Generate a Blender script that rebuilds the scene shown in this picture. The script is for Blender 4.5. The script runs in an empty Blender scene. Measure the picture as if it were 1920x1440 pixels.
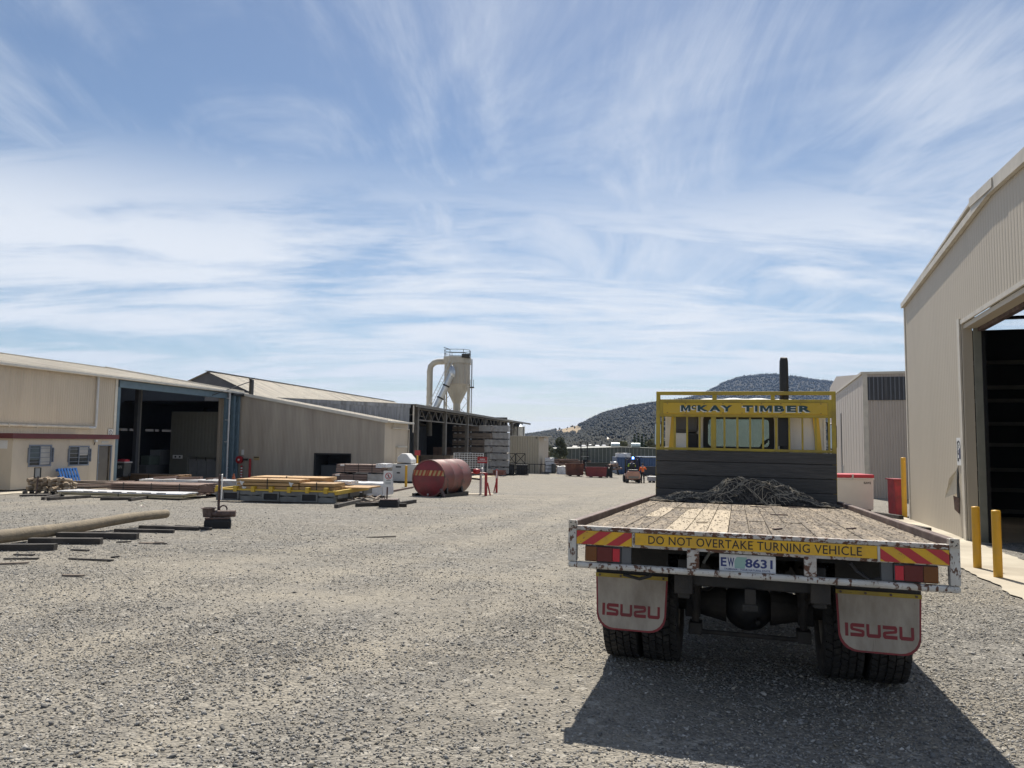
import bpy, bmesh, math, random
import numpy as np
from mathutils import Matrix, Vector
random.seed(7); rng = np.random.default_rng(7)
SC = bpy.context.scene
COL = SC.collection
rad = math.radians

# ------------------------------------------------------------------ camera
FPX = 1400.0                                   # focal length in pixels of the 1920 px wide photograph
PITCH, ROLL, EYE = rad(4.41), 0.012, Vector((0, 0, 1.6))
cam_d = bpy.data.cameras.new('camera'); cam = bpy.data.objects.new('camera', cam_d); COL.objects.link(cam)
cam_d.sensor_width = 36.0; cam_d.lens = 36.0 * FPX / 1920.0; cam_d.clip_start = 0.05; cam_d.clip_end = 20000
CM = Matrix.Rotation(math.pi / 2 + PITCH, 3, 'X') @ Matrix.Rotation(ROLL, 3, 'Z')
cam.matrix_world = Matrix.Translation(EYE) @ CM.to_4x4()
SC.camera = cam

# ------------------------------------------------------------------ sky, sun, exposure
SUN_EL, SUN_AZ = rad(54), rad(6)               # azimuth to the right of +Y
SDIR = Vector((math.sin(SUN_AZ) * math.cos(SUN_EL), math.cos(SUN_AZ) * math.cos(SUN_EL), math.sin(SUN_EL)))
W = bpy.data.worlds.new('World'); SC.world = W; W.use_nodes = True
wn, wl = W.node_tree.nodes, W.node_tree.links
wn.clear()
def wnode(t, **k):
    n = wn.new(t)
    for a, b in k.items():
        if a.startswith('i_'): n.inputs[a[2:].replace('_', ' ')].default_value = b
        else: setattr(n, a, b)
    return n
def wmath(op, a, b=None, c=None, clamp=False):
    n = wn.new('ShaderNodeMath'); n.operation = op; n.use_clamp = clamp
    for i, x in enumerate((a, b, c)):
        if x is None: continue
        if isinstance(x, (int, float)): n.inputs[i].default_value = x
        else: wl.new(x, n.inputs[i])
    return n.outputs[0]
sky = wnode('ShaderNodeTexSky'); sky.sky_type = 'NISHITA'; sky.sun_disc = False
sky.sun_elevation = SUN_EL; sky.sun_rotation = SUN_AZ; sky.air_density = 1.0; sky.dust_density = 0.3; sky.ozone_density = 2.0
tc = wnode('ShaderNodeTexCoord'); sx = wnode('ShaderNodeSeparateXYZ'); wl.new(tc.outputs['Generated'], sx.inputs[0])
zc = wmath('ADD', wmath('MAXIMUM', sx.outputs[2], 0.0), 0.10)
cx = wnode('ShaderNodeCombineXYZ'); wl.new(wmath('DIVIDE', sx.outputs[0], zc), cx.inputs[0]); wl.new(wmath('DIVIDE', sx.outputs[1], zc), cx.inputs[1])
def wnoise(scale, detail, rough, dist=0.0, loc=(0, 0, 0), rot=0.0, sc=(1, 1, 1), src=None):
    m = wnode('ShaderNodeMapping'); m.inputs['Location'].default_value = loc; m.inputs['Rotation'].default_value = (0, 0, rot); m.inputs['Scale'].default_value = sc
    wl.new(src or cx.outputs[0], m.inputs[0])
    n = wnode('ShaderNodeTexNoise'); n.inputs['Scale'].default_value = scale; n.inputs['Detail'].default_value = detail
    n.inputs['Roughness'].default_value = rough; n.inputs['Distortion'].default_value = dist; wl.new(m.outputs[0], n.inputs['Vector']); return n.outputs[0]
def wramp(v, lo, hi):
    n = wnode('ShaderNodeMapRange'); n.interpolation_type = 'SMOOTHSTEP'; n.inputs[1].default_value = lo; n.inputs[2].default_value = hi
    wl.new(v, n.inputs[0]); return n.outputs[0]
broad = wnoise(0.60, 5, 0.55, 0.8, (1.9, 0.9, 0))
fib = wnoise(1.5, 10, 0.66, 1.6, (4.2, 7.7, 0), rad(32), (1.0, 0.30, 1))
fib2 = wnoise(3.4, 9, 0.62, 0.8, (9.1, 2.2, 0), rad(-38), (1.0, 0.22, 1))
band = wnoise(1.25, 8, 0.60, 0.9, (2.6, 3.7, 0), rad(-8), (0.30, 1.0, 1))
puff = wnoise(2.6, 10, 0.64, 0.6, (0.4, 5.2, 0), rad(10), (0.45, 1.0, 1))
veil = wmath('MULTIPLY', wramp(wmath('ADD', wmath('MULTIPLY', fib, 0.55), wmath('ADD', wmath('MULTIPLY', broad, 0.62), wmath('MULTIPLY', fib2, 0.22))), 0.57, 0.92), 0.70)
low = wramp(wmath('ADD', wmath('MULTIPLY', band, 0.60), wmath('MULTIPLY', puff, 0.45)), 0.395, 0.595)
elev = wramp(sx.outputs[2], 0.38, 0.22)        # the layered cloud lies low
cov = wmath('MAXIMUM', veil, wmath('MULTIPLY', low, wmath('MULTIPLY', elev, 0.92)))
cov = wmath('MAXIMUM', cov, wmath('MULTIPLY', wramp(sx.outputs[2], 0.11, 0.0), 0.62))
cloudcol = wnode('ShaderNodeRGB'); cloudcol.outputs[0].default_value = (9.3, 9.7, 10.3, 1)
mixc = wnode('ShaderNodeMix', data_type='RGBA'); wl.new(cov, mixc.inputs[0]); wl.new(sky.outputs[0], mixc.inputs[6]); wl.new(cloudcol.outputs[0], mixc.inputs[7])
bg = wnode('ShaderNodeBackground'); bg.inputs[1].default_value = 0.066
wl.new(mixc.outputs[2], bg.inputs[0]); wo = wnode('ShaderNodeOutputWorld'); wl.new(bg.outputs[0], wo.inputs[0])
sun_d = bpy.data.lights.new('sun', 'SUN'); sun_d.energy = 5.0; sun_d.angle = rad(0.55); sun_d.color = (1.0, 0.93, 0.82)
sun = bpy.data.objects.new('sun', sun_d); COL.objects.link(sun)
sun.rotation_euler = SDIR.to_track_quat('Z', 'Y').to_euler()
SC.view_settings.view_transform = 'Standard'; SC.view_settings.look = 'None'; SC.view_settings.exposure = 0.52; SC.view_settings.gamma = 1.0
SC.cycles.max_bounces = 6; SC.cycles.transparent_max_bounces = 8

# ------------------------------------------------------------------ pixel -> place
def ray(u, v):
    d = CM @ Vector(((u - 960) / FPX, -(v - 720) / FPX, -1)); return d / d.y
def at(u, v, Y): return EYE + ray(u, v) * Y
def gz(X, Y):
    X = np.asarray(X, float); Y = np.asarray(Y, float)
    Xc = -5 + np.logaddexp(0, (X + 5) / 2.) * 2.; Xc = Xc - 2 * np.logaddexp(0, (Xc - 16) / 2.)
    Yc = Y - 6 * np.logaddexp(0, (Y - 82) / 6.)
    Yc = -30 + np.logaddexp(0, (Yc + 30) / 6.) * 6
    return -.0154 * Xc - .0267 * Yc
def G(x, y): return float(gz(x, y))
def gp(u, v, dz=0.0):
    d = ray(u, v); lo, hi = 1., 400.
    for _ in range(50):
        m = (lo + hi) / 2
        if 1.6 + m * d.z - G(m * d.x, m * d.y) - dz > 0: lo = m
        else: hi = m
    return EYE + d * lo

# ------------------------------------------------------------------ mesh helpers
class MB:
    def __init__(s): s.v = []; s.f = []
    def add(s, vs, fs):
        o = len(s.v); s.v += [tuple(v) for v in vs]; s.f += [tuple(i + o for i in f) for f in fs]; return s
    def box(s, a, b, m=None):
        x0, y0, z0 = a; x1, y1, z1 = b
        vs = [Vector(p) for p in ((x0, y0, z0), (x1, y0, z0), (x1, y1, z0), (x0, y1, z0), (x0, y0, z1), (x1, y0, z1), (x1, y1, z1), (x0, y1, z1))]
        if m is not None: vs = [m @ v for v in vs]
        return s.add(vs, [(0, 3, 2, 1), (4, 5, 6, 7), (0, 1, 5, 4), (1, 2, 6, 5), (2, 3, 7, 6), (3, 0, 4, 7)])
    def bar(s, p0, p1, w, h, up=(0, 0, 1)):          # rectangular bar between two points
        p0, p1 = Vector(p0), Vector(p1); d = (p1 - p0).normalized(); u = Vector(up)
        if abs(d.dot(u)) > .98: u = Vector((0, 1, 0))
        x = d.cross(u).normalized() * (w / 2); z = x.cross(d).normalized() * (h / 2)
        vs = [q + a * x + b * z for q in (p0, p1) for a, b in ((-1, -1), (1, -1), (1, 1), (-1, 1))]
        return s.add(vs, [(0, 1, 2, 3), (7, 6, 5, 4), (0, 4, 5, 1), (1, 5, 6, 2), (2, 6, 7, 3), (3, 7, 4, 0)])
    def cyl(s, p0, p1, r0, r1=None, n=14, caps=True):
        p0, p1 = Vector(p0), Vector(p1); r1 = r0 if r1 is None else r1; d = (p1 - p0).normalized()
        u = Vector((0, 0, 1)) if abs(d.z) < .9 else Vector((1, 0, 0)); x = d.cross(u).normalized(); y = d.cross(x)
        vs = [p + (x * math.cos(2 * math.pi * i / n) + y * math.sin(2 * math.pi * i / n)) * r for p, r in ((p0, r0), (p1, r1)) for i in range(n)]
        fs = [(i, (i + 1) % n, n + (i + 1) % n, n + i) for i in range(n)]
        if caps: fs += [tuple(reversed(range(n))), tuple(range(n, 2 * n))]
        return s.add(vs, fs)
    def tube(s, pts, r, n=6, caps=True):
        pts = [Vector(p) for p in pts]; vs = []; fs = []; px = None
        for k, p in enumerate(pts):
            d = (pts[min(k + 1, len(pts) - 1)] - pts[max(k - 1, 0)]).normalized()
            if px is None:
                u = Vector((0, 0, 1)) if abs(d.z) < .9 else Vector((1, 0, 0)); px = d.cross(u).normalized()
            else: px = (px - d * px.dot(d)).normalized()
            py = d.cross(px); rr = r[k] if isinstance(r, (list, tuple)) else r
            vs += [p + (px * math.cos(2 * math.pi * i / n) + py * math.sin(2 * math.pi * i / n)) * rr for i in range(n)]
        for k in range(len(pts) - 1):
            fs += [(k * n + i, k * n + (i + 1) % n, (k + 1) * n + (i + 1) % n, (k + 1) * n + i) for i in range(n)]
        if caps: fs += [tuple(reversed(range(n))), tuple(range((len(pts) - 1) * n, len(pts) * n))]
        return s.add(vs, fs)
    def prism(s, poly, a, b, fn):                     # polygon in a plane, extruded from a to b; fn(x, y, t) -> 3D
        n = len(poly); vs = [fn(x, y, t) for t in (a, b) for x, y in poly]
        return s.add(vs, [tuple(reversed(range(n))), tuple(range(n, 2 * n))] + [(i, (i + 1) % n, n + (i + 1) % n, n + i) for i in range(n)])
    def lathe(s, prof, c, axis='z', n=24, closed=False):
        c = Vector(c); vs = []; m = len(prof)
        for i in range(n):
            a = 2 * math.pi * i / n; ca, sa = math.cos(a), math.sin(a)
            for r, h in prof:
                vs.append(c + (Vector((r * ca, r * sa, h)) if axis == 'z' else Vector((h, r * ca, r * sa)) if axis == 'x' else Vector((r * ca, h, r * sa))))
        fs = []
        for i in range(n):
            j = (i + 1) % n
            for k in range(m if closed else m - 1):
                l = (k + 1) % m; fs.append((i * m + k, j * m + k, j * m + l, i * m + l))
        return s.add(vs, fs)
    def grid(s, nx, ny, fn):
        vs = [fn(i, j) for j in range(ny + 1) for i in range(nx + 1)]; w = nx + 1
        return s.add(vs, [(j * w + i, j * w + i + 1, (j + 1) * w + i + 1, (j + 1) * w + i) for j in range(ny) for i in range(nx)])
    def mesh(s, name, smooth=False, recalc=True):
        me = bpy.data.meshes.new(name); me.from_pydata([tuple(v) for v in s.v], [], s.f)
        if recalc and len(s.f) < 60000:
            bm = bmesh.new(); bm.from_mesh(me); bmesh.ops.recalc_face_normals(bm, faces=bm.faces); bm.to_mesh(me); bm.free()
        if smooth: me.shade_smooth() if hasattr(me, 'shade_smooth') else None
        return me
def tag(o, label=None, cat=None, group=None, kind=None):
    if label: o['label'] = label
    if cat: o['category'] = cat
    if group: o['group'] = group
    if kind: o['kind'] = kind
    return o
def link(name, me, mat=None, parent=None):
    o = bpy.data.objects.new(name, me); COL.objects.link(o)
    if mat and not me.materials: me.materials.append(mat)
    if parent is not None: o.parent = parent
    return o
def part(name, mb, mat, parent=None, smooth=False, bevel=0.0, angle=None):
    me = mb.mesh(name, smooth) if isinstance(mb, MB) else mb
    o = link(name, me, mat, parent)
    if smooth and angle is not None:
        try: me.set_sharp_from_angle(angle=rad(angle))
        except Exception: pass
    if bevel:
        b = o.modifiers.new('bevel', 'BEVEL'); b.width = bevel; b.segments = 2; b.limit_method = 'ANGLE'; b.angle_limit = rad(40)
    return o
def thing(name, label, cat, loc=(0, 0, 0), rz=0.0, group=None, mat4=None):
    o = bpy.data.objects.new(name, None); COL.objects.link(o); o.empty_display_size = .2
    if mat4 is not None: o.matrix_world = mat4
    else: o.location = loc; o.rotation_euler = (0, 0, rz)
    return tag(o, label, cat, group)
def copy_tree(o, parent=None):
    c = o.copy(); COL.objects.link(c); c.parent = parent
    for ch in list(o.children): copy_tree(ch, c)
    return c
def one(name, mb, mat, label, cat, group=None, smooth=False, bevel=0.0, angle=None, loc=None, rz=0.0):
    o = tag(part(name, mb, mat, None, smooth, bevel, angle), label, cat, group)
    if loc is not None: o.location = loc; o.rotation_euler = (0, 0, rz)
    return o
def struct(name, mb, mat, smooth=False): return tag(part(name, mb, mat, None, smooth), kind='structure')
def text_mb(body, x0, x1, z0, z1, fn, bold=0.0, thick=.002, shear=0.0, spacing=1.0):
    cu = bpy.data.curves.new('text', 'FONT'); cu.body = body; cu.size = 1.0; cu.offset = bold; cu.shear = shear; cu.space_character = spacing; cu.resolution_u = 3
    ob = bpy.data.objects.new('text', cu); COL.objects.link(ob); dg = bpy.context.evaluated_depsgraph_get()
    me = bpy.data.meshes.new_from_object(ob.evaluated_get(dg)); vs = [v.co.copy() for v in me.vertices]; fs = [tuple(p.vertices) for p in me.polygons]
    bpy.data.objects.remove(ob); bpy.data.curves.remove(cu); bpy.data.meshes.remove(me)
    if not vs: return MB()
    ax, bx = min(v.x for v in vs), max(v.x for v in vs); ay, by = min(v.y for v in vs), max(v.y for v in vs)
    return MB().add([fn(x0 + (v.x - ax) / (bx - ax) * (x1 - x0), z0 + (v.y - ay) / max(by - ay, 1e-6) * (z1 - z0)) for v in vs], fs)
def clip_poly(poly, x0, x1, y0, y1):
    for ax, lim, sg in ((0, x0, 1), (0, x1, -1), (1, y0, 1), (1, y1, -1)):
        out = []
        for i in range(len(poly)):
            p, q = poly[i], poly[(i + 1) % len(poly)]; a, b = (p[ax] - lim) * sg, (q[ax] - lim) * sg
            if a >= 0: out.append(p)
            if (a >= 0) != (b >= 0):
                t = a / (a - b); out.append((p[0] + (q[0] - p[0]) * t, p[1] + (q[1] - p[1]) * t))
        poly = out
        if len(poly) < 3: return []
    return poly

# ------------------------------------------------------------------ materials
def M(name, col, rough=.7, metal=0.0, var=.12, vscale=3.0, dirt=None, damt=.45, dscale=1.2, stretch=(1, 1, 1), chip=None, camt=.42, cscale=25, cstretch=(1, 1, 1),
      bump=0.0, bscale=60.0, bstretch=(1, 1, 1), spec=.5, island=0.0, wood=None):
    m = bpy.data.materials.new(name); m.use_nodes = True; nt = m.node_tree; N, L = nt.nodes, nt.links
    b = N['Principled BSDF']; b.inputs['Roughness'].default_value = rough; b.inputs['Metallic'].default_value = metal
    b.inputs['Specular IOR Level'].default_value = spec
    tcn = N.new('ShaderNodeTexCoord'); oi = N.new('ShaderNodeObjectInfo')
    off = N.new('ShaderNodeVectorMath'); off.operation = 'MULTIPLY_ADD'; off.inputs[1].default_value = (37, 19, 53)
    L.new(oi.outputs['Random'], off.inputs[0]); L.new(tcn.outputs['Object'], off.inputs[2])
    def mp(st):
        n = N.new('ShaderNodeMapping'); n.inputs['Scale'].default_value = st; L.new(off.outputs[0], n.inputs[0]); return n.outputs[0]
    def noise(sc, st, det=5, ro=.55):
        n = N.new('ShaderNodeTexNoise'); n.inputs['Scale'].default_value = sc; n.inputs['Detail'].default_value = det; n.inputs['Roughness'].default_value = ro; L.new(mp(st), n.inputs['Vector']); return n.outputs[0]
    def rng_(v, lo, hi, a=0., c=1.):
        n = N.new('ShaderNodeMapRange'); n.inputs[1].default_value = lo; n.inputs[2].default_value = hi; n.inputs[3].default_value = a; n.inputs[4].default_value = c; L.new(v, n.inputs[0]); return n.outputs[0]
    def mix(f, a, c):
        n = N.new('ShaderNodeMix'); n.data_type = 'RGBA'; L.new(f, n.inputs[0])
        for i, x in ((6, a), (7, c)):
            if isinstance(x, tuple): n.inputs[i].default_value = (*x, 1)
            else: L.new(x, n.inputs[i])
        return n.outputs[2]
    lo = tuple(max(0, c * (1 - var)) for c in col); hi = tuple(min(1, c * (1 + var)) for c in col)
    c = mix(rng_(noise(vscale, stretch), .3, .7), lo, hi)
    if wood:
        c = mix(rng_(noise(wood[0], wood[1], 6, .65), .35, .68), c, tuple(x * wood[2] for x in col))
    if island:
        c2 = N.new('ShaderNodeHueSaturation'); L.new(rng_(oi.outputs['Random'], 0, 1, 1 - island, 1 + island), c2.inputs['Value']); L.new(c, c2.inputs['Color']); c = c2.outputs[0]
    if dirt: c = mix(rng_(noise(dscale, stretch, 6, .62), 1 - damt - .12, 1 - damt + .18), c, dirt)
    if chip: 
        f = rng_(noise(cscale, cstretch, 4, .6), 1 - camt, 1 - camt + .05); c = mix(f, c, chip)
    L.new(c, b.inputs['Base Color'])
    if bump:
        bn = N.new('ShaderNodeBump'); bn.inputs['Strength'].default_value = bump; bn.inputs['Distance'].default_value = .02
        L.new(noise(bscale, bstretch, 4), bn.inputs['Height']); L.new(bn.outputs[0], b.inputs['Normal'])
    return m
def glass(name, col, rough=.05):
    m = bpy.data.materials.new(name); m.use_nodes = True; b = m.node_tree.nodes['Principled BSDF']
    b.inputs['Base Color'].default_value = (*col, 1); b.inputs['Roughness'].default_value = rough; b.inputs['Transmission Weight'].default_value = 1.0; b.inputs['IOR'].default_value = 1.2
    return m
def emis(name, col, s):
    m = bpy.data.materials.new(name); m.use_nodes = True; b = m.node_tree.nodes['Principled BSDF']
    b.inputs['Base Color'].default_value = (*col, 1); b.inputs['Emission Color'].default_value = (*col, 1); b.inputs['Emission Strength'].default_value = s
    return m

BLACK = M('black_rubber', (.018, .018, .019), .75, bump=.3, bscale=80)
TYRE = M('tyre_rubber', (.022, .021, .020), .8, dirt=(.10, .09, .075), damt=.36, dscale=9, bump=.4, bscale=90)
WHITEP = M('chipped_white_paint', (.52, .51, .475), .5, dirt=(.42, .39, .33), damt=.45, dscale=7, chip=(.10, .045, .025), camt=.455, cscale=34, cstretch=(1, 1, .5), bump=.25, bscale=60)
YELP = M('weathered_yellow_paint', (.40, .29, .025), .5, var=.14, dirt=(.24, .17, .04), damt=.42, dscale=5, chip=(.06, .03, .02), camt=.30, cscale=26, bump=.15, bscale=50)
SIGNY = M('sign_yellow', (.66, .38, .014), .45, var=.08, dirt=(.46, .27, .04), damt=.44, dscale=9, chip=(.16, .08, .04), camt=.345, cscale=48)
SIGNR = M('sign_red', (.42, .022, .03), .4, var=.08, dirt=(.30, .03, .03), damt=.35, dscale=9)
DARKSTEEL = M('dark_steel', (.022, .022, .022), .65, .2, dirt=(.05, .043, .036), damt=.4, dscale=4, bump=.2)
RUSTY = M('brown_rusty_steel', (.085, .055, .05), .65, .15, var=.25, dirt=(.17, .13, .11), damt=.42, dscale=6, chip=(.12, .05, .025), camt=.4, cscale=18, bump=.25, bscale=70)
# ------------------------------------------------------------------ ground
def ground_material():
    m = bpy.data.materials.new('crushed_gravel'); m.use_nodes = True; N, L = m.node_tree.nodes, m.node_tree.links; b = N['Principled BSDF']
    b.inputs['Roughness'].default_value = .9; b.inputs['Specular IOR Level'].default_value = .25
    geo = N.new('ShaderNodeNewGeometry')
    def mp(sc, rot=0.): n = N.new('ShaderNodeMapping'); n.inputs['Scale'].default_value = sc; n.inputs['Rotation'].default_value = (0, 0, rot); L.new(geo.outputs['Position'], n.inputs[0]); return n.outputs[0]
    def noise(sc, st=(1, 1, 1), det=6, ro=.6, rot=0., dist=0.): n = N.new('ShaderNodeTexNoise'); n.inputs['Scale'].default_value = sc; n.inputs['Detail'].default_value = det; n.inputs['Roughness'].default_value = ro; n.inputs['Distortion'].default_value = dist; L.new(mp(st, rot), n.inputs['Vector']); return n.outputs[0]
    def rg(v, lo, hi, a=0., c=1.): n = N.new('ShaderNodeMapRange'); n.inputs[1].default_value = lo; n.inputs[2].default_value = hi; n.inputs[3].default_value = a; n.inputs[4].default_value = c; L.new(v, n.inputs[0]); return n.outputs[0]
    def mix(f, a, c, bt='MIX'):
        n = N.new('ShaderNodeMix'); n.data_type = 'RGBA'; n.blend_type = bt
        if isinstance(f, float): n.inputs[0].default_value = f
        else: L.new(f, n.inputs[0])
        for i, x in ((6, a), (7, c)):
            if isinstance(x, tuple): n.inputs[i].default_value = (*x, 1)
            else: L.new(x, n.inputs[i])
        return n.outputs[2]
    vor = N.new('ShaderNodeTexVoronoi'); vor.inputs['Scale'].default_value = 42; L.new(mp((1, 1, 1)), vor.inputs['Vector'])
    v2 = N.new('ShaderNodeTexVoronoi'); v2.inputs['Scale'].default_value = 17; L.new(mp((1, 1, 1)), v2.inputs['Vector'])
    hs = N.new('ShaderNodeSeparateColor'); L.new(vor.outputs['Color'], hs.inputs[0])
    h2 = N.new('ShaderNodeSeparateColor'); L.new(v2.outputs['Color'], h2.inputs[0])
    grey = mix(rg(hs.outputs[0], .0, 1.), (.10, .097, .090), (.36, .343, .310))
    tan = mix(rg(hs.outputs[1], 0., 1.), (.15, .135, .110), (.36, .328, .272))
    c = mix(rg(noise(.22, (1, 1, 1), 6, .65), .40, .66), grey, tan)                 # stone and dusty earth in patches
    c = mix(rg(noise(.55, (.16, 1, 1), 5, .6, rad(-28), .4), .50, .62, 0, .75), c, tan)     # wheel-swept streaks
    c = mix(rg(noise(.9, (.12, 1.2, 1), 5, .6, rad(-24), .3), .54, .66, 0, .60), c, (.12, .115, .105))
    c = mix(rg(h2.outputs[0], .93, .97, 0, .6), c, (.55, .52, .46))                 # odd pale stones
    c = mix(rg(h2.outputs[1], .93, .97, 0, .5), c, (.07, .07, .068))
    c = mix(rg(noise(7, (1, 1, 1), 5, .75), .34, .62, .7, 0), c, (.13, .125, .115))
    atn = N.new('ShaderNodeAttribute'); atn.attribute_name = 'track'
    tn = N.new('ShaderNodeMath'); tn.operation = 'MULTIPLY'; L.new(atn.outputs['Fac'], tn.inputs[0]); L.new(rg(noise(1.3, (1, 1, 1), 6, .7), .30, .62), tn.inputs[1])
    c = mix(tn.outputs[0], c, mix(rg(hs.outputs[2], 0., 1.), (.225, .203, .165), (.39, .355, .29)))
    L.new(c, b.inputs['Base Color'])
    bn = N.new('ShaderNodeBump'); bn.inputs['Strength'].default_value = .9; bn.inputs['Distance'].default_value = .022; bn.invert = True; L.new(vor.outputs['Distance'], bn.inputs['Height'])
    b2 = N.new('ShaderNodeBump'); b2.inputs['Strength'].default_value = .5; b2.inputs['Distance'].default_value = .12; L.new(noise(2.2, (1, 1, 1), 6, .6), b2.inputs['Height']); L.new(b2.outputs[0], bn.inputs['Normal'])
    L.new(bn.outputs[0], b.inputs['Normal']); return m
GRAVEL = ground_material()
def axis(near, step, far, grow):
    a = [0.]; s = step
    while a[-1] < far:
        if a[-1] > near: s *= grow
        a.append(a[-1] + s)
    return a
ax = axis(40, .5, 4300, 1.25); xs = np.array([-x for x in ax[:0:-1]] + ax)
ys = np.array([-y for y in axis(6, .8, 4300, 1.35)[:0:-1]] + axis(90, .5, 4300, 1.22))
XX, YY = np.meshgrid(xs, ys); ZZ = gz(XX, YY)
und = (np.sin(XX * 1.3 + .6 * np.sin(YY * .7)) * np.sin(YY * .9 + 1.1) * .012 + np.sin(XX * .53 + YY * .37) * .018) * (np.abs(XX) < 60) * (YY < 120)
ZZ = ZZ + und
gv = np.stack([XX, YY, ZZ], -1).reshape(-1, 3); nx_, ny_ = len(xs), len(ys)
ii, jj = np.meshgrid(np.arange(nx_ - 1), np.arange(ny_ - 1)); k = (jj * nx_ + ii).ravel()
gf = np.stack([k, k + 1, k + 1 + nx_, k + nx_], -1)
def track(x, y):
    w = x * math.cos(rad(20)) - y * math.sin(rad(20)) + .0035 * (y - 4) ** 2 * np.exp(-np.abs(y) / 60); f = np.zeros_like(w)
    for k, (c_, s_, a_) in enumerate(((-7.4, .5, .7), (-5.5, .45, .8), (-4.3, .3, .5), (-3.1, .42, .85), (-1.9, .3, .4), (-1.1, .5, .6), (.6, .3, .35), (3.6, .6, .5))): f += a_ * np.exp(-((w - c_ - .12 * np.sin(y * .35 + k)) / s_) ** 2)
    r2 = np.hypot(x + 3, y - 22); f += .7 * np.exp(-((r2 - 11.5) / .5) ** 2) + .6 * np.exp(-((r2 - 13.4) / .5) ** 2); f += .55 * np.clip((y - 16) / 24, 0, 1)
    return np.clip(f, 0, .80)
me = bpy.data.meshes.new('ground'); me.from_pydata(gv.tolist(), [], gf.tolist()); me.shade_smooth()
ta = me.attributes.new('track', 'FLOAT', 'POINT'); ta.data.foreach_set('value', track(XX, YY).reshape(-1).astype(np.float32))
tag(link('ground', me, GRAVEL), kind='structure')
def gnd(x, y): return gz(x, y) + np.sin(x * 1.3 + .6 * np.sin(y * .7)) * np.sin(y * .9 + 1.1) * .012 + np.sin(x * .53 + y * .37) * .018
def GU(x, y): return float(gnd(np.float64(x), np.float64(y)))

# loose crushed stone lying on it, real pieces near the viewpoint
def stones(name, P, R, seed):
    r = np.random.default_rng(seed); n = len(P)
    base = np.array([[1, 0, 0], [0, 1, 0], [-1, 0, 0], [0, -1, 0], [0, 0, 1], [0, 0, -1]], float)
    tri = np.array([[0, 1, 4], [1, 2, 4], [2, 3, 4], [3, 0, 4], [1, 0, 5], [2, 1, 5], [3, 2, 5], [0, 3, 5]])
    V = base[None] * r.uniform(.55, 1.3, (n, 6, 1)) + r.normal(0, .16, (n, 6, 3))
    V *= np.stack([r.uniform(.8, 1.4, n), r.uniform(.6, 1.1, n), r.uniform(.45, .8, n)], -1)[:, None, :]
    a = r.uniform(0, 6.283, n); ca, sa = np.cos(a)[:, None], np.sin(a)[:, None]; t = r.normal(0, .35, (n, 1))
    x = V[..., 0] * ca - V[..., 1] * sa; y = V[..., 0] * sa + V[..., 1] * ca; z = V[..., 2] + x * t
    V = np.stack([x, y, z], -1) * R[:, None, None]; V[..., :2] += P[:, None, :]; V[..., 2] += (gnd(P[:, 0], P[:, 1]) + R * .22)[:, None]
    me = bpy.data.meshes.new(name); T = (tri[None] + (np.arange(n) * 6)[:, None, None]).reshape(-1, 3)
    me.vertices.add(n * 6); me.vertices.foreach_set('co', V.reshape(-1)); me.loops.add(len(T) * 3); me.loops.foreach_set('vertex_index', T.reshape(-1).astype(np.int32))
    me.polygons.add(len(T)); me.polygons.foreach_set('loop_start', np.arange(0, len(T) * 3, 3, dtype=np.int32)); me.update(calc_edges=True)
    g = r.choice([0, 1, 2, 3], n, p=[.44, .26, .2, .10]); pal = np.array([[.265, .257, .240], [.15, .147, .140], [.33, .297, .24], [.44, .42, .385]])
    c = pal[g] * r.uniform(.7, 1.25, (n, 1)); C4 = np.ones((n, 6, 4)); C4[..., :3] = c[:, None, :]
    at_ = me.color_attributes.new('stone', 'FLOAT_COLOR', 'POINT'); at_.data.foreach_set('color', C4.reshape(-1).astype(np.float32)); return me
m = bpy.data.materials.new('loose_stone'); m.use_nodes = True; bb = m.node_tree.nodes['Principled BSDF']; bb.inputs['Roughness'].default_value = .85; bb.inputs['Specular IOR Level'].default_value = .3
an = m.node_tree.nodes.new('ShaderNodeAttribute'); an.attribute_name = 'stone'; m.node_tree.links.new(an.outputs['Color'], bb.inputs['Base Color']); STONE = m
def wedge(n, y0, y1, s=.84):
    y = np.sqrt(rng.uniform(y0 ** 2, y1 ** 2, n)); return np.stack([rng.uniform(-s, s, n) * y, y], -1)
yy = np.linspace(1.8, 42, 4000); dens = np.where(yy < 6, 1., (6 / yy) ** 2.3) * np.clip((42 - yy) / 10, 0, 1); cdf = np.cumsum(dens * yy); cdf /= cdf[-1]
yv = np.interp(rng.uniform(0, 1, 235000), cdf, yy); P = np.stack([rng.uniform(-.84, .84, len(yv)) * yv, yv], -1)
keep = (rng.uniform(0, 1, len(P)) > track(P[:, 0], P[:, 1]) * .55) & ((np.sin(P[:, 0] * 1.1 + P[:, 1] * .8) + np.sin(P[:, 0] * .43 - P[:, 1] * 1.7 + 1) + rng.normal(0, .9, len(P))) > -1.25)
P = P[keep]; R = np.clip(rng.lognormal(math.log(.0080), .38, len(P)), .004, .03) * (1 + .012 * np.clip(P[:, 1] - 6, 0, 20))
tag(link('gravel', stones('gravel', P, R, 3), STONE), 'loose grey and tan crushed stone strewn over the yard', 'gravel', kind='stuff')
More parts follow.
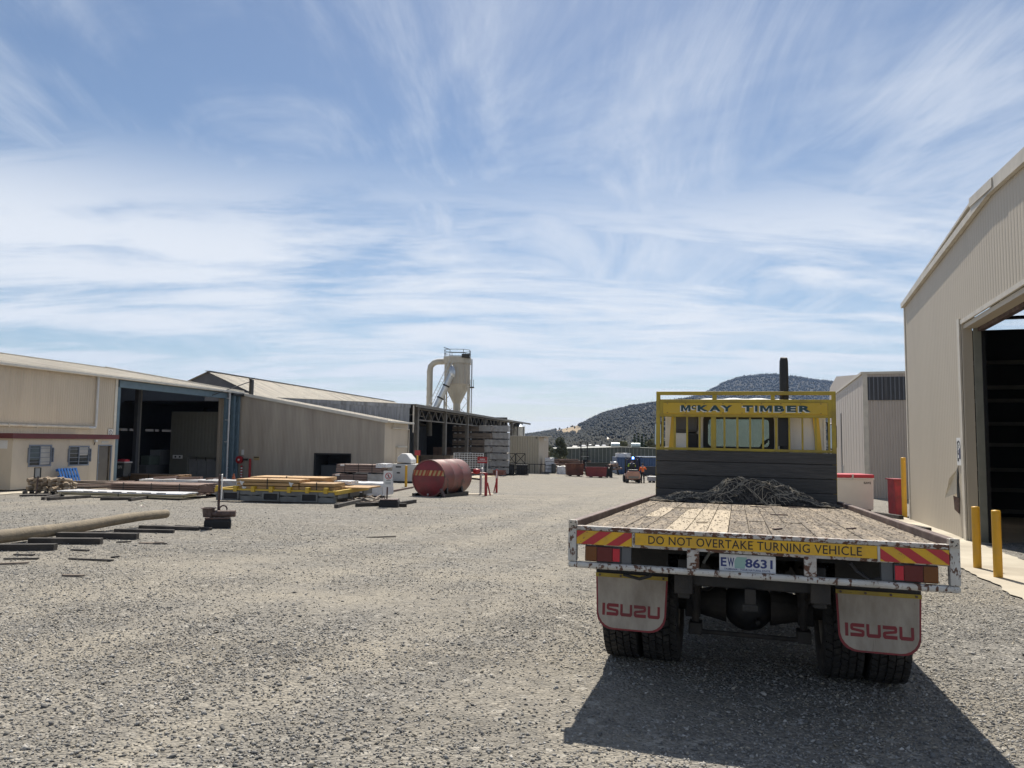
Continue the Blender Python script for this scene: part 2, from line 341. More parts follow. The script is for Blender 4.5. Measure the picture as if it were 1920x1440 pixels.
# ------------------------------------------------------------------ flatbed truck
PLANKW = M('worn_deck_board', (.40, .325, .235), .85, var=.25, vscale=2.5, stretch=(6, .6, 1), dirt=(.13, .11, .09), damt=.5, dscale=3.2, wood=(14, (5, .5, 1), .38), chip=(.07, .06, .05), camt=.41, cscale=18, cstretch=(3, .5, 1), bump=.8, bscale=40, bstretch=(5, .4, 1), island=.22)
PLANKN = M('pale_deck_board', (.43, .355, .25), .8, var=.12, vscale=2.5, stretch=(6, .6, 1), dirt=(.28, .23, .17), damt=.38, dscale=3.2, wood=(12, (5, .5, 1), .75), bump=.3, bscale=40, bstretch=(5, .4, 1), island=.08)
BLACKWOOD = M('charred_black_board', (.034, .031, .028), .6, var=.3, vscale=3, stretch=(.4, 4, 4), wood=(9, (.35, 5, 5), 1.9), dirt=(.075, .07, .068), damt=.34, dscale=2.0, bump=.4, bscale=30, bstretch=(.4, 4, 4), island=.15)
CABW = M('cab_white', (.66, .64, .60), .4, var=.05, dirt=(.48, .44, .38), damt=.32, dscale=2.5)
CABY = M('cab_yellow', (.60, .40, .03), .35, var=.05)
GREYPL = M('grey_plastic', (.055, .056, .062), .55)
REDLENS = M('red_lens', (.10, .006, .010), .12, var=.1); REFLEX = M('reflector_red', (.48, .012, .03), .25); AMBER = M('amber_lens', (.14, .045, .008), .12)
FLAPW = M('dirty_white_flap', (.40, .355, .295), .6, var=.08, dirt=(.22, .185, .145), damt=.47, dscale=4, stretch=(1.5, 1, .6), chip=(.2, .17, .14), camt=.33, cscale=14, cstretch=(3, 1, .35), bump=.2, bscale=12)
FLAPR = M('flap_red', (.23, .025, .03), .6, dirt=(.12, .045, .04), damt=.4, dscale=8)
PLATEW = M('plate_white', (.62, .63, .64), .4, var=.05, dirt=(.45, .45, .43), damt=.35, dscale=12); PLATEB = M('plate_blue', (.018, .035, .16), .4); PLATEG = M('plate_green', (.28, .45, .40), .5)
LETK = M('letter_black', (.018, .014, .012), .55, chip=(.5, .3, .03), camt=.27, cscale=55); LETG = M('letter_dark_green', (.012, .05, .055), .5, chip=(.5, .42, .2), camt=.28, cscale=40); LETW = M('letter_white', (.66, .66, .60), .5)
CABGLASS = glass('cab_glass', (.30, .38, .38)); BLACKP = M('exhaust_black', (.012, .012, .013), .45, .2, dirt=(.05, .035, .03), damt=.3, dscale=6)
MIRGLASS = M('mirror_back', (.03, .03, .032), .4)
SPRING = M('undercarriage_steel', (.024, .023, .022), .75, .1, dirt=(.05, .043, .036), damt=.5, dscale=6, bump=.3)

YAW, TPIT, TROL = .2928, -.03, .007
TA = (Matrix.Rotation(-YAW, 3, 'Z') @ Matrix.Rotation(TPIT, 3, 'X') @ Matrix.Rotation(TROL, 3, 'Y'))
TO = Vector((1.5612, 4.9151, 1.051)) - TA @ Vector((0, 0, 1.2))
TMAT = Matrix.Translation(TO) @ TA.to_4x4()
truck = thing('flatbed_truck', 'white and yellow flatbed truck with bare timber deck and yellow headboard', 'truck', mat4=TMAT)
def XZ(y): return lambda x, z: Vector((x, y, z))
def XZT(x, z, t): return Vector((x, t, z))
# rear frame
RUSTW = M('rust_eaten_white_paint', (.47, .455, .42), .6, dirt=(.30, .23, .18), damt=.45, dscale=9, chip=(.10, .042, .022), camt=.505, cscale=38, cstretch=(.6, 1, .8), bump=.35, bscale=60)
part('rear_sill', MB().box((-1.152, -.004, 1.136), (1.152, .06, 1.166)), RUSTW, truck, bevel=.006)
bb = MB().box((-1.205, -.012, .879), (1.205, .05, .921)); part('rear_lower_bar', bb, WHITEP, truck, bevel=.016)
for x0, x1 in ((-1.205, -1.148), (1.148, 1.205)): part('rear_corner_post', MB().box((x0, -.008, .9215), (x1, .055, 1.201)), WHITEP, truck, bevel=.005)
for x0, x1 in ((-.401, -.324), (.326, .399)): part('rear_frame_post', MB().box((x0, -.002, .9215), (x1, .05, 1.045)), RUSTW, truck, bevel=.004)
part('rear_sign_backing', MB().box((-1.1475, .004, 1.036), (1.1475, .03, 1.1355)), RUSTW, truck, bevel=.003)
for s in (-1, 1):                                     # corner plates with their bolt holes
    cp = part('corner_plate', MB().box((s * 1.176 - .026, -.014, 1.146), (s * 1.176 + .026, -.0085, 1.202)), M('rusted_corner_plate%d' % (s + 1), (.50, .46, .38), .6, dirt=(.2, .1, .06), damt=.45, dscale=18, chip=(.09, .045, .03), camt=.46, cscale=40), truck)
    for dx, dz in ((-.01, .012), (.009, -.01)): part('bolt_hole', MB().cyl((s * 1.176 + dx, -.016, 1.174 + dz), (s * 1.176 + dx, -.0142, 1.174 + dz), .005, n=8), BLACK, cp)
def hazard(x0, x1, z0, z1, sgn, parent_name):
    h = part(parent_name, MB().box((x0, -.0035, z0), (x1, .0035, z1)), SIGNY, truck)
    w = .088; sl = .13 * sgn; xx = x0 - .5; k = 0
    while xx < x1 + .5:
        q = clip_poly([(xx, z0), (xx + w, z0), (xx + w + sl, z1), (xx + sl, z1)], x0 + .001, x1 - .001, z0 + .001, z1 - .001)
        if q: part('red_stripe', MB().prism(q, -.0062, -.0036, XZT), SIGNR, h)
        xx += w * 2; k += 1
hazard(-1.146, -.766, 1.043, 1.134, 1, 'hazard_panel'); hazard(.766, 1.146, 1.043, 1.134, -1, 'hazard_panel')
sp = part('warning_panel', MB().box((-.744, -.0045, 1.057), (.75, .0035, 1.135)), SIGNY, truck)
part('lettering', text_mb('DO NOT OVERTAKE TURNING VEHICLE', -.655, .662, 1.0685, 1.1235, XZ(-.0058), .006, spacing=1.06), LETK, sp)
for x in (-.755, .758): part('sign_strip', MB().box((x - .007, -.0075, 1.04), (x + .007, .0035, 1.134)), WHITEP, truck)
# tail lights
for s in (-1, 1):
    tl = part('tail_light', MB().box((min(s * .842, s * 1.09), .012, .926), (max(s * .842, s * 1.09), .075, 1.034)), GREYPL, truck, bevel=.006)
    def seg(a, b, mt, nm, y): part(nm, MB().box((min(s * a, s * b), y, .931), (max(s * a, s * b), .0118, 1.029)), mt, tl, bevel=.004)
    seg(.899, 1.004, REDLENS, 'red_lens', .004); seg(1.006, 1.087, AMBER, 'amber_lens', .004)
    part('reflector', MB().box((min(s * .848, s * .8965), .002, .935), (max(s * .848, s * .8965), .0118, 1.022)), REFLEX, tl, bevel=.003)
    part('light_bracket', MB().box((min(s * .774, s * .838), .02, .924), (max(s * .774, s * .838), .07, 1.034)), M('grey_bracket%d' % (s + 1), (.10, .105, .11), .6), truck)
# number plate
pl = part('number_plate', MB().box((-.195, .045, .918), (.157, .049, 1.028)), PLATEW, truck, bevel=.003)
part('emblem', MB().prism([(-.098, .939), (-.035, .939), (-.028, .985), (-.02, 1.012), (-.085, 1.012), (-.1, .985)], .0440, .0449, XZT), PLATEG, pl)
part('letter', text_mb('E', -.186, -.149, .947, 1.005, XZ(.0438), .030), PLATEB, pl); part('letter', text_mb('W', -.143, -.1005, .947, 1.005, XZ(.0438), .030), PLATEB, pl)
part('lettering', text_mb('8631', -.032, .138, .947, 1.005, XZ(.0434), .030), PLATEB, pl)
part('motto', text_mb('TASMANIA - YOUR NATURAL STATE', -.165, .122, .926, .938, XZ(.0440), .01), PLATEB, pl)
part('plate_bracket', MB().box((-.12, .051, 1.0), (.09, .06, 1.05)), DARKSTEEL, truck)
# deck
part('deck_frame', MB().box((-1.147, .061, 1.055), (1.147, 5.30, 1.118)), DARKSTEEL, truck)
NP = 16; pw = 2.284 / NP; rows = [.064, 1.52, 3.05, 4.6, 5.295]
for i in range(NP):
    x0 = -1.142 + i * pw
    for j in range(4):
        j0 = rows[j] + (0 if j == 0 else random.uniform(-.006, .006)); j1 = rows[j + 1]
        z = 1.152 + random.uniform(-.004, .003)
        new = (i in (4, 5, 6) and j < 2) or (i == 2 and j == 1)
        part('deck_board', MB().box((x0 + .0025, j0 + .003, 1.119), (x0 + pw - .0025, j1 - .003, z)), PLANKN if new else PLANKW, truck, bevel=.003)
for (x, y, l, a) in ((.16, 3.9, .2, .1), (-.6, 3.0, .24, .3), (.55, 4.1, .14, .2), (.75, 1.1, .1, .9), (.3, 2.5, .16, .2), (-.35, 1.0, .09, .4), (.2, .7, .12, 1.1)):
    mm = Matrix.Translation((x, y, 1.158)) @ Matrix.Rotation(a, 4, 'Z')
    o = one('wood_splinter', MB().box((-l / 2, -.012, -.003), (l / 2, .012, .006)), RUSTY if x > .1 else PLANKN, 'thin splinter of bark or wood lying on the truck deck', 'splinter', 'splinters on the truck deck'); o.matrix_world = TMAT @ mm
qd = np.random.default_rng(12); nD = 2600; V = []; Fq = []
for k in range(nD):
    x, y = qd.uniform(-1.12, 1.12), qd.uniform(.07, 4.5); l = qd.uniform(.004, .016); w_ = qd.uniform(.0015, .004); a = qd.uniform(0, 3.14); ca, sa = math.cos(a), math.sin(a); o = len(V)
    V += [(x - l * ca, y - l * sa, 1.156), (x + w_ * sa, y - w_ * ca, 1.158), (x + l * ca, y + l * sa, 1.156), (x - w_ * sa, y + w_ * ca, 1.158), (x, y, 1.162)]; Fq += [(o, o + 1, o + 4), (o + 1, o + 2, o + 4), (o + 2, o + 3, o + 4), (o + 3, o, o + 4)]
lit = MB(); lit.v = V; lit.f = Fq; tag(part('bark_litter', lit, M('bark_crumbs', (.11, .085, .06), .9, var=.6, vscale=30, dirt=(.30, .24, .17), damt=.4, dscale=9), truck), kind='stuff')
for s in (-1, 1): 
    part('side_rail', MB().box((min(s * 1.148, s * 1.205), .056, 1.10), (max(s * 1.148, s * 1.205), 5.36, 1.199)), RUSTY, truck, bevel=.008)
    part('tie_rail', MB().cyl((s * 1.19, .3, 1.03), (s * 1.19, 5.2, 1.03), .018, n=8), RUSTY, truck)
    for k in range(8): part('rail_hanger', MB().box((s * 1.19 - .012, .45 + k * .65, 1.03), (s * 1.19 + .012, .49 + k * .65, 1.099)), RUSTY, truck)
for y in (.45, 1.05, 1.75, 2.4, 3.05, 3.7, 4.35, 5.0): part('cross_member', MB().box((-1.14, y - .035, .965), (1.14, y + .035, 1.054)), DARKSTEEL, truck)
for s in (-1, 1):
    part('chassis_rail', MB().box((s * .43 - .04, .15, .70), (s * .43 + .04, 7.2, .964)), DARKSTEEL, truck, bevel=.01)
    part('chassis_end_block', MB().box((s * .43 - .06, .10, .74), (s * .43 + .06, .15, .875)), SPRING, truck, bevel=.006)
    ls = MB()
    for q in range(6): ls.tube([(s * .43 + s * .0, 1.35 + t * (.75 - q * .09), .60 - q * .018 + .10 * t * t) for t in [-1, -.6, -.2, .2, .6, 1]], .022, 4)
    part('leaf_spring', ls, SPRING, truck)
    part('spring_clamp', MB().box((s * .43 - .06, 1.22, .38), (s * .43 + .06, 1.48, .64)), SPRING, truck, bevel=.01)
    part('shock_absorber', MB().cyl((s * .40, .95, .78), (s * .40, 1.08, .36), .028, n=10).cyl((s * .40, .94, .86), (s * .40, 1.02, .56), .04, n=10), SPRING, truck)
    part('shock_mount', MB().box((s * .40 - .05, 1.00, .29), (s * .40 + .05, 1.16, .38)), SPRING, truck, bevel=.008)
    part('brake_chamber', MB().cyl((s * .60, .93, .72), (s * .60, 1.06, .70), .085, n=14).cyl((s * .60, 1.07, .70), (s * .60, 1.2, .66), .06, n=12), SPRING, truck)
part('end_crossmember', MB().box((-.38, .16, .79), (.38, .21, .877)), DARKSTEEL, truck, bevel=.01)
part('tow_hook', MB().box((-.035, .11, .70), (.035, .16, .80)).box((-.05, .11, .655), (.05, .15, .70)), SPRING, truck, bevel=.006)
ax_ = part('rear_axle', MB().cyl((-1.12, 1.35, .49), (1.12, 1.35, .49), .075, n=16), SPRING, truck, smooth=True, angle=50)
part('differential', MB().lathe([(.001, -.20), (.08, -.195), (.15, -.15), (.19, -.08), (.20, 0), (.19, .1), (.15, .2), (.10, .3), (.09, .55), (.001, .56)], (0, 1.35, .49), 'y', 24), M('diff_housing', (.014, .015, .017), .6, .2, dirt=(.045, .04, .033), damt=.4, dscale=8), ax_, smooth=True)
part('drain_plug', MB().cyl((.07, 1.10, .40), (.07, 1.16, .41), .02, n=6), BLACK, ax_)
part('sway_bar', MB().cyl((-.45, 1.02, .315), (.45, 1.02, .315), .018, n=8), SPRING, truck)
part('drive_shaft', MB().cyl((0, 1.8, .52), (0, 4.6, .66), .05, n=12), SPRING, truck)
part('air_hose', MB().tube([(.62, .20, 1.0), (.66, .22, .95), (.74, .18, .90), (.80, .12, .93)], .012, 6), GREYPL, truck)
part('air_hose', MB().tube([(-.62, .2, .90), (-.66, .18, .83), (-.74, .22, .80), (-.86, .3, .81)], .011, 6), BLACK, truck)
part('air_hose', MB().tube([(-.30, .12, .95), (-.26, .10, 1.02), (-.2, .12, 1.04)], .010, 6), M('hose_grey', (.16, .16, .14), .6), truck)
for s in (-1, 1): part('underdeck_locker', MB().box((min(s * .6, s * 1.12), 2.5, .55), (max(s * .6, s * 1.12), 3.9, .96)), DARKSTEEL, truck, bevel=.02)
part('fuel_tank', MB().lathe([(.001, 4.2), (.25, 4.2), (.27, 4.22), (.27, 5.0), (.25, 5.02), (.001, 5.02)], (.82, 0, .72), 'y', 20), DARKSTEEL, truck)
part('added_spare_tyre', MB().lathe([(.22, -.11), (.44, -.12), (.48, -.07), (.48, .07), (.44, .12), (.22, .11)], (0, 2.55, .66), 'z', 32, True), TYRE, truck); part('added_spare_carrier', MB().box((-.42, 2.05, .52), (.42, 3.05, .54)), DARKSTEEL, truck)  # tyre and carrier added to block the bright ground beyond
for s in (-1, 1):
    part('axle_cone', MB().cyl((s * .17, 1.35, .49), (s * .46, 1.35, .49), .15, .085, n=16), SPRING, truck); part('inner_guard', MB().box((s * .50 - .01, .85, .78), (s * .50 + .01, 1.95, .96)), BLACK, truck)
part('added_air_tank', MB().lathe([(.001, -.36), (.10, -.35), (.12, -.31), (.12, .31), (.10, .35), (.001, .36)], (0, 1.95, .80), 'x', 16), DARKSTEEL, truck, smooth=True)  # added tank, hides bright ground seen through under the deck
part('air_hose', MB().tube([(-.25, .6, .86), (-.2, .8, .74), (-.3, 1.0, .64), (-.5, 1.1, .62)], .012, 6), BLACK, truck); part('air_hose', MB().tube([(.2, .5, .88), (.28, .8, .72), (.4, 1.05, .66), (.56, 1.05, .70)], .012, 6), BLACK, truck)
# mud flaps with the maker's name
S_ = [(1.35, 1), (.15, 1), (0, .86), (0, .58), (.12, .46), (1.0, .36), (1.08, .33), (1.08, .27), (0, .27), (0, 0), (1.2, 0), (1.35, .14), (1.35, .42), (1.23, .54), (.35, .64), (.27, .67), (.27, .73), (1.35, .73)]
U_ = [(0, 1), (0, .14), (.15, 0), (1.2, 0), (1.35, .14), (1.35, 1), (1.08, 1), (1.08, .27), (.27, .27), (.27, 1)]
Z_ = [(1.35 - x, z) for x, z in S_][::-1]; I_ = [(0, 0), (.30, 0), (.30, 1), (0, 1)]
for s in (-1, 1):
    cx_ = s * .852; hw = .272; zt, zb = .765, .352; fy = .65
    def flap_outline(g):
        a = hw - g; r = .12; pts = [(-a, zt), (a, zt), (a - .012, zb + r)]
        pts += [(a - .012 - r + r * math.cos(t), zb + g + r - r * math.sin(t)) for t in np.linspace(.15, math.pi / 2, 6)]
        pts += [(-(a - .012 - r) - r * math.sin(t), zb + g + r - r * math.cos(t)) for t in np.linspace(0, math.pi / 2 - .15, 6)] + [(-a + .012, zb + r)]
        return [(cx_ + x, z) for x, z in pts]
    fn = lambda x, z, t: Vector((x, t - .06 * (zt - z), z))
    fl = part('mud_flap', MB().prism(flap_outline(0), fy, fy + .008, fn), FLAPR, truck)
    n = 10; face = MB(); o_ = flap_outline(.013); face.prism(o_, fy - .0035, fy - .0005, fn); part('flap_face', face, FLAPW, fl)
    letters = MB(); x = 0; adv = []
    for L_, w_ in ((I_, .30), (S_, 1.35), (U_, 1.35), (Z_, 1.35), (U_, 1.35)): adv.append((L_, x)); x += w_ + .2
    tw = x - .2; sc_ = .432 / tw; x0 = cx_ - .216; hz = .088; zb_ = .455
    for L_, xo in adv: letters.prism([(x0 + (xo + a) * sc_, zb_ + b * hz) for a, b in L_], fy - .0065, fy - .004, fn)
    part('lettering', letters, FLAPR, fl)
    st = part('flap_strip', MB().box((cx_ - hw, fy - .012, zt - .028), (cx_ + hw, fy - .004, zt)), YELP, fl)
    for q in (-.24, -.08, .08, .24): part('bolt', MB().cyl((cx_ + q, fy - .018, zt - .014), (cx_ + q, fy - .012, zt - .014), .009, n=6), RUSTY, st)
    part('flap_bracket', MB().box((cx_ - hw, fy + .009, zt - .05), (cx_ + hw, fy + .04, .96)), DARKSTEEL, truck)
# wheels
def wheel_meshes():
    R_, w = .49, .142
    t = MB().lathe([(.27, -w * .8), (.30, -w * .98), (.40, -w), (.455, -w * .96), (.468, -w * .86), (.470, 0), (.468, w * .86), (.455, w * .96), (.40, w), (.30, w * .98), (.27, w * .8)], (0, 0, 0), 'x', 64)
    tr = MB(); nb = 46
    for row in range(5):
        xc = (row - 2) * .054
        for k in range(nb):
            a = 2 * math.pi * (k + (.5 if row % 2 else 0)) / nb; sk = .02 * (1 if row % 2 else -1)
            vs = []
            for r in (.462, R_ - (.006 if row in (0, 4) else 0)):
                for dx, da in ((-.0235, -.052 + sk), (.0235, -.052 - sk), (.0235, .052 - sk), (-.0235, .052 + sk)):
                    vs.append((xc + dx * (1 if r < .47 else .94), r * math.cos(a + da), r * math.sin(a + da)))
            tr.add(vs, [(0, 1, 2, 3), (7, 6, 5, 4), (0, 4, 5, 1), (1, 5, 6, 2), (2, 6, 7, 3), (3, 7, 4, 0)])
    rim = MB().lathe([(.001, -.02), (.12, -.02), (.14, .03), (.22, .05), (.265, .11), (.272, .115), (.272, -.115), (.265, -.11), (.25, -.05), (.15, -.05), (.001, -.05)], (0, 0, 0), 'x', 28)
    return t.mesh('tyre', True), tr.mesh('tread'), rim.mesh('rim', True)
TM, TRM, RM = wheel_meshes()
RIMM = M('dusty_white_rim', (.36, .34, .30), .6, dirt=(.16, .13, .10), damt=.5, dscale=6)
for x, y in ((-.98, 1.35), (-.67, 1.35), (.67, 1.35), (.98, 1.35), (-.97, 6.45), (.97, 6.45)):
    wh = bpy.data.objects.new('wheel', None); COL.objects.link(wh); wh.parent = truck; wh.location = (x, y, .488); wh.rotation_euler = (random.random() * 6, 0, 0)
    ty = link('tyre', TM, TYRE, wh); link('tread', TRM, TYRE, ty) if False else link('tread', TRM, TYRE, wh); link('rim', RM, RIMM, wh)
# headboard
HY = 5.31
def hb(name, x0, x1, z0, z1, mt=YELP, y0=0., y1=.045, par=None): return part(name, MB().box((x0, HY + y0, z0), (x1, HY + y1, z1)), mt, par or truck, bevel=.004)
hb('headboard_top_rail', -1.155, 1.152, 2.572, 2.621); hb('headboard_upper_rail', -1.1, 1.1, 2.466, 2.512)
for x0, x1 in ((-1.154, -1.1005), (1.1005, 1.152)): hb('headboard_post', x0, x1, 1.10, 2.5715, y1=.05)
for x0, x1 in ((-.402, -.344), (.352, .403)): hb('headboard_strut', x0, x1, 2.5125, 2.5715)
hb('headboard_mid_rail', -1.1, 1.1, 2.272, 2.318); hb('headboard_lower_rail', -1.1, 1.1, 1.815, 1.852)
for k, (a, b) in enumerate(((-1.080, -1.052), (-.915, -.886), (-.748, -.723), (-.581, -.556), (-.42, -.352), (-.256, -.231), (-.089, -.063), (.076, .099), (.239, .263), (.401, .433), (.569, .592), (.731, .754), (.893, .917), (1.055, 1.08))):
    hb('headboard_bar', a, b, 1.8525, 2.2715, y0=.008, y1=.036)
for s in (-1, 1): hb('gusset_plate', min(s * 1.05, s * 1.1), max(s * 1.05, s * 1.1), 2.29, 2.47, y0=-.005, y1=.0065)
sb = part('name_board', MB().box((-1.057, HY - .022, 2.314), (1.047, HY - .006, 2.463)), M('name_board_yellow', (.52, .34, .02), .45, var=.06, dirt=(.5, .33, .05), damt=.38, dscale=6, chip=(.28, .2, .06), camt=.28, cscale=36), truck, bevel=.002)
MPOLY = [(0, 0), (0, 1), (.29, 1), (.5, .42), (.71, 1), (1, 1), (1, 0), (.77, 0), (.77, .62), (.57, .08), (.43, .08), (.23, .62), (.23, 0)]
def heavy(body, x0, x1, z0, z1, y, b=.05): return text_mb(body, x0, x1, z0, z1, XZ(HY - y), b)
for dx, dz, mt, y, nm in ((-.014, -.010, LETW, .0235, 'letter_shadow'), (0, 0, LETG, .0255, 'letter')):
    for w_, a, c, z0, z1 in (('M', -.815, -.69, 2.346, 2.43), ('C', -.675, -.615, 2.372, 2.43), ('K', -.595, -.45, 2.346, 2.43), ('A', -.44, -.29, 2.346, 2.43), ('Y', -.285, -.14, 2.346, 2.43), ('T', -.005, .125, 2.346, 2.43), ('I', .150, .182, 2.346, 2.43), ('M', .215, .365, 2.346, 2.43), ('B', .395, .52, 2.346, 2.43), ('E', .55, .67, 2.346, 2.43), ('R', .70, .845, 2.346, 2.43)):
        part(nm, MB().add([XZ(HY - y)(a + dx + p_[0] * (c - a), z0 + dz + p_[1] * (z1 - z0)) for p_ in MPOLY], [tuple(range(len(MPOLY)))]) if w_ == 'M' else heavy(w_, a + dx, c + dx, z0 + dz, z1 + dz, y, .035 if w_ == 'M' else .05), mt, sb)
for k in range(9):
    for z in (2.326, 2.452): part('rivet', MB().cyl((-1.0 + k * .246, HY - .0255, z), (-1.0 + k * .246, HY - .0222, z), .007, n=6), RUSTY, sb)
part('headboard_light_stop', MB().box((-1.10, HY + .002, 1.13), (1.10, HY + .03, 1.812)), BLACKWOOD, truck)  # added behind the planks to stop light through their gaps
zs = [1.156, 1.292, 1.478, 1.664, 1.814]
for k in range(4): part('headboard_plank', MB().box((-1.10 - .045, HY - .05 + random.uniform(-.004, .004), zs[k] + .003), (1.142, HY - .002, zs[k + 1] - .003)), BLACKWOOD, truck, bevel=.004)
# cab
CY = 5.66; CF = 7.35
cab = MB()
cab.box((-1.04, CY, 1.0), (1.04, CY + .05, 1.86)).box((-1.04, CY, 1.8605), (-.5, CY + .05, 2.29)).box((.372, CY, 1.8605), (1.04, CY + .05, 2.29)).box((-1.04, CY, 2.2905), (1.04, CY + .05, 2.50))
part('cab_rear_wall', cab, CABW, truck, bevel=.004)
rf = MB().grid(24, 8, lambda i, j: Vector((-1.04 + i * 2.08 / 24, CY - .03 + j * (CF - .25 - CY) / 8, 2.50 + .055 * math.sin(math.pi * j / 8) ** .5 + (.012 if (i // 2) % 2 and 4 < i < 20 else 0) + .03 * math.sin(math.pi * i / 24))))
part('cab_roof', rf, CABW, truck)
for s in (-1, 1):
    side = MB().box((s * 1.04 - .02, CY, .75), (s * 1.04 + .02, CF, 1.80)).box((s * 1.04 - .02, CY, 1.8005), (s * 1.04 + .02, CY + .35, 2.50))
    part('cab_side', side, CABW, truck)
    part('door_pillar', MB().bar((s * 1.05, CY + .36, 1.80), (s * .97, CY + .5, 2.5), .06, .09), CABY, truck)
    part('windscreen_pillar', MB().bar((s * 1.02, CF, 1.75), (s * .93, CF - .28, 2.5), .06, .06), CABY, truck)
    part('cab_corner_trim', MB().bar((s * 1.02, CY - .02, 1.2), (s * .93, CY - .02, 2.36), .075, .02), CABY, truck)
part('cab_front', MB().box((-1.04, CF - .05, .6), (1.04, CF, 1.75)), CABW, truck)
part('dashboard', MB().box((-1.0, CF - .5, 1.35), (1.0, CF - .052, 1.72)), GREYPL, truck)
part('windscreen', MB().add([(-1, CF - .02, 1.76), (1, CF - .02, 1.76), (.92, CF - .28, 2.48), (-.92, CF - .28, 2.48)], [(0, 1, 2, 3)]), CABGLASS, truck)
rw = part('rear_window', MB().box((-.497, CY + .02, 1.863), (.37, CY + .026, 2.288)), CABGLASS, truck)
fr = MB(); 
def rr(x0, x1, z0, z1, r): return [(x1 - r + r * math.cos(t), z1 - r + r * math.sin(t)) for t in np.linspace(0, math.pi / 2, 5)] + [(x0 + r - r * math.sin(t), z1 - r + r * math.cos(t)) for t in np.linspace(0, math.pi / 2, 5)] + [(x0 + r - r * math.cos(t), z0 + r - r * math.sin(t)) for t in np.linspace(0, math.pi / 2, 5)] + [(x1 - r + r * math.sin(t), z0 + r - r * math.cos(t)) for t in np.linspace(0, math.pi / 2, 5)]
po, pi_ = rr(-.535, .405, 1.82, 2.33, .07), rr(-.47, .34, 1.885, 2.265, .05); n = len(po)
fr.add([XZ(CY - .012)(*p) for p in po] + [XZ(CY - .012)(*p) for p in pi_], [(i, (i + 1) % n, n + (i + 1) % n, n + i) for i in range(n)])
part('window_seal', fr, BLACK, rw)
part('steering_wheel', MB().tube([(.45 + .2 * math.cos(t), CF - .55 + .05 * math.sin(t), 1.85 + .2 * math.sin(t)) for t in np.linspace(0, 6.283, 20)], .015, 6), BLACK, truck)
part('seat', MB().box((.2, CY + .25, 1.0), (.75, CY + .4, 1.85)), GREYPL, truck, bevel=.04)
part('wiper_arm', MB().bar((.14, CF - .02, 1.82), (.38, CF - .12, 2.02), .02, .02), BLACK, truck)
part('air_intake', MB().box((-.93, CY - .20, 2.06), (-.60, CY - .004, 2.36)), GREYPL, truck, bevel=.05)
part('intake_duct', MB().box((-.74, CY - .19, 1.2), (-.60, CY - .004, 2.0595)), BLACK, truck, bevel=.02)
part('tool_case', MB().box((-.93, CY - .16, 1.5), (-.75, CY - .004, 2.0595)), CABW, truck, bevel=.01)
ex = part('exhaust_stack', MB().tube([(.53, CY - .14, 1.1), (.53, CY - .14, 2.3), (.53, CY - .14, 2.95), (.53, CY - .145, 3.05), (.532, CY - .16, 3.10)], [.062, .062, .058, .056, .045], 14), BLACKP, truck, smooth=True, angle=50)
part('heat_shield', MB().box((.445, CY - .22, 1.9), (.60, CY - .20, 2.28)), BLACKP, ex)
part('exhaust_tip', MB().tube([(.53, CY - .14, 2.42), (.53, CY - .14, 2.44)], .066, 14), RUSTY, ex)
for s in (-1, 1):
    arm = part('mirror_arm', MB().tube([(s * 1.04, CF - .3, 2.40), (s * 1.16, CF - .28, 2.36), (s * 1.24, CF - .28, 2.30), (s * 1.25, CF - .28, 1.85), (s * 1.05, CF - .28, 1.72)], .014, 6), BLACK, truck)
    mm = MB(); pts = rr(-.065, .065, -.20, .20, .05); mm.prism(pts, -.03, .03, lambda x, z, t: Vector((s * 1.30 + x * .95, CF - .30 + t, 2.10 + z)))
    mo = part('mirror', mm, MIRGLASS, truck, bevel=.012); pts2 = rr(-.052, .052, -.18, .18, .04)
    part('mirror_glass', MB().prism(pts2, -.034, -.031, lambda x, z, t: Vector((s * 1.30 + x * .95, CF - .30 + t, 2.10 + z))), M('mirror_glass%d' % (s + 1), (.30, .32, .31), .05, 1.0, var=0), mo)

# ------------------------------------------------------------------ cargo net heaped on the deck
def heap(x, y):
    h = .20 * math.exp(-((x - .08) / .40) ** 2) + .10 * math.exp(-((x + .22) / .22) ** 2) + .09 * math.exp(-((x - .30) / .2) ** 2) + .09 * math.exp(-((x - .62) / .28) ** 2) + .075 * math.exp(-((x + .72) / .32) ** 2)
    e = max(0, min(1, (x + 1.10) / .25)) * max(0, min(1, (1.05 - x) / .3))
    f = max(0, 1 - abs((y - 4.86) / .46) ** 2.2)
    return h * e * f ** .6 * (1 + .2 * math.sin(x * 9 + y * 7) + .12 * math.sin(x * 23 - y * 19)) if f > 0 else 0.
NETM = M('dark_net_cord', (.045, .042, .038), .8, var=.4, vscale=20, dirt=(.22, .20, .17), damt=.38, dscale=5)
NETL = M('pale_highlight_cord', (.30, .265, .205), .8, var=.3, vscale=14); NETD = M('matted_net', (.018, .018, .018), .95, bump=1.0, bscale=45, dirt=(.09, .08, .07), damt=.4, dscale=22)  # pale ropes; on the top net layer the paleness stands in for highlights
net = thing('cargo_net', 'dark knotted cargo net heaped on the deck against the black headboard planks', 'cargo net', mat4=TMAT @ Matrix.Translation((0, 4.86, 1.155)))
inner = MB().grid(70, 24, lambda i, j: Vector((-1.12 + i * 2.2 / 70, -.48 + j * .86 / 24, max(.001, heap(-1.12 + i * 2.2 / 70, 4.38 + j * .86 / 24) * .86 + random.uniform(-.015, .012)))))
part('net_core', inner, NETD, net)
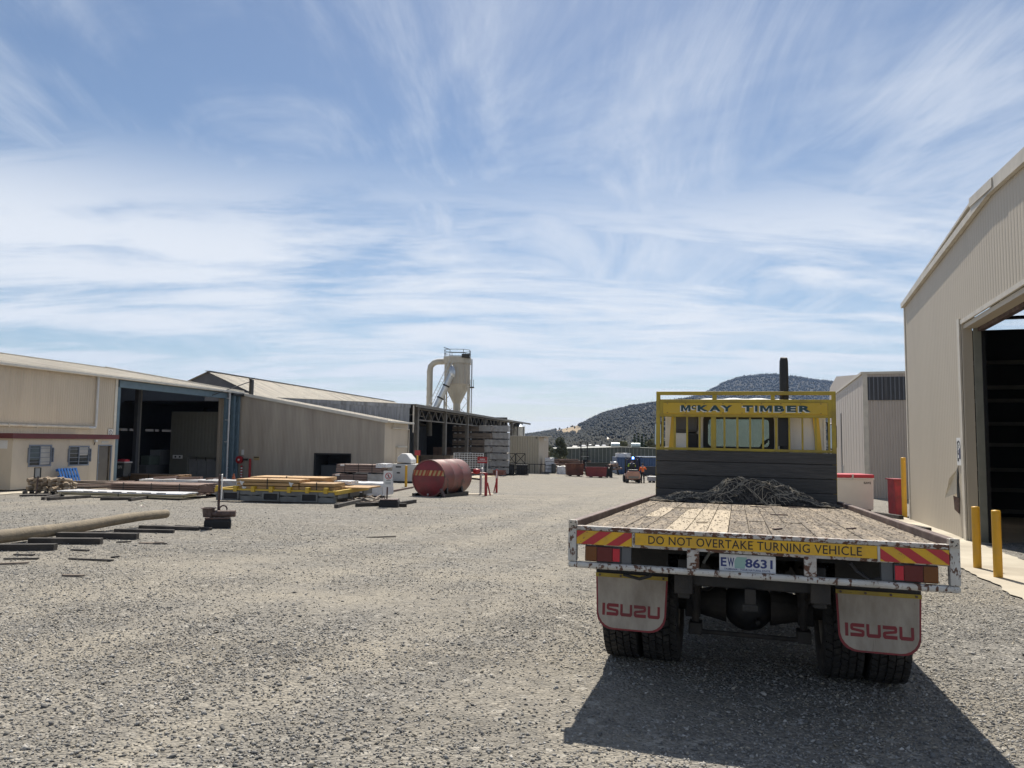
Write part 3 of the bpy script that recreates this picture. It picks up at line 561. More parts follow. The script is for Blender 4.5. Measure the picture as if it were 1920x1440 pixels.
def netlayer(nm, mt, cell, lift, amp, r, seed, warp):
    q = random.Random(seed); mb = MB(); nx, ny = int(2.15 / cell), int(.9 / cell); pt = {}
    for i in range(nx + 1):
        for j in range(ny + 1):
            x = -1.1 + i * cell + q.uniform(-.16, .16) * cell + warp * .05 * math.sin(j * .9 + seed) + (cell / 2 if j % 2 else 0); y = 4.40 + j * cell * .95 + q.uniform(-.16, .16) * cell + warp * .05 * math.sin(i * .5 + seed)
            y = min(y, 5.24); pt[i, j] = Vector((x, y - 4.86, heap(x, y) * lift + abs(q.gauss(0, amp)) + .008))
    for i in range(nx + 1):
        for j in range(ny):
            for di in ((0, 1) if j % 2 else (0, -1)):
                a, b = pt[i, j], pt.get((i + di, j + 1))
                if b is None or q.random() < .08 or max(a.z, b.z) < .02 and q.random() < .35: continue
                m_ = (a + b) / 2 + Vector((q.uniform(-.012, .012), q.uniform(-.012, .012), q.uniform(-.004, .016)))
                mb.tube([a, m_, b], r, 4, False)
    part(nm, mb, mt, net)
netlayer('net_mesh', NETM, .034, .97, .008, .0034, 1, 1); netlayer('net_mesh', NETM, .040, .93, .010, .0036, 2, 1.4); netlayer('net_mesh', NETL, .050, 1.03, .007, .0034, 3, 1.8)
for (sd, n_, col_) in ((4, 4, NETL), (9, 4, NETM)):
    q = random.Random(sd)
    for k in range(n_):
        cx0, cy0, rr0 = q.uniform(-.95, .85), q.uniform(4.5, 4.8), q.uniform(.07, .2)
        pts = []
        for t in np.linspace(0, q.uniform(3.5, 7), 26):
            x = cx0 + rr0 * math.cos(t) * 1.5 + .03 * t; y = cy0 + rr0 * .8 * math.sin(t + .4); x = max(-1.1, min(1.1, x)); y = min(5.2, max(4.36, y))
            pts.append((x, y - 4.86, heap(x, y) * 1.04 + .012 + .006 * math.sin(3 * t)))
        part('net_rope', MB().tube(pts, .0045, 5), col_, net)
# ------------------------------------------------------------------ left row of sheds: one common frame, x along the row, y into the sheds
OFFS = {}
_part0 = part
def part(name, mb, mat, parent=None, smooth=False, bevel=0.0, angle=None):
    o = _part0(name, mb, mat, parent, smooth, bevel, angle)
    if parent is not None and parent.name in OFFS: o.matrix_parent_inverse = Matrix.Translation(-OFFS[parent.name])
    return o
class Frame:
    def __init__(s, p, az):
        s.m = Matrix.Translation((p[0], p[1], 0)) @ Matrix.Rotation(math.pi / 2 - rad(az), 4, 'Z'); s.i = s.m.inverted(); s.o = s.i @ EYE
    def hit(s, u, v, axis, val):
        d = s.i.to_3x3() @ ray(u, v); k = (val - s.o[axis]) / d[axis]; return s.o + d * k
    def Y(s, u, v, o): return s.hit(u, v, 1, o)         # on the plane y = o
    def X(s, u, v, t): return s.hit(u, v, 0, t)         # on the plane x = t
    def g(s, t, o): p = s.m @ Vector((t, o, 0)); return GU(p.x, p.y)
    def thing(s, name, label, cat, t, o, z=None, group=None):
        z = s.g(t, o) if z is None else z; b = Vector((t, o, z))
        e = thing(name, label, cat, group=group, mat4=s.m @ Matrix.Translation(b)); OFFS[e.name] = b; return e
_h = gp(19, 923)
LF = Frame((_h.x, _h.y), 10.3)
def corr(mb, a, b, z0, z1, pitch=.15, d=.010, out=Vector((0, -1, 0))):
    """ribbed metal sheet from plan point a to b; z0, z1 numbers or functions of the 0..1 position"""
    a, b = Vector((a[0], a[1], 0)), Vector((b[0], b[1], 0)); L_ = (b - a).length; n = max(2, int(L_ / pitch)) ; vs = []
    f0 = z0 if callable(z0) else (lambda s: z0); f1 = z1 if callable(z1) else (lambda s: z1)
    for i in range(n + 1):
        for q, off in ((0, 0), (.3, 0), (.42, d), (.88, d)):
            s = min(1., (i + q) / n)
            if i == n and q > 0: break
            p = a.lerp(b, s) + Vector(out) * off; vs.append((p, s))
    V = []; [V.extend([(p.x, p.y, f0(s)), (p.x, p.y, f1(s))]) for p, s in vs]
    return mb.add(V, [(2 * i, 2 * i + 2, 2 * i + 3, 2 * i + 1) for i in range(len(vs) - 1)])
CREAM = M('cream_steel_sheet', (.50, .43, .335), .55, var=.05, vscale=1.2, dirt=(.42, .355, .27), damt=.40, dscale=.9, stretch=(1.5, 1.5, .25), chip=(.28, .2, .13), camt=.24, cscale=5, cstretch=(2, 2, .2))
CREAMD = M('aged_cream_sheet', (.39, .345, .285), .6, var=.08, vscale=1.5, dirt=(.29, .25, .205), damt=.45, dscale=.8, stretch=(1.8, 1.8, .2), chip=(.15, .11, .08), camt=.25, cscale=4, cstretch=(3, 3, .15))
ROOFC = M('cream_roof_sheet', (.60, .545, .445), .5, var=.08, vscale=.8, dirt=(.34, .30, .24), damt=.42, dscale=.5, stretch=(2, .3, 1), chip=(.2, .17, .13), camt=.3, cscale=1.4, cstretch=(2, .3, 1))
ZINC = M('weathered_zinc', (.26, .28, .31), .5, .25, var=.2, vscale=1.4, stretch=(3, 3, .3), dirt=(.10, .10, .10), damt=.40, dscale=1.6, chip=(.07, .065, .06), camt=.36, cscale=3, cstretch=(4, 4, .3))
BLUEST = M('blue_steel', (.115, .175, .22), .5, var=.12, dirt=(.08, .12, .15), damt=.35, dscale=2)
PIPE = M('cream_pipe', (.52, .48, .41), .5, dirt=(.35, .22, .12), damt=.32, dscale=2); PIPEG = M('pale_pipe', (.52, .53, .54), .45)
INSHADE = M('painted_interior_shade', (.028, .029, .032), .9); SLATEF = M('interior_floor', (.09, .085, .08), .9)  # near-black colour stands in for the shade inside the sheds
ROOMG = M('grey_green_room', (.13, .13, .11), .65, var=.06, dirt=(.12, .12, .10), damt=.3, dscale=1); ROOMD = M('room_door_grey', (.20, .20, .20), .6)
GUTTER = M('gutter_white', (.60, .57, .50), .5, dirt=(.42, .38, .31), damt=.35, dscale=1.5); BURG = M('burgundy_trim', (.13, .028, .03), .55, dirt=(.10, .035, .035), damt=.4, dscale=2)
HUTW = M('hut_panel', (.56, .485, .38), .6, var=.04, dirt=(.46, .395, .305), damt=.38, dscale=1.0, stretch=(1, 1, .5))
ALU = M('window_aluminium', (.22, .25, .30), .45, .4); BLIND = M('window_blind', (.46, .45, .42), .7); DGLASS = M('dark_window_glass', (.035, .045, .05), .08)
SIGNW = M('sign_white', (.62, .62, .61), .5, var=.03, dirt=(.5, .5, .48), damt=.3, dscale=6); SIGNK = M('sign_black', (.02, .02, .022), .5); SRED = M('prohibition_red', (.45, .03, .05), .5)
CONC = M('concrete', (.44, .40, .32), .9, var=.14, vscale=.7, dirt=(.30, .26, .20), damt=.45, dscale=.6, bump=.3, bscale=20)
REDP = M('fire_red_paint', (.34, .018, .022), .45, dirt=(.22, .03, .03), damt=.35, dscale=4); YPOST = M('bollard_yellow', (.60, .33, .02), .5, var=.05, dirt=(.45, .27, .06), damt=.35, dscale=4, chip=(.2, .15, .1), camt=.24, cscale=30)
def prohibition(parent, fn, cx, cz, r, figure=True):
    n = 24; ring = MB(); vs = [fn(cx + q * math.cos(2 * math.pi * i / n), cz + q * math.sin(2 * math.pi * i / n), .0) for q in (r, r * .8) for i in range(n)]
    ring.add(vs, [(i, (i + 1) % n, n + (i + 1) % n, n + i) for i in range(n)]); part('red_ring', ring, SRED, parent)
    part('red_slash', MB().add([fn(cx + a * r, cz + b * r, .001) for a, b in ((-.62, .5), (-.5, .62), (.62, -.5), (.5, -.62))], [(0, 1, 2, 3)]), SRED, parent)
    if figure:
        fg = MB(); fg.add([fn(cx + .11 * r * math.cos(t), cz + .5 * r + .13 * r * math.sin(t), -.001) for t in np.linspace(0, 6.283, 9)[:-1]], [tuple(range(8))])
        fg.add([fn(cx + a * r, cz + b * r, -.001) for a, b in ((-.16, .34), (.16, .34), (.13, -.1), (.30, -.62), (.12, -.62), (0, -.2), (-.14, -.62), (-.32, -.62), (-.12, -.1))], [tuple(range(9))]); part('figure', fg, SIGNK, parent)

# main shed -------------------------------------------------------
SO = 2.4
eL, eR = LF.Y(0, 682, SO), LF.Y(432, 734, SO); ze = (eL.z + eR.z) / 2
dL, dR = LF.Y(223, 726, SO), LF.Y(424, 748, SO); tdL, tdR = dL.x, dR.x; zd = min(dL.z, ze - .45); tR = LF.Y(446, 745, SO).x
rdg = LF.Y(180, 688, SO + 11); zb = -1.9; TL = -12.0
shed = LF.thing('machinery_shed', 'long cream steel shed with wide open doorway framed in blue', 'shed', (tdL + tdR) / 2, SO)
mb = MB(); corr(mb, (TL, SO), (tdL - .12, SO), zb, ze); corr(mb, (tdL - .12, SO), (tdR + .05, SO), zd + .42, ze); part('wall', mb, CREAM, shed)
mb = MB(); corr(mb, (tR - .05, SO + 9.1), (tR - .05, SO + 22), zb, lambda s: ze + (rdg.z - ze) * (1 - abs(2 * (9.1 + 12.9 * s) / 22 - 1)) - .05, out=(1, 0, 0)); part('end_wall', mb, CREAM, shed)
mb = MB(); corr(mb, (TL, SO + .05), (TL, SO + 22), zb, lambda s: ze + (rdg.z - ze) * (1 - abs(2 * s - 1)) - .05, out=(-1, 0, 0)); part('end_wall', mb, CREAM, shed)
OI, TP = SO + 9, tR + 10.0
lz0, lz1 = LF.Y(240, 808, OI).z, LF.Y(240, 803.5, OI).z
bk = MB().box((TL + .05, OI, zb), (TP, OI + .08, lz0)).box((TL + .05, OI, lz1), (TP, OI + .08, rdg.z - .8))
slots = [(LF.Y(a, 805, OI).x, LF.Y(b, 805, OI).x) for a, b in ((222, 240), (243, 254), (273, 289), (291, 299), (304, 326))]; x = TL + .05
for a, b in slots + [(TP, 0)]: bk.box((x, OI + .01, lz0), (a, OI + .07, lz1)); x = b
part('back_partition', bk, INSHADE, shed)
part('end_partition', MB().box((TP, SO + .3, zb), (TP + .08, OI + .08, 4.2)), INSHADE, shed); part('inner_ceiling', MB().box((tR + .05, SO + .3, 4.2), (TP + .08, OI + .08, 4.25)), INSHADE, shed)
part('dark_shade_ceiling', MB().add([(TL, SO + .1, ze - .12), (tR - .06, SO + .1, ze - .12), (tR - .06, OI, ze + (rdg.z - ze) * 9 / 11 - .15), (TL, OI, ze + (rdg.z - ze) * 9 / 11 - .15)], [(0, 1, 2, 3)]), INSHADE, shed)  # near-black sheet under the roof paints the inside as shade
part('dark_shade_lining', MB().box((TL + .03, SO + .03, zb), (tdL - .4, SO + .05, ze - .13)), INSHADE, shed)  # near-black sheet over the cream wall paints the inside as shade
mb = MB()
def roofsheet(o0, z0, o1, z1, t0, t1, pitch=.2, d=.03):
    n = int((t1 - t0) / pitch); V = []
    for i in range(n + 1):
        for q, h in ((0, 0), (.55, 0), (.62, d), (.93, d)):
            t = t0 + (i + q) * pitch
            if t > t1: break
            V += [(t, o0, z0 + h), (t, o1, z1 + h)]
    return V, [(2 * i, 2 * i + 2, 2 * i + 3, 2 * i + 1) for i in range(len(V) // 2 - 1)]
for o0, z0, o1, z1 in ((SO - .22, ze + .06, SO + 11, rdg.z), (SO + 22.2, ze + .06, SO + 11, rdg.z)): mb.add(*roofsheet(o0, z0, o1, z1, TL - .2, tR + .25))
part('roof', mb, ROOFC, shed)
part('ridge_cap', MB().box((TL - .2, SO + 10.8, rdg.z + .02), (tR + .25, SO + 11.2, rdg.z + .06)), GUTTER, shed)
part('gutter', MB().box((TL - .2, SO - .36, ze - .09), (tR + .2, SO - .215, ze + .05)), GUTTER, shed, bevel=.02)
part('verge_flashing', MB().bar((tR + .27, SO - .3, ze + .05), (tR + .27, SO + 11, rdg.z + .04), .06, .2), GUTTER, shed)
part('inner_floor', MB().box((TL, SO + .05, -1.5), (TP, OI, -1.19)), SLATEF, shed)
part('door_header', MB().box((tdL, SO - .05, zd), (tdR + .1, SO + .2, zd + .40)), BLUEST, shed, bevel=.01)
part('door_track', MB().box((LF.Y(275, 728, SO).x, SO - .12, zd + .42), (LF.Y(400, 742, SO).x, SO - .055, zd + .50)), GUTTER, shed)
part('door_jamb', MB().box((tdL - .11, SO - .06, zb), (tdL + .10, SO + .15, zd - .002)), BLUEST, shed, bevel=.01)
part('jamb_flashing', MB().box((tdL - .32, SO - .05, zb), (tdL - .125, SO - .024, zd + .6)), GUTTER, shed)
part('door_jamb', MB().box((tdR + .0, SO - .05, zb), (tdR + .35, SO + .15, zd - .002)), BLUEST, shed, bevel=.01)
pt = LF.Y(185, 706, SO - .12); pb = LF.Y(184, 802, SO - .12); pl_ = LF.Y(0, 796, SO - .12)
part('downpipe', MB().tube([(pt.x, SO - .12, ze - .08), (pt.x, SO - .12, pb.z + .12), (pt.x - .05, SO - .12, pb.z), (pt.x - .6, SO - .12, pb.z)], .06, 8), PIPEG, shed)
part('overflow_pipe', MB().cyl((pt.x - .55, SO - .12, pb.z), (TL, SO - .12, pb.z + .05), .065, n=8), PIPE, shed)
for t in (-2, 0, 2, 3.6): part('pipe_clip', MB().box((t, SO - .20, pb.z - .08), (t + .04, SO - .03, pb.z + .09)), PIPE, shed)
dp = LF.Y(431, 740, SO - .25); part('downpipe', MB().cyl((dp.x, SO - .25, ze - .05), (dp.x, SO - .25, zb), .06, n=8), PIPEG, shed)
for z in (ze - .5, ze - 2, ze - 3.5): part('pipe_clip', MB().box((dp.x - .07, SO - .26, z), (dp.x + .07, SO - .0, z + .04)), PIPEG, shed)
# blue lattice column between shed and annex
c0, c1 = LF.Y(434, 760, SO - .1).x, LF.Y(446, 760, SO - .1).x
lc = LF.thing('lattice_column', 'blue steel lattice column between the doorway and the ribbed annex', 'column', c0, SO - .15)
for k, t in enumerate((c0 + .12, c1 - .1)): part('chord', MB().box((t - .09, SO - .3, zb), (t + .09, SO - .02, ze - .1)), BLUEST, lc, bevel=.01)
for k in range(7): z = -1.3 + k * .8; part('lacing', MB().bar((c0 + .15, SO - .16, z), (c1 - .12, SO - .16, z + .8), .06, .05), BLUEST, lc)
# jib on the shed corner
j0, j1, j2 = LF.Y(436, 739, SO - .4), LF.Y(476, 737, SO - .4), LF.Y(472, 712, SO - .4); js = LF.Y(398, 741, SO - .3)
jib = LF.thing('wall_jib', 'black steel wall jib with upright stub and stay rod on the shed corner', 'jib', j0.x, SO - .4, j0.z)
part('jib_beam', MB().box((j0.x, SO - .5, j0.z - .07), (j1.x, SO - .3, j0.z + .09)), BLACKP, jib, bevel=.01); part('jib_upright', MB().box((j2.x - .16, SO - .5, j0.z + .092), (j2.x + .16, SO - .3, j2.z)), BLACKP, jib, bevel=.01)
part('jib_cap', MB().bar((j2.x - .25, SO - .4, j2.z + .03), (j2.x + .3, SO - .4, j2.z + .12), .18, .08), BLACKP, jib); part('stay_rod', MB().cyl((js.x, SO - .3, js.z), (j2.x, SO - .4, j2.z - .1), .03, n=6), BLACKP, jib)
# room inside the doorway
tRm = tR - .9; r0, r1 = LF.X(322, 773, tRm), LF.X(410, 772, tRm); rz = r0.z; rs = LF.X(360, 857, tRm).z; rT = tRm + 5
rm = LF.thing('inner_room', 'grey green sheeted room standing inside the open shed doorway', 'room', tRm, (r0.y + r1.y) / 2)
mb = MB(); corr(mb, (tRm, r1.y - .6), (tRm, r0.y), rs, rz, .25, .006, (-1, 0, 0)); corr(mb, (tRm, r0.y), (rT, r0.y), zb, rz, .25, .006, (0, 1, 0)); part('upper_wall', mb, ROOMG, rm)
part('lower_wall', MB().box((tRm + .3, r1.y - .6, zb), (rT, r0.y - .05, rs - .02)).box((tRm + .02, LF.X(350, 880, tRm).y, zb), (tRm + .3, r0.y - .02, rs - .01)), ROOMG, rm)
part('lid', MB().box((tRm + .02, r1.y - .6, rz), (rT, r0.y, rz + .05)), ROOMG, rm)
q0, q1 = LF.X(352, 880, tRm + .25).y, LF.X(405, 880, tRm + .25).y
for k in range(3):
    a_, b_ = q0 + (q1 - q0) * k / 3, q0 + (q1 - q0) * (k + 1) / 3
    d_ = part('room_door', MB().box((tRm + .24, b_ + .02, zb), (tRm + .29, a_ - .02, rs - .15)), ROOMD, rm, bevel=.01); part('handle', MB().box((tRm + .20, b_ + .06, .0), (tRm + .238, b_ + .1, .25)), SIGNK, d_)
s0, s1 = LF.X(324, 853, tRm - .04), LF.X(342, 860, tRm - .04); part('notice', MB().box((tRm - .045, s1.y, s1.z), (tRm - .03, s0.y, s0.z)), SIGNW, rm)
for a in (.28, .72): part('notice_mark', MB().add([(tRm - .047, s0.y + (s1.y - s0.y) * a + .08 * math.cos(t), (s0.z + s1.z) / 2 + .07 * math.sin(t)) for t in np.linspace(0, 6.28, 9)[:-1]], [tuple(range(8))]), SIGNK, rm)
dlf = LF.thing('sliding_door', 'cream sheeted sliding door leaf just inside the right of the doorway', 'door', tRm - .25, LF.X(416, 800, tRm - .25).y)
mb = MB(); corr(mb, (tRm - .25, LF.X(426, 800, tRm - .25).y), (tRm - .25, LF.X(408, 800, tRm - .25).y), zb, zd + .05, .2, .02, (-1, 0, 0)); part('leaf', mb, CREAMD, dlf)
for u, w_ in ((257, .25), (263, .10)):
    p = LF.Y(u, 780, SO + 4); one('interior_post', MB().box((p.x - w_ / 2, SO + 4 - w_ / 2, zb), (p.x + w_ / 2, SO + 4 + w_ / 2, ze)), M('interior_steel%d' % u, (.075, .078, .085) if u < 260 else (.20, .19, .17), .6), 'heavy dark steel post inside the open shed' if u < 260 else 'slim pale steel pipe post beside the heavy dark post in the shed', 'post').matrix_world = LF.m
mc = LF.thing('sawing_machine', 'dim grey machine bench standing deep inside the open shed', 'machine', LF.Y(300, 870, SO + 6).x, SO + 6, -1.19)
p0, p1 = LF.Y(266, 860, SO + 6), LF.Y(318, 870, SO + 6)
part('bed', MB().box((p0.x, SO + 5.6, -1.19), (p1.x, SO + 6.6, p1.z)), M('machine_grey', (.12, .125, .13), .6), mc, bevel=.03); part('cabinet', MB().box((p1.x - 1.6, SO + 5.7, p1.z + .002), (p1.x - .5, SO + 6.5, p0.z + .6)), M('machine_cab', (.24, .25, .26), .6), mc, bevel=.03)
part('guard', MB().box((p0.x + .4, SO + 5.7, p1.z + .002), (p0.x + 1.8, SO + 6.4, p0.z + .2)), M('machine_green', (.10, .13, .11), .6), mc, bevel=.05)

# site hut ---------------------------------------------------------
hR = LF.Y(213, 870, 0).x; hz = LF.Y(60, 818, 0).z; hb0 = LF.Y(19, 919, 0).z
hut = LF.thing('site_hut', 'cream panel site hut with burgundy roof trim and two barred windows', 'hut', hR / 2, 0)
wn_ = [(LF.Y(a, 835, 0).x, LF.Y(b, 835, 0).x, LF.Y(a, y1, 0).z, LF.Y(a, y0, 0).z) for a, b, y0, y1 in ((54.5, 97.5, 834, 875.5), (129.5, 168, 836, 874))]
dd = (LF.Y(185, 840, 0).x, LF.Y(208, 840, 0).x, hb0 + .02, LF.Y(196, 836, 0).z)
cuts = sorted([(a, b, z0, z1) for a, b, z0, z1 in wn_] + [dd]); x = 0
pn = 0
def panel(a, b, z0, z1):
    if b - a > .02 and z1 - z0 > .02: part('wall_panel', MB().box((a + .003, 0, z0), (b - .003, .07, z1)), HUTW, hut, bevel=.004)
for a, b, z0, z1 in cuts:
    n = max(1, round((a - x) / 1.2))
    for k in range(n): panel(x + (a - x) * k / n, x + (a - x) * (k + 1) / n, hb0, hz)
    panel(a, b, hb0, z0 - .004); panel(a, b, z1 + .004, hz); x = b
panel(x, hR, hb0, hz)
part('end_panel', MB().box((-.02, .001, hb0), (.05, SO - .05, hz)), HUTW, hut); part('end_panel', MB().box((hR - .05, .072, hb0), (hR, SO - .05, hz)), HUTW, hut)
part('roof', MB().box((-.12, -.10, hz + .002), (hR + .1, SO - .03, hz + .05)), HUTW, hut); part('roof_trim', MB().box((-.15, -.14, hz - .10), (hR + .12, -.102, hz + .12)), BURG, hut); part('roof_trim', MB().box((-.19, -.14, hz - .10), (-.152, SO - .03, hz + .12)), BURG, hut)
part('skid', MB().box((.05, .1, hb0 - .5), (hR - .05, .2, hb0 - .002)), DARKSTEEL, hut); part('skid', MB().box((.05, SO - .4, hb0 - .5), (hR - .05, SO - .3, hb0 - .002)), DARKSTEEL, hut)
part('hut_floor', MB().box((.06, .08, hb0 + .004), (hR - .06, SO - .06, hb0 + .05)), DARKSTEEL, hut)
for wi, (a, b, z0, z1) in enumerate(wn_):
    w_ = part('window', MB().box((a, .03, z0), (b, .05, z1)), DGLASS, hut); fr = MB()
    for bx in (((a, -.02, z0), (a + .06, .029, z1)), ((b - .06, -.02, z0), (b, .029, z1)), ((a + .061, -.02, z0), (b - .061, .029, z0 + .06)), ((a + .061, -.02, z1 - .06), (b - .061, .029, z1)), (((a + b) / 2 - .025, -.01, z0 + .061), ((a + b) / 2 + .025, .029, z1 - .061))): fr.box(*bx)
    part('frame', fr, ALU, w_)
    part('blind', MB().box(((a + b) / 2 + .03, .012, z0 + (.08 if wi == 0 else (z1 - z0) * .52)), (b - .07, .026, z1 - .07)), BLIND, w_)
    if wi == 0: part('blind', MB().box((a + .07, .018, z0 + .3), ((a + b) / 2 - .03, .026, z1 - .07)), M('teal_blind', (.10, .13, .14), .6), w_)
    for k in range(4): part('security_bar', MB().cyl((a - .05, -.07, z0 + .2 + k * (z1 - z0 - .35) / 3), (b + .05, -.07, z0 + .2 + k * (z1 - z0 - .35) / 3), .013, n=6), M('bar_grey%d%d' % (wi, k), (.20, .23, .27), .5, .4), w_)
    for xx in (a - .04, b + .04): part('bar_upright', MB().box((xx - .015, -.085, z0 + .18), (xx + .015, -.001, z1 - .13)), ALU, w_)
a, b, z0, z1 = dd
df = MB().box((a - .05, -.03, z0), (a - .001, .04, z1 + .05)).box((b + .001, -.03, z0), (b + .06, .04, z1 + .05)).box((a - .001, -.03, z1 + .001), (b + .001, .04, z1 + .05)); dfr = part('door_frame', df, ALU, hut)
dl = part('door', MB().box((a + .01, .055, z0), (b - .12, .09, z1 - .01)), M('hut_door', (.12, .11, .095), .6), hut); part('door_handle', MB().cyl((a + .1, .02, z0 + 1.0), (a + .1, .054, z0 + 1.0), .03, n=8), ALU, dl)
lp = LF.Y(180, 827, -.1); lm = part('floodlight', MB().box((lp.x - .06, -.16, lp.z - .05), (lp.x + .06, -.04, lp.z + .05)), SIGNW, hut, bevel=.02); part('lamp_arm', MB().cyl((lp.x, -.05, lp.z - .06), (lp.x, -.001, lp.z - .2), .02, n=6), DARKSTEEL, lm)
nt_ = LF.X(10, 830, -.03); part('notice', MB().box((-.035, .25, nt_.z - .25), (-.0215, .75, nt_.z + .1)), SIGNW, hut)
part('door_plate', MB().box((LF.Y(190, 829, 0).x, -.012, LF.Y(190, 831, 0).z), (LF.Y(203, 829, 0).x, -.001, LF.Y(190, 827, 0).z)), BLIND, hut)
sp_ = LF.Y(207.5, 811.5, SO - .06); sgn = LF.thing('speed_sign', 'square white sign with a dark ringed number on the shed wall above the hut door', 'sign', sp_.x, SO - .05, sp_.z)
part('board', MB().box((sp_.x - .18, SO - .06, sp_.z - .19), (sp_.x + .18, SO - .045, sp_.z + .19)), SIGNW, sgn); n = 24; ring = MB(); vs = [(sp_.x + q * math.cos(6.2832 * i / n), SO - .063, sp_.z + q * math.sin(6.2832 * i / n)) for q in (.135, .10) for i in range(n)]; ring.add(vs, [(i, (i + 1) % n, n + (i + 1) % n, n + i) for i in range(n)])
part('ring', ring, SIGNK, sgn); part('digit', text_mb('5', sp_.x - .04, sp_.x + .04, sp_.z - .06, sp_.z + .06, lambda x, z: Vector((x, SO - .064, z)), .01), SIGNK, sgn)

# annex ------------------------------------------------------------
tA = tR + .12; aL = LF.X(449, 738, tA); aR = LF.X(722, 789.5, tA); oR = aR.y; tB = LF.Y(764, 850, oR).x; aE = aR.z
slope = (aL.z - aR.z) / (aL.y - aR.y); zA = lambda o: aR.z + (o - oR) * slope
ann = LF.thing('ribbed_annex', 'lean-to annex of ribbed cream sheet with a dark low opening', 'annex', tA, (oR + SO) / 2)
w0, w1 = LF.X(656, 870, tA), LF.X(591.5, 852, tA); mb = MB()
def annwall(o0, o1, z0f, z1f): corr(mb, (tA, o0), (tA, o1), z0f, z1f, .105, .012, (-1, 0, 0))
zs_ = lambda o0, o1: (lambda s: zA(o0 + (o1 - o0) * s) - .03)
annwall(oR, w0.y, zb, zs_(oR, w0.y)); annwall(w0.y, w1.y, w1.z, zs_(w0.y, w1.y)); annwall(w1.y, SO - .02, zb, zs_(w1.y, SO - .02)); part('end_wall', mb, CREAMD, ann)
mb = MB(); corr(mb, (tA, oR), (tB, oR), zb, aE - .03, .25, .012); part('side_wall', mb, CREAM, ann)
mb = MB(); corr(mb, (tB, oR), (tB, SO + 1), zb, lambda s: zA(oR + (SO + 1 - oR) * s) - .03, .2, .02, (1, 0, 0)); part('end_wall', mb, CREAMD, ann)
mb = MB(); V, Fc = roofsheet(oR - .25, zA(oR - .25) + .03, SO + 1.0, zA(SO + 1.0) + .03, tA - .12, tB + .15); mb.add(V, Fc); part('roof', mb, ROOFC, ann)
part('verge_flashing', MB().bar((tA - .14, oR - .25, zA(oR - .25) + .0), (tA - .14, SO - .1, zA(SO - .1) + .0), .05, .20), GUTTER, ann); part('gutter', MB().box((tA - .1, oR - .40, aE - .10), (tB + .3, oR - .255, aE + .03)), GUTTER, ann, bevel=.015)
part('downpipe', MB().tube([(tA + 1.2, oR - .3, aE - .1), (tA + 1.2, oR - .1, aE - .45), (tB - .05, oR - .1, aE - .5), (tB - .05, oR - .1, zb)], .045, 8), PIPE, ann)
part('dark_reveal', MB().box((tA + .05, w0.y, zb), (tA + 2.2, w0.y + .04, w1.z)).box((tA + .05, w1.y - .04, zb), (tA + 2.2, w1.y, w1.z)).box((tA + .05, w0.y, w1.z + .002), (tA + 2.2, w1.y, w1.z + .04)).box((tA + 2.2, w0.y, zb), (tA + 2.24, w1.y, w1.z)), INSHADE, ann)
fr = MB().box((tA - .05, w0.y - .08, zb), (tA + .04, w0.y - .001, w1.z + .1)).box((tA - .05, w1.y + .001, zb), (tA + .04, w1.y + .08, w1.z + .1)).box((tA - .05, w0.y - .001, w1.z + .001), (tA + .04, w1.y + .001, w1.z + .1)); part('opening_frame', fr, DARKSTEEL, ann)
wv = LF.X(628, 895, tA + .9); part('waste_bin', MB().box((tA + .6, w0.y + 1.0, zb), (tA + 1.6, w0.y + 2.4, w1.z - .75)), M('bin_grey', (.055, .06, .065), .6), ann, bevel=.04)
v0, v1 = LF.Y(744, 833, oR - .06), LF.Y(757, 833, oR - .06); part('side_door', MB().box((v0.x, oR - .05, zb), (v1.x + .3, oR - .016, LF.Y(750, 840, oR).z)), CREAM, ann, bevel=.01); part('door_canopy', MB().box((v0.x - .1, oR - .2, LF.Y(750, 839, oR).z), (v1.x + .5, oR - .015, LF.Y(750, 837, oR).z)), GUTTER, ann)
pt_ = LF.X(470, 860, tA)
# fire hose reel, red striped posts
hz0 = LF.X(450, 862, tA - .3); hr = LF.thing('hose_reel', 'dark red round fire hose reel on a striped post by the blue column', 'hose reel', tA - .35, hz0.y)
def LY(c, r0, r1, h, n=20): return MB().lathe([(.001, -h), (r0, -h), (r0, h), (.001, h)], c, 'x', n)
part('drum', MB().lathe([(.06, -.10), (.26, -.10), (.27, -.08), (.20, -.06), (.20, .06), (.27, .08), (.26, .10), (.06, .10)], (tA - .35, hz0.y, hz0.z), 'x', 24, True), REDP, hr, smooth=True, angle=40); part('hose', MB().lathe([(.20, -.055), (.25, -.055), (.25, .055), (.20, .055)], (tA - .35, hz0.y, hz0.z), 'x', 24, True), BLACK, hr)
part('hub', MB().cyl((tA - .50, hz0.y, hz0.z), (tA - .30, hz0.y, hz0.z), .07, n=12), SIGNW, hr); part('bracket', MB().box((tA - .40, hz0.y - .62, hz0.z - .05), (tA - .30, hz0.y - .20, hz0.z + .09)), DARKSTEEL, hr)
def stripedpost(u, v0, v1, plane, lab, cat='post', grp='red and white striped posts'):
    a = LF.X(u, v0, plane); t = LF.thing('striped_post', lab, cat, plane, a.y, group=grp); z = LF.g(plane, a.y) - .05; part('pole', MB().cyl((plane, a.y, z), (plane, a.y, a.z), .07, n=10), REDP, t)
    k = 0; zz = z + .1
    while zz < a.z - .1:
        part('white_band', MB().tube([(plane, a.y, zz), (plane, a.y, zz + .09)], .0715, 10, False), SIGNW, t); zz += .19
stripedpost(453, 873, 900, tA - .3, 'red and white banded post under the hose reel'); stripedpost(427, 873, 900, tA - .9, 'red and white banded post guarding the foot of the downpipe')
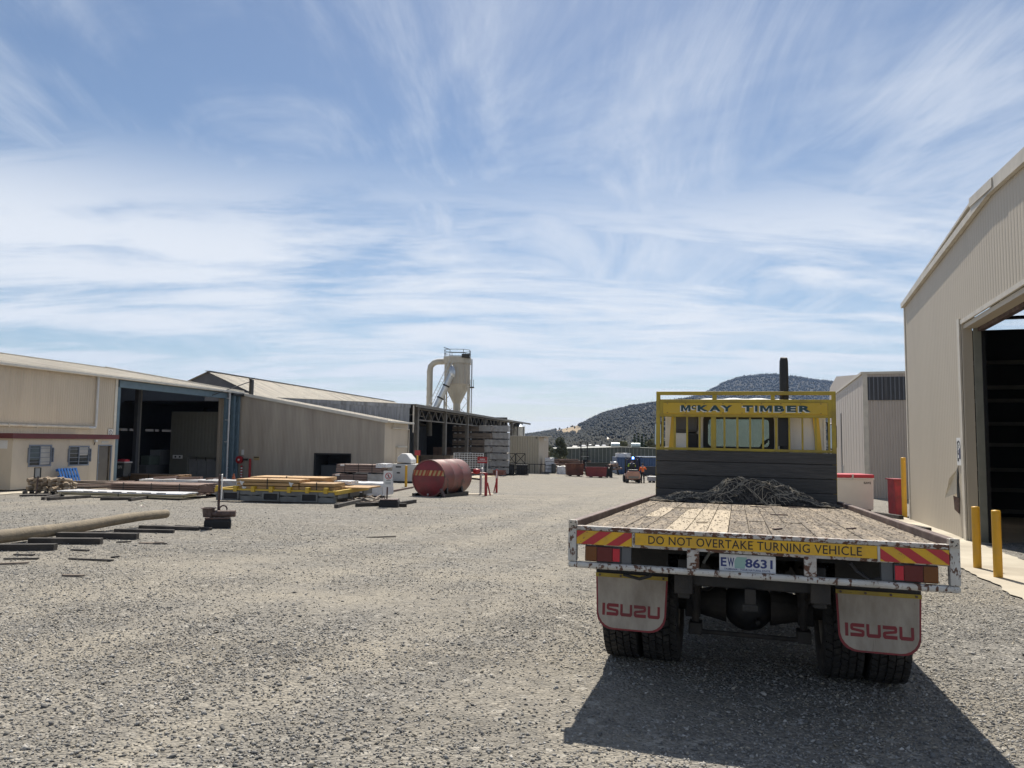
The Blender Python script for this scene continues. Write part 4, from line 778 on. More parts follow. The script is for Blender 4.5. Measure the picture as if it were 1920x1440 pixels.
a = LF.X(469, 860, tA - .4); one('guard_post', MB().cyl((tA - .4, a.y, LF.g(tA - .4, a.y) - .1), (tA - .4, a.y, a.z), .085, n=12), REDP, 'plain red steel guard post in front of the ribbed wall', 'post').matrix_world = LF.m
a, b = LF.X(476, 856, tA - .04), LF.X(486, 863, tA - .04); nb_ = LF.thing('wall_notice', 'small yellow and black notice on the ribbed annex wall', 'notice', tA - .04, a.y, b.z)
part('board', MB().box((tA - .05, b.y, b.z), (tA - .03, a.y, a.z)), M('notice_yellow', (.40, .30, .14), .6), nb_); part('notice_heading', MB().box((tA - .054, b.y + .02, a.z - .09), (tA - .0505, a.y - .02, a.z - .02)), SIGNK, nb_)
a, b = LF.X(453, 843, tA - .04), LF.X(457, 853, tA - .04); one('wall_paper', MB().box((tA - .05, b.y, b.z), (tA - .03, a.y, a.z)), SIGNW, 'narrow white notice on the ribbed wall above the hose reel', 'notice').matrix_world = LF.m

# open-fronted store ------------------------------------------------
tZ = tB + 2.0; z0_, z1_ = LF.X(535, 746.5, tZ), LF.X(768, 758, tZ); oF = z1_.y; t1 = LF.Y(988, 797, oF).x; zf = z1_.z
sl2 = (z0_.z - z1_.z) / (z0_.y - z1_.y); oB = oF + 12; zB = zf + sl2 * 12; pass
st = LF.thing('open_store', 'long open-fronted timber store with lattice trusses and weathered zinc end', 'store', (tZ + t1) / 2, oF)
mb = MB(); corr(mb, (tZ, oF), (tZ, oB), zf - 1.9, lambda s: zf + (zB - zf) * s - .25, .15, .02, (-1, 0, 0)); part('end_cladding', mb, ZINC, st); part('end_fascia', MB().bar((tZ - .04, oF - .1, zf - .13), (tZ - .04, oB, zB - .13), .05, .28), ZINC, st)
part('end_wall', MB().box((tZ + .1, oF + 1.2, zb - .6), (tZ + .15, oB, zf - 1.9)), INSHADE, st)
mb = MB(); V, Fc = roofsheet(oF - .5, zf - .01, oB, zB, tZ - .1, t1 + .2, .22, .03); mb.add(V, Fc); part('roof', mb, ROOFC, st); mb = MB().add([(tZ, oF - .45, zf - .05), (t1, oF - .45, zf - .05), (t1, oB, zB - .04), (tZ, oB, zB - .04)], [(0, 1, 2, 3)]); part('roof_underside', mb, INSHADE, st)
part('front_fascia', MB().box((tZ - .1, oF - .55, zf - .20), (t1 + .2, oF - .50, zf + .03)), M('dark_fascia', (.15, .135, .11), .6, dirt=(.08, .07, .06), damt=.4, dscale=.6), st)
part('back_wall', MB().box((tZ, oB, zb - .8), (t1, oB + .05, zB - .05)), INSHADE, st); part('slab', MB().box((tZ - .5, oF - 2.6, -2.8), (t1, oB - .1, -1.62)), CONC, st) if False else None
COLM = M('store_column', (.135, .125, .11), .7, dirt=(.08, .075, .07), damt=.4, dscale=1); bay = 8.5; k = 0; t = LF.Y(781, 800, oF).x; tc0 = t
while t < t1 + .5:
    part('column', MB().box((t - .2, oF - .15, -3.2), (t + .2, oF + .15, zf - .06)), COLM, st)
    if t + bay < t1 + 3:
        e = min(t + bay - .25, t1); a0 = t + .3; zz = zf - .25; zl = zf - 1.15; tr = MB()
        tr.bar((a0, oF, zl), (e, oF, zl), .1, .12); tr.bar((a0, oF, zz), (e, oF, zz), .1, .12); n = 4
        for q in range(n):
            x0, x1 = a0 + (e - a0) * q / n, a0 + (e - a0) * (q + 1) / n; xm = (x0 + x1) / 2; tr.bar((x0, oF, zl), (xm, oF, zz), .07, .07); tr.bar((xm, oF, zz), (x1, oF, zl), .07, .07)
        tr.bar((a0, oF, zl), (a0, oF, zz), .08, .08); tr.bar((e, oF, zl), (e, oF, zz), .08, .08); part('truss', tr, COLM, st)
    t += bay
p = LF.Y(765, 765, oF - .6); part('downpipe', MB().cyl((tZ - .2, oF - .4, zf - .1), (tZ - .2, oF - .4, zf - 2.2), .06, n=8), PIPE, st)
# gabled shed behind ------------------------------------------------
tG = tZ + 5; ap = LF.X(391.7, 698, tG); er = LF.X(463, 732, tG); sg = (ap.z - er.z) / (ap.y - er.y); oe = ap.y - 9; zg = ap.z - 9 * sg
tE = LF.Y(738, 749.5, ap.y).x
gs = LF.thing('gabled_shed', 'high gabled shed with dark end wall and stained cream roof behind the annex', 'shed', tG, ap.y)
part('gable_wall', MB().prism([(oe, -3), (ap.y + 9, -3), (ap.y + 9, zg), (ap.y, ap.z), (oe, zg)], tG, tG + .1, lambda o, z, t: Vector((t, o, z))), M('dark_gable_sheet', (.10, .10, .105), .6, dirt=(.075, .075, .08), damt=.4, dscale=.4), gs)
part('gable_wall', MB().prism([(oe, -3), (ap.y + 9, -3), (ap.y + 9, zg), (ap.y, ap.z), (oe, zg)], tE - .1, tE, lambda o, z, t: Vector((t, o, z))), CREAMD, gs)
mb = MB(); 
for sgn_ in (-1, 1): V, Fc = roofsheet(ap.y + sgn_ * 9.3, zg - .05, ap.y, ap.z + .05, tG - .25, tE + .25, .3, .05); mb.add(V, Fc)
part('roof', mb, ROOFC, gs); part('ridge_cap', MB().box((tG - .2, ap.y - .25, ap.z + .08), (tE, ap.y + .25, ap.z + .13)), ZINC, gs)
part('side_wall', MB().box((tG, oe, -3), (tE, oe + .1, zg - .06)), ZINC, gs)
for k in range(6): t = tG + 4 + k * 7; part('roof_lap', MB().bar((t, ap.y - .3, ap.z + .1 - .3 * sg), (t + .4, oe, zg + .06), .03, .03), ZINC, gs)
tv = LF.Y(2, 640, SO + 11); vn = LF.thing('roof_vent', 'small grey flue with cap rising behind the long shed roof', 'flue', tv.x, SO + 12, rdg.z)
part('flue', MB().cyl((tv.x, SO + 12, rdg.z - 1), (tv.x, SO + 12, LF.Y(2, 642, SO + 12).z), .16, n=12), ZINC, vn); part('flue_band', MB().box((tv.x - .3, SO + 11.8, LF.Y(2, 645, SO + 12).z), (tv.x + .3, SO + 12.2, LF.Y(2, 643, SO + 12).z)), DARKSTEEL, vn); part('mast', MB().cyl((tv.x + .05, SO + 12, LF.Y(2, 643, SO + 12).z), (tv.x + .05, SO + 12, LF.Y(2, 626, SO + 12).z), .02, n=6).bar((tv.x - .25, SO + 12, LF.Y(2, 628, SO + 12).z), (tv.x + .3, SO + 12, LF.Y(2, 628, SO + 12).z), .03, .03).bar((tv.x - .2, SO + 12, LF.Y(2, 635, SO + 12).z), (tv.x + .25, SO + 12, LF.Y(2, 635, SO + 12).z), .03, .03), DARKSTEEL, vn)

# cyclone silo -------------------------------------------------------
YS = 88.0
def zp(a, b, dy=0.): return at(740 + a / 6.4, 630 + b / 6.4, YS + dy)
SILO = M('silo_cream', (.35, .335, .295), .6, var=.08, dirt=(.27, .245, .20), damt=.4, dscale=.5, stretch=(1, 1, .3), chip=(.2, .17, .13), camt=.3, cscale=1.2, cstretch=(2, 2, .2)); GALV = M('galvanised', (.42, .45, .48), .35, .75, var=.1)
cen = zp(752, 450, 1.6); silo = thing('cyclone_silo', 'cream dust silo with tapered hopper, rail-topped, on a braced steel frame', 'silo', (cen.x, cen.y, G(cen.x, cen.y)))
OFFS[silo.name] = Vector((cen.x, cen.y, G(cen.x, cen.y)))
def rect8(hw, hd, ch): return [(-hw + ch, -hd), (hw - ch, -hd), (hw, -hd + ch), (hw, hd - ch), (hw - ch, hd), (-hw + ch, hd), (-hw, hd - ch), (-hw, -hd + ch)]
def loft(rings):
    mb = MB(); vs = []; n = 8
    for z, hw, hd, ch in rings: vs += [(cen.x + x, cen.y + y, z) for x, y in rect8(hw, hd, ch)]
    fs = [(k * n + i, k * n + (i + 1) % n, (k + 1) * n + (i + 1) % n, (k + 1) * n + i) for k in range(len(rings) - 1) for i in range(n)] + [tuple(range(n)), tuple(range((len(rings) - 1) * n, len(rings) * n))]
    return mb.add(vs, fs)
zt_, zm_, zq_, zl_, zo_ = zp(750, 240).z, zp(750, 322).z, zp(750, 572).z, zp(750, 800).z, zp(750, 900).z; hw = (zp(905, 400).x - zp(600, 400).x) / 2
part('body', loft([(zq_, hw, hw, .75), (zm_ + .02, hw, hw, .75)]), SILO, silo); part('top_band', loft([(zm_ + .022, hw + .1, hw + .1, .75), (zt_, hw + .1, hw + .1, .75)]), SILO, silo); part('hopper', loft([(zl_, .45, .45, .2), (zq_ - .002, hw, hw, .75)]), SILO, silo); part('outlet', loft([(zo_ - .6, .42, .42, .2), (zl_ - .002, .42, .42, .2)]), SILO, silo)
for k in range(-3, 4): part('body_rib', MB().box((cen.x + k * hw / 3.6 - .03, cen.y - hw - .05, zq_), (cen.x + k * hw / 3.6 + .03, cen.y - hw + .0, zm_)), CREAMD, silo)
part('hopper_band', loft([(zq_ - .06, hw + .06, hw + .06, .75), (zq_ + .06, hw + .06, hw + .06, .75)]), CREAMD, silo)
zr = zp(750, 157).z; pts = [(cen.x + x, cen.y + y) for x, y in rect8(hw, hw, .7)]
for i in range(8):
    a, b = pts[i], pts[(i + 1) % 8]; part('rail_post', MB().cyl((*a, zt_), (*a, zr), .035, n=6), DARKSTEEL, silo)
    for z in (zr, (zr + zt_) / 2): part('hand_rail', MB().cyl((*a, z), (*b, z), .03, n=6), DARKSTEEL, silo)
zg_ = -2.6
for sx_ in (-1, 1):
    for sy_ in (-1, 1): part('leg', MB().box((cen.x + sx_ * hw * .92 - .09, cen.y + sy_ * hw * .92 - .09, zg_), (cen.x + sx_ * hw * .92 + .09, cen.y + sy_ * hw * .92 + .09, zq_ - .07)), SILO, silo)
    for z0, z1 in ((zq_ - .2, zl_ + .6), (zl_ + .6, zl_ - .9), (zl_ - .9, zl_ - 3)):
        part('brace', MB().cyl((cen.x + sx_ * hw * .92, cen.y - hw * .92, z0), (cen.x + sx_ * hw * .92, cen.y + hw * .92, z1), .035, n=6), SILO, silo)
for z0, z1 in ((zq_ - .2, zl_ + .2), (zl_ + .2, zl_ - 1.4)):
    for s in (-1, 1):
        part('brace', MB().cyl((cen.x + s * hw * .92, cen.y - hw * .92, z0), (cen.x + s * .3, cen.y - hw * .92, z1), .03, n=6), SILO, silo)
        part('brace', MB().cyl((cen.x + s * hw * .92, cen.y - hw * .92, z1), (cen.x + s * .4, cen.y - hw * .92, z0 - .8), .03, n=6), SILO, silo)
p = zp(925, 500, 1.6); ld = part('vent_pipe', MB().cyl((p.x, p.y, zg_), (p.x, p.y, zt_ - .2), .08, n=10), GALV, silo)
part('landing', MB().box((p.x - .2, p.y - .6, zp(0, 600).z), (p.x + .3, p.y + .6, zp(0, 590).z)), DARKSTEEL, silo)
for dx in (-.15, .25): part('landing_rail', MB().cyl((p.x + dx, p.y - .55, zp(0, 600).z), (p.x + dx, p.y - .55, zp(0, 505).z), .03, n=6), DARKSTEEL, silo)
part('roof_box', MB().box((zp(810, 0).x, cen.y - hw - .3, zp(0, 240).z - .1), (zp(905, 0).x, cen.y - hw + .6, zp(0, 205).z)), DARKSTEEL, silo)
part('top_jib', MB().bar(zp(590, 138, 1.6), zp(660, 160, 1.6), .08, .08), DARKSTEEL, silo)
dr = (zp(458, 0).x - zp(386, 0).x) / 2
dpts = [zp(640, 305, 1.6), zp(520, 308, 1.6), zp(470, 325, 1.6), zp(432, 365, 1.6), zp(423, 420, 1.6), zp(420, 600, 1.6), zp(414, 900, 1.6), zp(412, 1200, 1.6)]
dk = part('inlet_duct', MB().tube(dpts, dr, 16), SILO, silo, smooth=True, angle=60)
for q in (430, 535, 635, 735, 835): a = zp(421 - (q - 430) * .02, q, 1.6); part('duct_flange', MB().tube([a + Vector((0, 0, .06)), a - Vector((0, 0, .06))], dr * 1.07, 16), SILO, dk)
a0, a1 = zp(690, 440, -.9), zp(460, 930, -.9); ar = (zp(735, 0).x - zp(660, 0).x) / 2; cv = part('conveyor_tube', MB().tube([a0, a0.lerp(a1, .5), a1], ar * .95, 16), GALV, silo, smooth=True, angle=60)
hd = MB().lathe([(.001, .75 * ar + .6), (.5 * ar, .7 * ar + .5), (ar, .2), (1.05 * ar, -.1), (.9 * ar, -.5), (.001, -.55)], (a0.x, a0.y, a0.z), 'z', 16); part('conveyor_head', hd, GALV, cv, smooth=True)
for s in (.32, .62, .9): q = a0.lerp(a1, s); d_ = (a1 - a0).normalized() * .09; part('tube_clamp', MB().tube([q - d_, q + d_], ar * 1.12, 16), DARKSTEEL, cv)
nrm = Vector((-.88, 0, .42)); 
for off in (.55, .95): part('conveyor_ladder', MB().cyl(a0 + nrm * off + Vector((.55, 0, 1.1)), a1 + nrm * off, .04, n=6), GALV, cv)
for k in range(14): q = a0.lerp(a1, k / 14); part('ladder_rung', MB().cyl(q + nrm * .45, q + nrm * .98, .025, n=5), GALV, cv)
# ------------------------------------------------------------------ yard goods on the left
BROWN = M('brown_timber', (.185, .122, .096), .8, var=.25, vscale=3, dirt=(.22, .16, .13), damt=.4, dscale=2, island=.28, bump=.2)
MAUVE = M('mauve_brown_timber', (.235, .165, .140), .8, var=.2, vscale=3, dirt=(.30, .225, .19), damt=.35, dscale=2, island=.22)
PINE = M('fresh_pine', (.46, .285, .125), .7, var=.12, vscale=2, wood=(3, (1, 1, 3), .72), dirt=(.55, .37, .19), damt=.3, dscale=1.5, island=.16)
GREYB = M('grey_weathered_timber', (.19, .155, .125), .85, var=.25, vscale=3, dirt=(.26, .20, .155), damt=.4, dscale=2, island=.28)
WRAP = M('white_plastic_wrap', (.66, .66, .67), .35, var=.06, dirt=(.46, .45, .44), damt=.36, dscale=2.2, bump=.7, bscale=9)
WRAPG = M('dusty_plastic_wrap', (.38, .37, .355), .4, var=.12, dirt=(.27, .255, .24), damt=.42, dscale=2.0, bump=.9, bscale=7)
STRAP = M('strap_black', (.02, .02, .02), .5); BEARER = M('dark_bearer', (.045, .040, .036), .85, var=.3, dirt=(.11, .095, .08), damt=.38, dscale=3, bump=.4)
ORD = ['topmost', 'second from the top', 'third from the top', 'fourth from the top', 'fifth from the top', 'sixth from the top', 'lowest']
def crumple(t0, t1, o0, o1, z0, z1, amp=.03, seed=0, n=(10, 6, 4)):
    """plastic sheeting pulled over a bundle: a box of uneven, sagging faces"""
    q = random.Random(seed); mb = MB(); nt, no, nz = n
    def P(a, b, c):
        e = 1 if 0 < c else 0
        return Vector((t0 + (t1 - t0) * a + q.uniform(-amp, amp) * .6, o0 + (o1 - o0) * b + q.uniform(-amp, amp) * .6, z0 + (z1 - z0) * c + q.uniform(-amp, amp) * .6 * e))
    mb.grid(no, nz, lambda i, j: P(0, i / no, j / nz)); mb.grid(no, nz, lambda i, j: P(1, i / no, j / nz)); mb.grid(nt, nz, lambda i, j: P(i / nt, 0, j / nz)); mb.grid(nt, nz, lambda i, j: P(i / nt, 1, j / nz)); mb.grid(nt, no, lambda i, j: P(i / nt, j / no, 1))
    return mb
def pack(F, name, label, t0, oL, oR, z0, z1, depth, nl, nc, mat, group=None, wrap=None, wmat=None, straps=2, labels=0, bearers=2, topsheet=None, seed=0, jit=.05):
    """bundle of sawn boards: long side runs across y, boards are real pieces"""
    q = random.Random(seed); t = F.thing(name, label, 'timber pack', t0 + depth / 2, (oL + oR) / 2, z0, group)
    bz = .09 if bearers else 0.; h = (z1 - z0 - bz) / nl; w = depth / nc; sh = MB().box((0, 0, 0), (w - .010, 1, h - .03)).mesh('board')
    for l in range(nl):
        for c in range(nc):
            if 0 < c < nc - 1 and 0 < l < nl - 1: continue                 # hidden heart of the bundle
            a, b = oR + q.uniform(-jit, jit), oL + q.uniform(-jit, jit); o = link('board', sh, mat, t); o.location = Vector((t0 + c * w + q.uniform(-.004, .004), a, z0 + bz + l * h)) - OFFS[t.name]; o.scale = (1, b - a, 1)
    if nl > 2 and nc > 2: part('bundle_core', MB().box((t0 + w, oR + .03, z0 + bz + h), (t0 + depth - w, oL - .03, z1 - h)), mat, t)
    for k in range(bearers):
        o = oR + (oL - oR) * (k + .5) / bearers; part('bearer', MB().box((t0 - .02, o - .05, z0 - .03), (t0 + depth + .02, o + .05, z0 + bz - .002)), BEARER, t)
    for k in range(straps):
        o = oR + (oL - oR) * (k + .6) / (straps + .2); part('strap', MB().box((t0 - .012, o - .018, z0 + bz), (t0 - .007, o + .018, z1 + .004)).box((t0 - .012, o - .018, z1 + .0045), (t0 + depth, o + .018, z1 + .009)), STRAP, t)
    for k in range(labels):
        o = oL - (oL - oR) * (.12 + .27 * k); part('pack_tag', MB().box((t0 - .016, o - .16, z1 - .12), (t0 - .011, o + .1, z1 - .03)), SIGNW, t)
    if wrap: part('plastic_wrap', crumple(t0 - .03, t0 + depth + .03, wrap[0], wrap[1], z0 + bz + (z1 - z0) * (wrap[2] if len(wrap) > 2 else 0), z1 + .03, .03, seed), wmat or WRAP, t)
    if topsheet: part('plastic_sheet', crumple(t0 - .02, t0 + depth + .02, oR - .02, oL + .02, z1 - topsheet, z1 + .02, .02, seed), wmat or WRAP, t)
    return t
def lp(u, v, dz=0.): return LF.i @ gp(u, v, dz)
def spec(uL, uR, vT, vB):
    b = lp(uR, vB); return b.x, LF.X(uL, (vT + vB) / 2, b.x).y, b.y, b.z, LF.X((uL + uR) / 2, vT, b.x).z
GP = 'timber packs on the yard by the sheds'
t0, oL, oR_, z0, z1 = spec(200, 368, 906, 934); pack(LF, 'timber_pack', 'long brown timber pack of several board layers lying before the shed doorway', t0, oL, oR_, z0, z1, 1.35, 5, 7, BROWN, GP, straps=3, labels=0, seed=1, jit=.12)
t0, oL, oR_, z0, z1 = spec(108, 318, 924, 937); p_ = pack(LF, 'timber_pack', 'low long timber pack with white sheet top lying on dark bearers near the hut', t0, oL, oR_ - .45, z0 + .07, z1, 1.0, 2, 6, M('pale_printed_wrap', (.56, .48, .30), .7, var=.06), GP, straps=1, seed=2, bearers=0, topsheet=.015, jit=.02)
for k in range(6):
    o = oL - (oL - oR_) * (.27 + .13 * k); part('printed_mark', MB().box((t0 - .014, o - .22, z0 + .21), (t0 - .006, o + .16, z0 + .235)), BEARER, p_)
t0, oL, oR_, z0, z1 = spec(222, 336, 889, 906); pack(LF, 'timber_pack', 'tan timber pack inside the shadow of the blue framed doorway', t0, oL, oR_, z0, z1, 1.2, 4, 6, M('tan_timber', (.27, .17, .10), .8, var=.2, island=.2), GP, straps=3, seed=3)
t0, oL, oR_, z0, z1 = spec(262, 420, 901, 918); pw_ = pack(LF, 'timber_pack', 'timber pack under a white sheet with dark boards laid on top', t0, oL, oR_, z0, z1, 1.2, 4, 6, MAUVE, GP, straps=2, seed=4, topsheet=.08)
for k, (a, b) in enumerate(((285, 330), (326, 377), (380, 420))):
    oa, ob = LF.X(a, 900, t0 + .3).y, LF.X(b, 896, t0 + .3).y; one('loose_board', MB().bar((t0 + .5 + .1 * k, oa, z1 + .06), (t0 + .35, ob, z1 + .13), .2, .12), BROWN, 'thick brown board lying on the white sheeted pack, ' + ('end nearest the bin', 'between the other two boards', 'end nearest the traffic cone')[k], 'board', 'brown boards on the sheeted pack').matrix_world = LF.m
t0, oL, oR_, z0, z1 = spec(372, 440, 903, 931); pack(LF, 'timber_pack', 'shrink-wrapped timber pack between the brown pack and the steel rack', t0, oL, oR_, z0, z1, 1.2, 5, 6, MAUVE, GP, wrap=(oR_ - .05, oL + .02), wmat=WRAPG, straps=3, seed=5)
t0, oL, oR_, z0, z1 = spec(654, 716, 907, 934); pack(LF, 'timber_pack', 'white shrink-wrapped timber pack end beyond the corner of the steel rack', t0, oL, oR_, z0, z1, 1.2, 5, 6, PINE, GP, wrap=(oR_ - .05, oL + .05), straps=0, seed=6)
t0, oL, oR_, z0, z1 = spec(622, 704, 889, 912); low8 = z1; pack(LF, 'timber_pack', 'mauve brown timber pack, lower of two stacked in front of the annex', t0, oL, oR_, z0, z1, 1.2, 4, 6, MAUVE, GP, wrap=(oR_ - .5, oR_ + .5), wmat=WRAPG, straps=3, labels=1, seed=7)
zz1 = LF.X(660, 870, t0).z; pack(LF, 'timber_pack', 'mauve brown timber pack, upper of two stacked in front of the annex', t0 + .1, LF.X(630, 880, t0).y, LF.X(712, 880, t0).y, low8 + .02, zz1, 1.2, 4, 6, MAUVE, GP, wrap=(LF.X(722, 880, t0).y, LF.X(704, 880, t0).y, .5), straps=3, labels=1, seed=8)
# sticks and bearers on the ground round the packs
def stick(u0, v0, u1, v1, th, mat=BEARER, label='dark timber bearer lying loose on the gravel', group='loose bearers on the ground', h=None, dz=0.):
    a, b = gp(u0, v0), gp(u1, v1); m_ = (a + b) / 2; h = h or th; c = [a - m_, b - m_]
    for k_, p in enumerate((a, b)): c[k_].z = GU(p.x, p.y) - GU(m_.x, m_.y) + h * .45 + dz
    return one('timber_bearer' if mat is BEARER else 'loose_board', MB().bar(c[0], c[1], th, h), mat, label, 'bearer' if mat is BEARER else 'board', group, bevel=.006, loc=(m_.x, m_.y, GU(m_.x, m_.y)))
for a in ((80, 939, 118, 931), (90, 940, 168, 934), (188, 939, 245, 938), (243, 940, 275, 936)): stick(*a, .11, label='dark bearer poking out beneath the low white topped pack', group='bearers under the low pack')
for a in ((630, 953, 675, 943), (668, 951, 720, 949), (745, 949, 778, 944), (740, 951, 762, 951)): stick(*a, .13, label='dark bearer lying on the gravel round the pedestrian sign base', group='bearers round the sign base')
stick(716, 926, 774, 915, .10, M('rust_bar', (.10, .06, .05), .8), 'long rusty bar lying on the ground between pedestrian sign and red tank', None)
q = random.Random(5)
for k in range(16):
    u = q.uniform(660, 712); v = q.uniform(936, 946); a = gp(u, v); d_ = q.uniform(0, 3.1); l = q.uniform(.15, .4)
    one('offcut', MB().bar((-l * math.cos(d_), -l * math.sin(d_), .03), (l * math.cos(d_), l * math.sin(d_), .06 + q.uniform(0, .08)), .06, .04), GREYB, 'grey timber offcut in the heap below the wrapped pack', 'offcut', 'offcuts heaped by the steel rack', loc=(a.x, a.y, GU(a.x, a.y)))
# pile of weathered boards and firewood by the hut
q = random.Random(8)
for k in range(18):
    a = gp(145 + q.uniform(0, 60), 921 + q.uniform(-3, 3)); L_ = q.uniform(.8, 2.0); an_ = q.uniform(-.35, .35) ; mm = one('loose_board', MB().bar((-L_ * math.cos(an_), L_ * .2 * math.sin(an_), 0), (L_ * math.cos(an_), -L_ * .2 * math.sin(an_), q.uniform(-.05, .1)), .16, .05), GREYB if k % 2 else BROWN, 'weathered board in the untidy heap below the hut door', 'board', 'boards heaped by the hut door', loc=(a.x, a.y, GU(a.x, a.y) + .05 + .045 * (k // 2)))
q = random.Random(18)
fwm = MB().cyl((-.17, 0, 0), (.17, 0, 0), .085, n=9).mesh('block', False)
FIREW = M('split_firewood', (.30, .235, .165), .9, var=.25, dirt=(.17, .13, .10), damt=.4, dscale=5, island=.3, bump=.4)
fb = gp(95, 928)
for k in range(34):
    lay = k // 12; i = k % 12; o = tag(link('firewood_block', fwm, FIREW), 'pale split log in the small woodpile on a pallet by the hut', 'log', 'logs of the small woodpile'); o.location = (fb.x - .75 + (i % 6) * .28 + q.uniform(-.04, .04), fb.y + (i // 6) * .35, GU(fb.x, fb.y) + .24 + lay * .165); o.rotation_euler = (q.uniform(-.2, .2), q.uniform(-.2, .2), 1.4 + q.uniform(-.4, .4)); o.scale = (1, q.uniform(.8, 1.2), q.uniform(.8, 1.1))
def pallet_mesh(parent, mat, L_=1.2, W_=1.0):
    for k in range(7): part('deck_slat', MB().box((-L_ / 2 + k * (L_ - .1) / 6, -W_ / 2, .12), (-L_ / 2 + k * (L_ - .1) / 6 + .1, W_ / 2, .142)), mat, parent)
    for y in (-W_ / 2, -.05, W_ / 2 - .1):
        part('runner', MB().box((-L_ / 2, y, 0), (L_ / 2, y + .1, .022)), mat, parent)
        for x in (-L_ / 2, -.07, L_ / 2 - .14): part('pallet_block', MB().box((x, y, .0225), (x + .14, y + .1, .1195)), mat, parent)
wp = thing('wood_pallet', 'dark wooden pallet under the small woodpile beside the hut', 'pallet', (fb.x - .05, fb.y + .2, GU(fb.x, fb.y)), .1); pallet_mesh(wp, BEARER, 1.7, 1.1)
BLUEPL = M('blue_plastic', (.018, .115, .36), .4, var=.1, dirt=(.05, .16, .36), damt=.35, dscale=5)
pb_ = LF.Y(127, 906, -.35); bp = LF.thing('plastic_pallet', 'blue plastic pallet leaning against the hut wall between window and door', 'pallet', pb_.x, -.4, LF.g(pb_.x, -.4) + .25)
bp.matrix_world = LF.m @ Matrix.Translation((pb_.x, -.42, pb_.z)) @ Matrix.Rotation(rad(68), 4, 'X') @ Matrix.Translation((0, .32, 0)); OFFS.pop(bp.name, None); pallet_mesh(bp, BLUEPL, 1.12, .72)
PLAST = M('black_plastic_pallet', (.03, .03, .032), .6); pk = gp(132, 922); bk2 = thing('stacked_pallet', 'black pallet on the ground under the leaning blue pallet', 'pallet', (pk.x, pk.y + .4, GU(pk.x, pk.y) + .12), -.15); pallet_mesh(bk2, BEARER, 1.3, .9)
# wheelie bin
bn_ = LF.Y(224, 893, 3.4); tb_ = bn_.x; BINM = M('bin_charcoal', (.05, .055, .058), .55)
wb = LF.thing('wheelie_bin', 'charcoal wheelie bin with a red rag on its lid beside the hut corner', 'bin', tb_, 3.2, LF.g(tb_, 3.2)); zb0 = LF.X(224, 894, tb_).z; zb1 = LF.X(224, 868, tb_).z; oa, ob = LF.X(210, 880, tb_).y, LF.X(233, 880, tb_).y; om = (oa + ob) / 2; hw_ = (oa - ob) / 2
part('body', MB().add([(tb_ + .0 + dx, om + s * hw_ * k_, z) for z, k_ in ((zb0, .82), (zb1, 1.0)) for dx, s in ((0, -1), (.6, -1), (.6, 1), (0, 1))], [(0, 1, 2, 3), (7, 6, 5, 4), (0, 4, 5, 1), (1, 5, 6, 2), (2, 6, 7, 3), (3, 7, 4, 0)]), BINM, wb, bevel=.03)
part('lid', MB().box((tb_ - .06, om - hw_ * 1.08, zb1 + .003), (tb_ + .65, om + hw_ * 1.08, zb1 + .07)), M('bin_lid_grey', (.36, .35, .36), .5), wb, bevel=.02); part('rag', crumple(tb_ + .05, tb_ + .45, om - .35, om + .1, zb1 + .072, zb1 + .19, .05, 3, (5, 5, 3)), SRED, wb)
part('lettering', text_mb('PO BIN', om + hw_ * .75, om - hw_ * .62, zb0 + .47, zb0 + .65, lambda x, z: Vector((tb_ - .012, x, z)), .02), SIGNW, wb)
for s in (-1, 1): part('wheel', MB().cyl((tb_ + .55, om + s * hw_ * .9, zb0 + .1), (tb_ + .55, om + s * hw_ * .75, zb0 + .1), .1, n=14), BLACK, wb)
cn = gp(437, 921); cz = GU(cn.x, cn.y); tc_ = thing('traffic_cone', 'faded orange traffic cone between the wrapped pack and pine beams', 'cone', (cn.x, cn.y, cz))
CONE = M('cone_orange', (.32, .09, .04), .6, dirt=(.2, .09, .06), damt=.4, dscale=5); part('body', MB().lathe([(.19, .04), (.035, .78), (.03, .8), (.001, .8)], (0, 0, 0), 'z', 18), CONE, tc_, smooth=True, angle=50); part('base', MB().box((-.23, -.23, 0), (.23, .23, .04)), CONE, tc_, bevel=.02); part('white_band', MB().lathe([(.128, .36), (.096, .50)], (0, 0, 0), 'z', 18), SIGNW, tc_)

# steel transfer rack with beams --------------------------------------
RACK = M('grey_rack_steel', (.17, .175, .17), .6, .2, var=.2, dirt=(.10, .10, .095), damt=.42, dscale=2, chip=(.09, .055, .04), camt=.34, cscale=6); RYEL = M('rack_yellow', (.55, .36, .03), .5, dirt=(.36, .25, .06), damt=.35, dscale=3)
b0 = lp(628, 945); tK = b0.x; oKR = b0.y; oKL = LF.X(405, 930, tK).y; zK = b0.z; zKT = LF.X(560, 919, tK).z; tK2 = LF.Y(688, 925, oKR).x; H = zKT - zK
rk = LF.thing('steel_rack', 'low grey steel rack with fork pockets and yellow top rails carrying pine beams', 'rack', (tK + tK2) / 2, (oKL + oKR) / 2, zK)
for t in (tK, (tK + tK2) / 2, tK2 - .12): part('bottom_beam', MB().box((t, oKR, zK + .02), (t + .12, oKL, zK + .20)), RACK, rk, bevel=.008); part('top_beam', MB().box((t, oKR, zKT - .20), (t + .12, oKL, zKT - .06)), RACK, rk, bevel=.008); part('yellow_rail', MB().box((t - .02, oKR - .05, zKT - .058), (t + .14, oKL + .05, zKT)), RYEL, rk, bevel=.006)
npk = 10
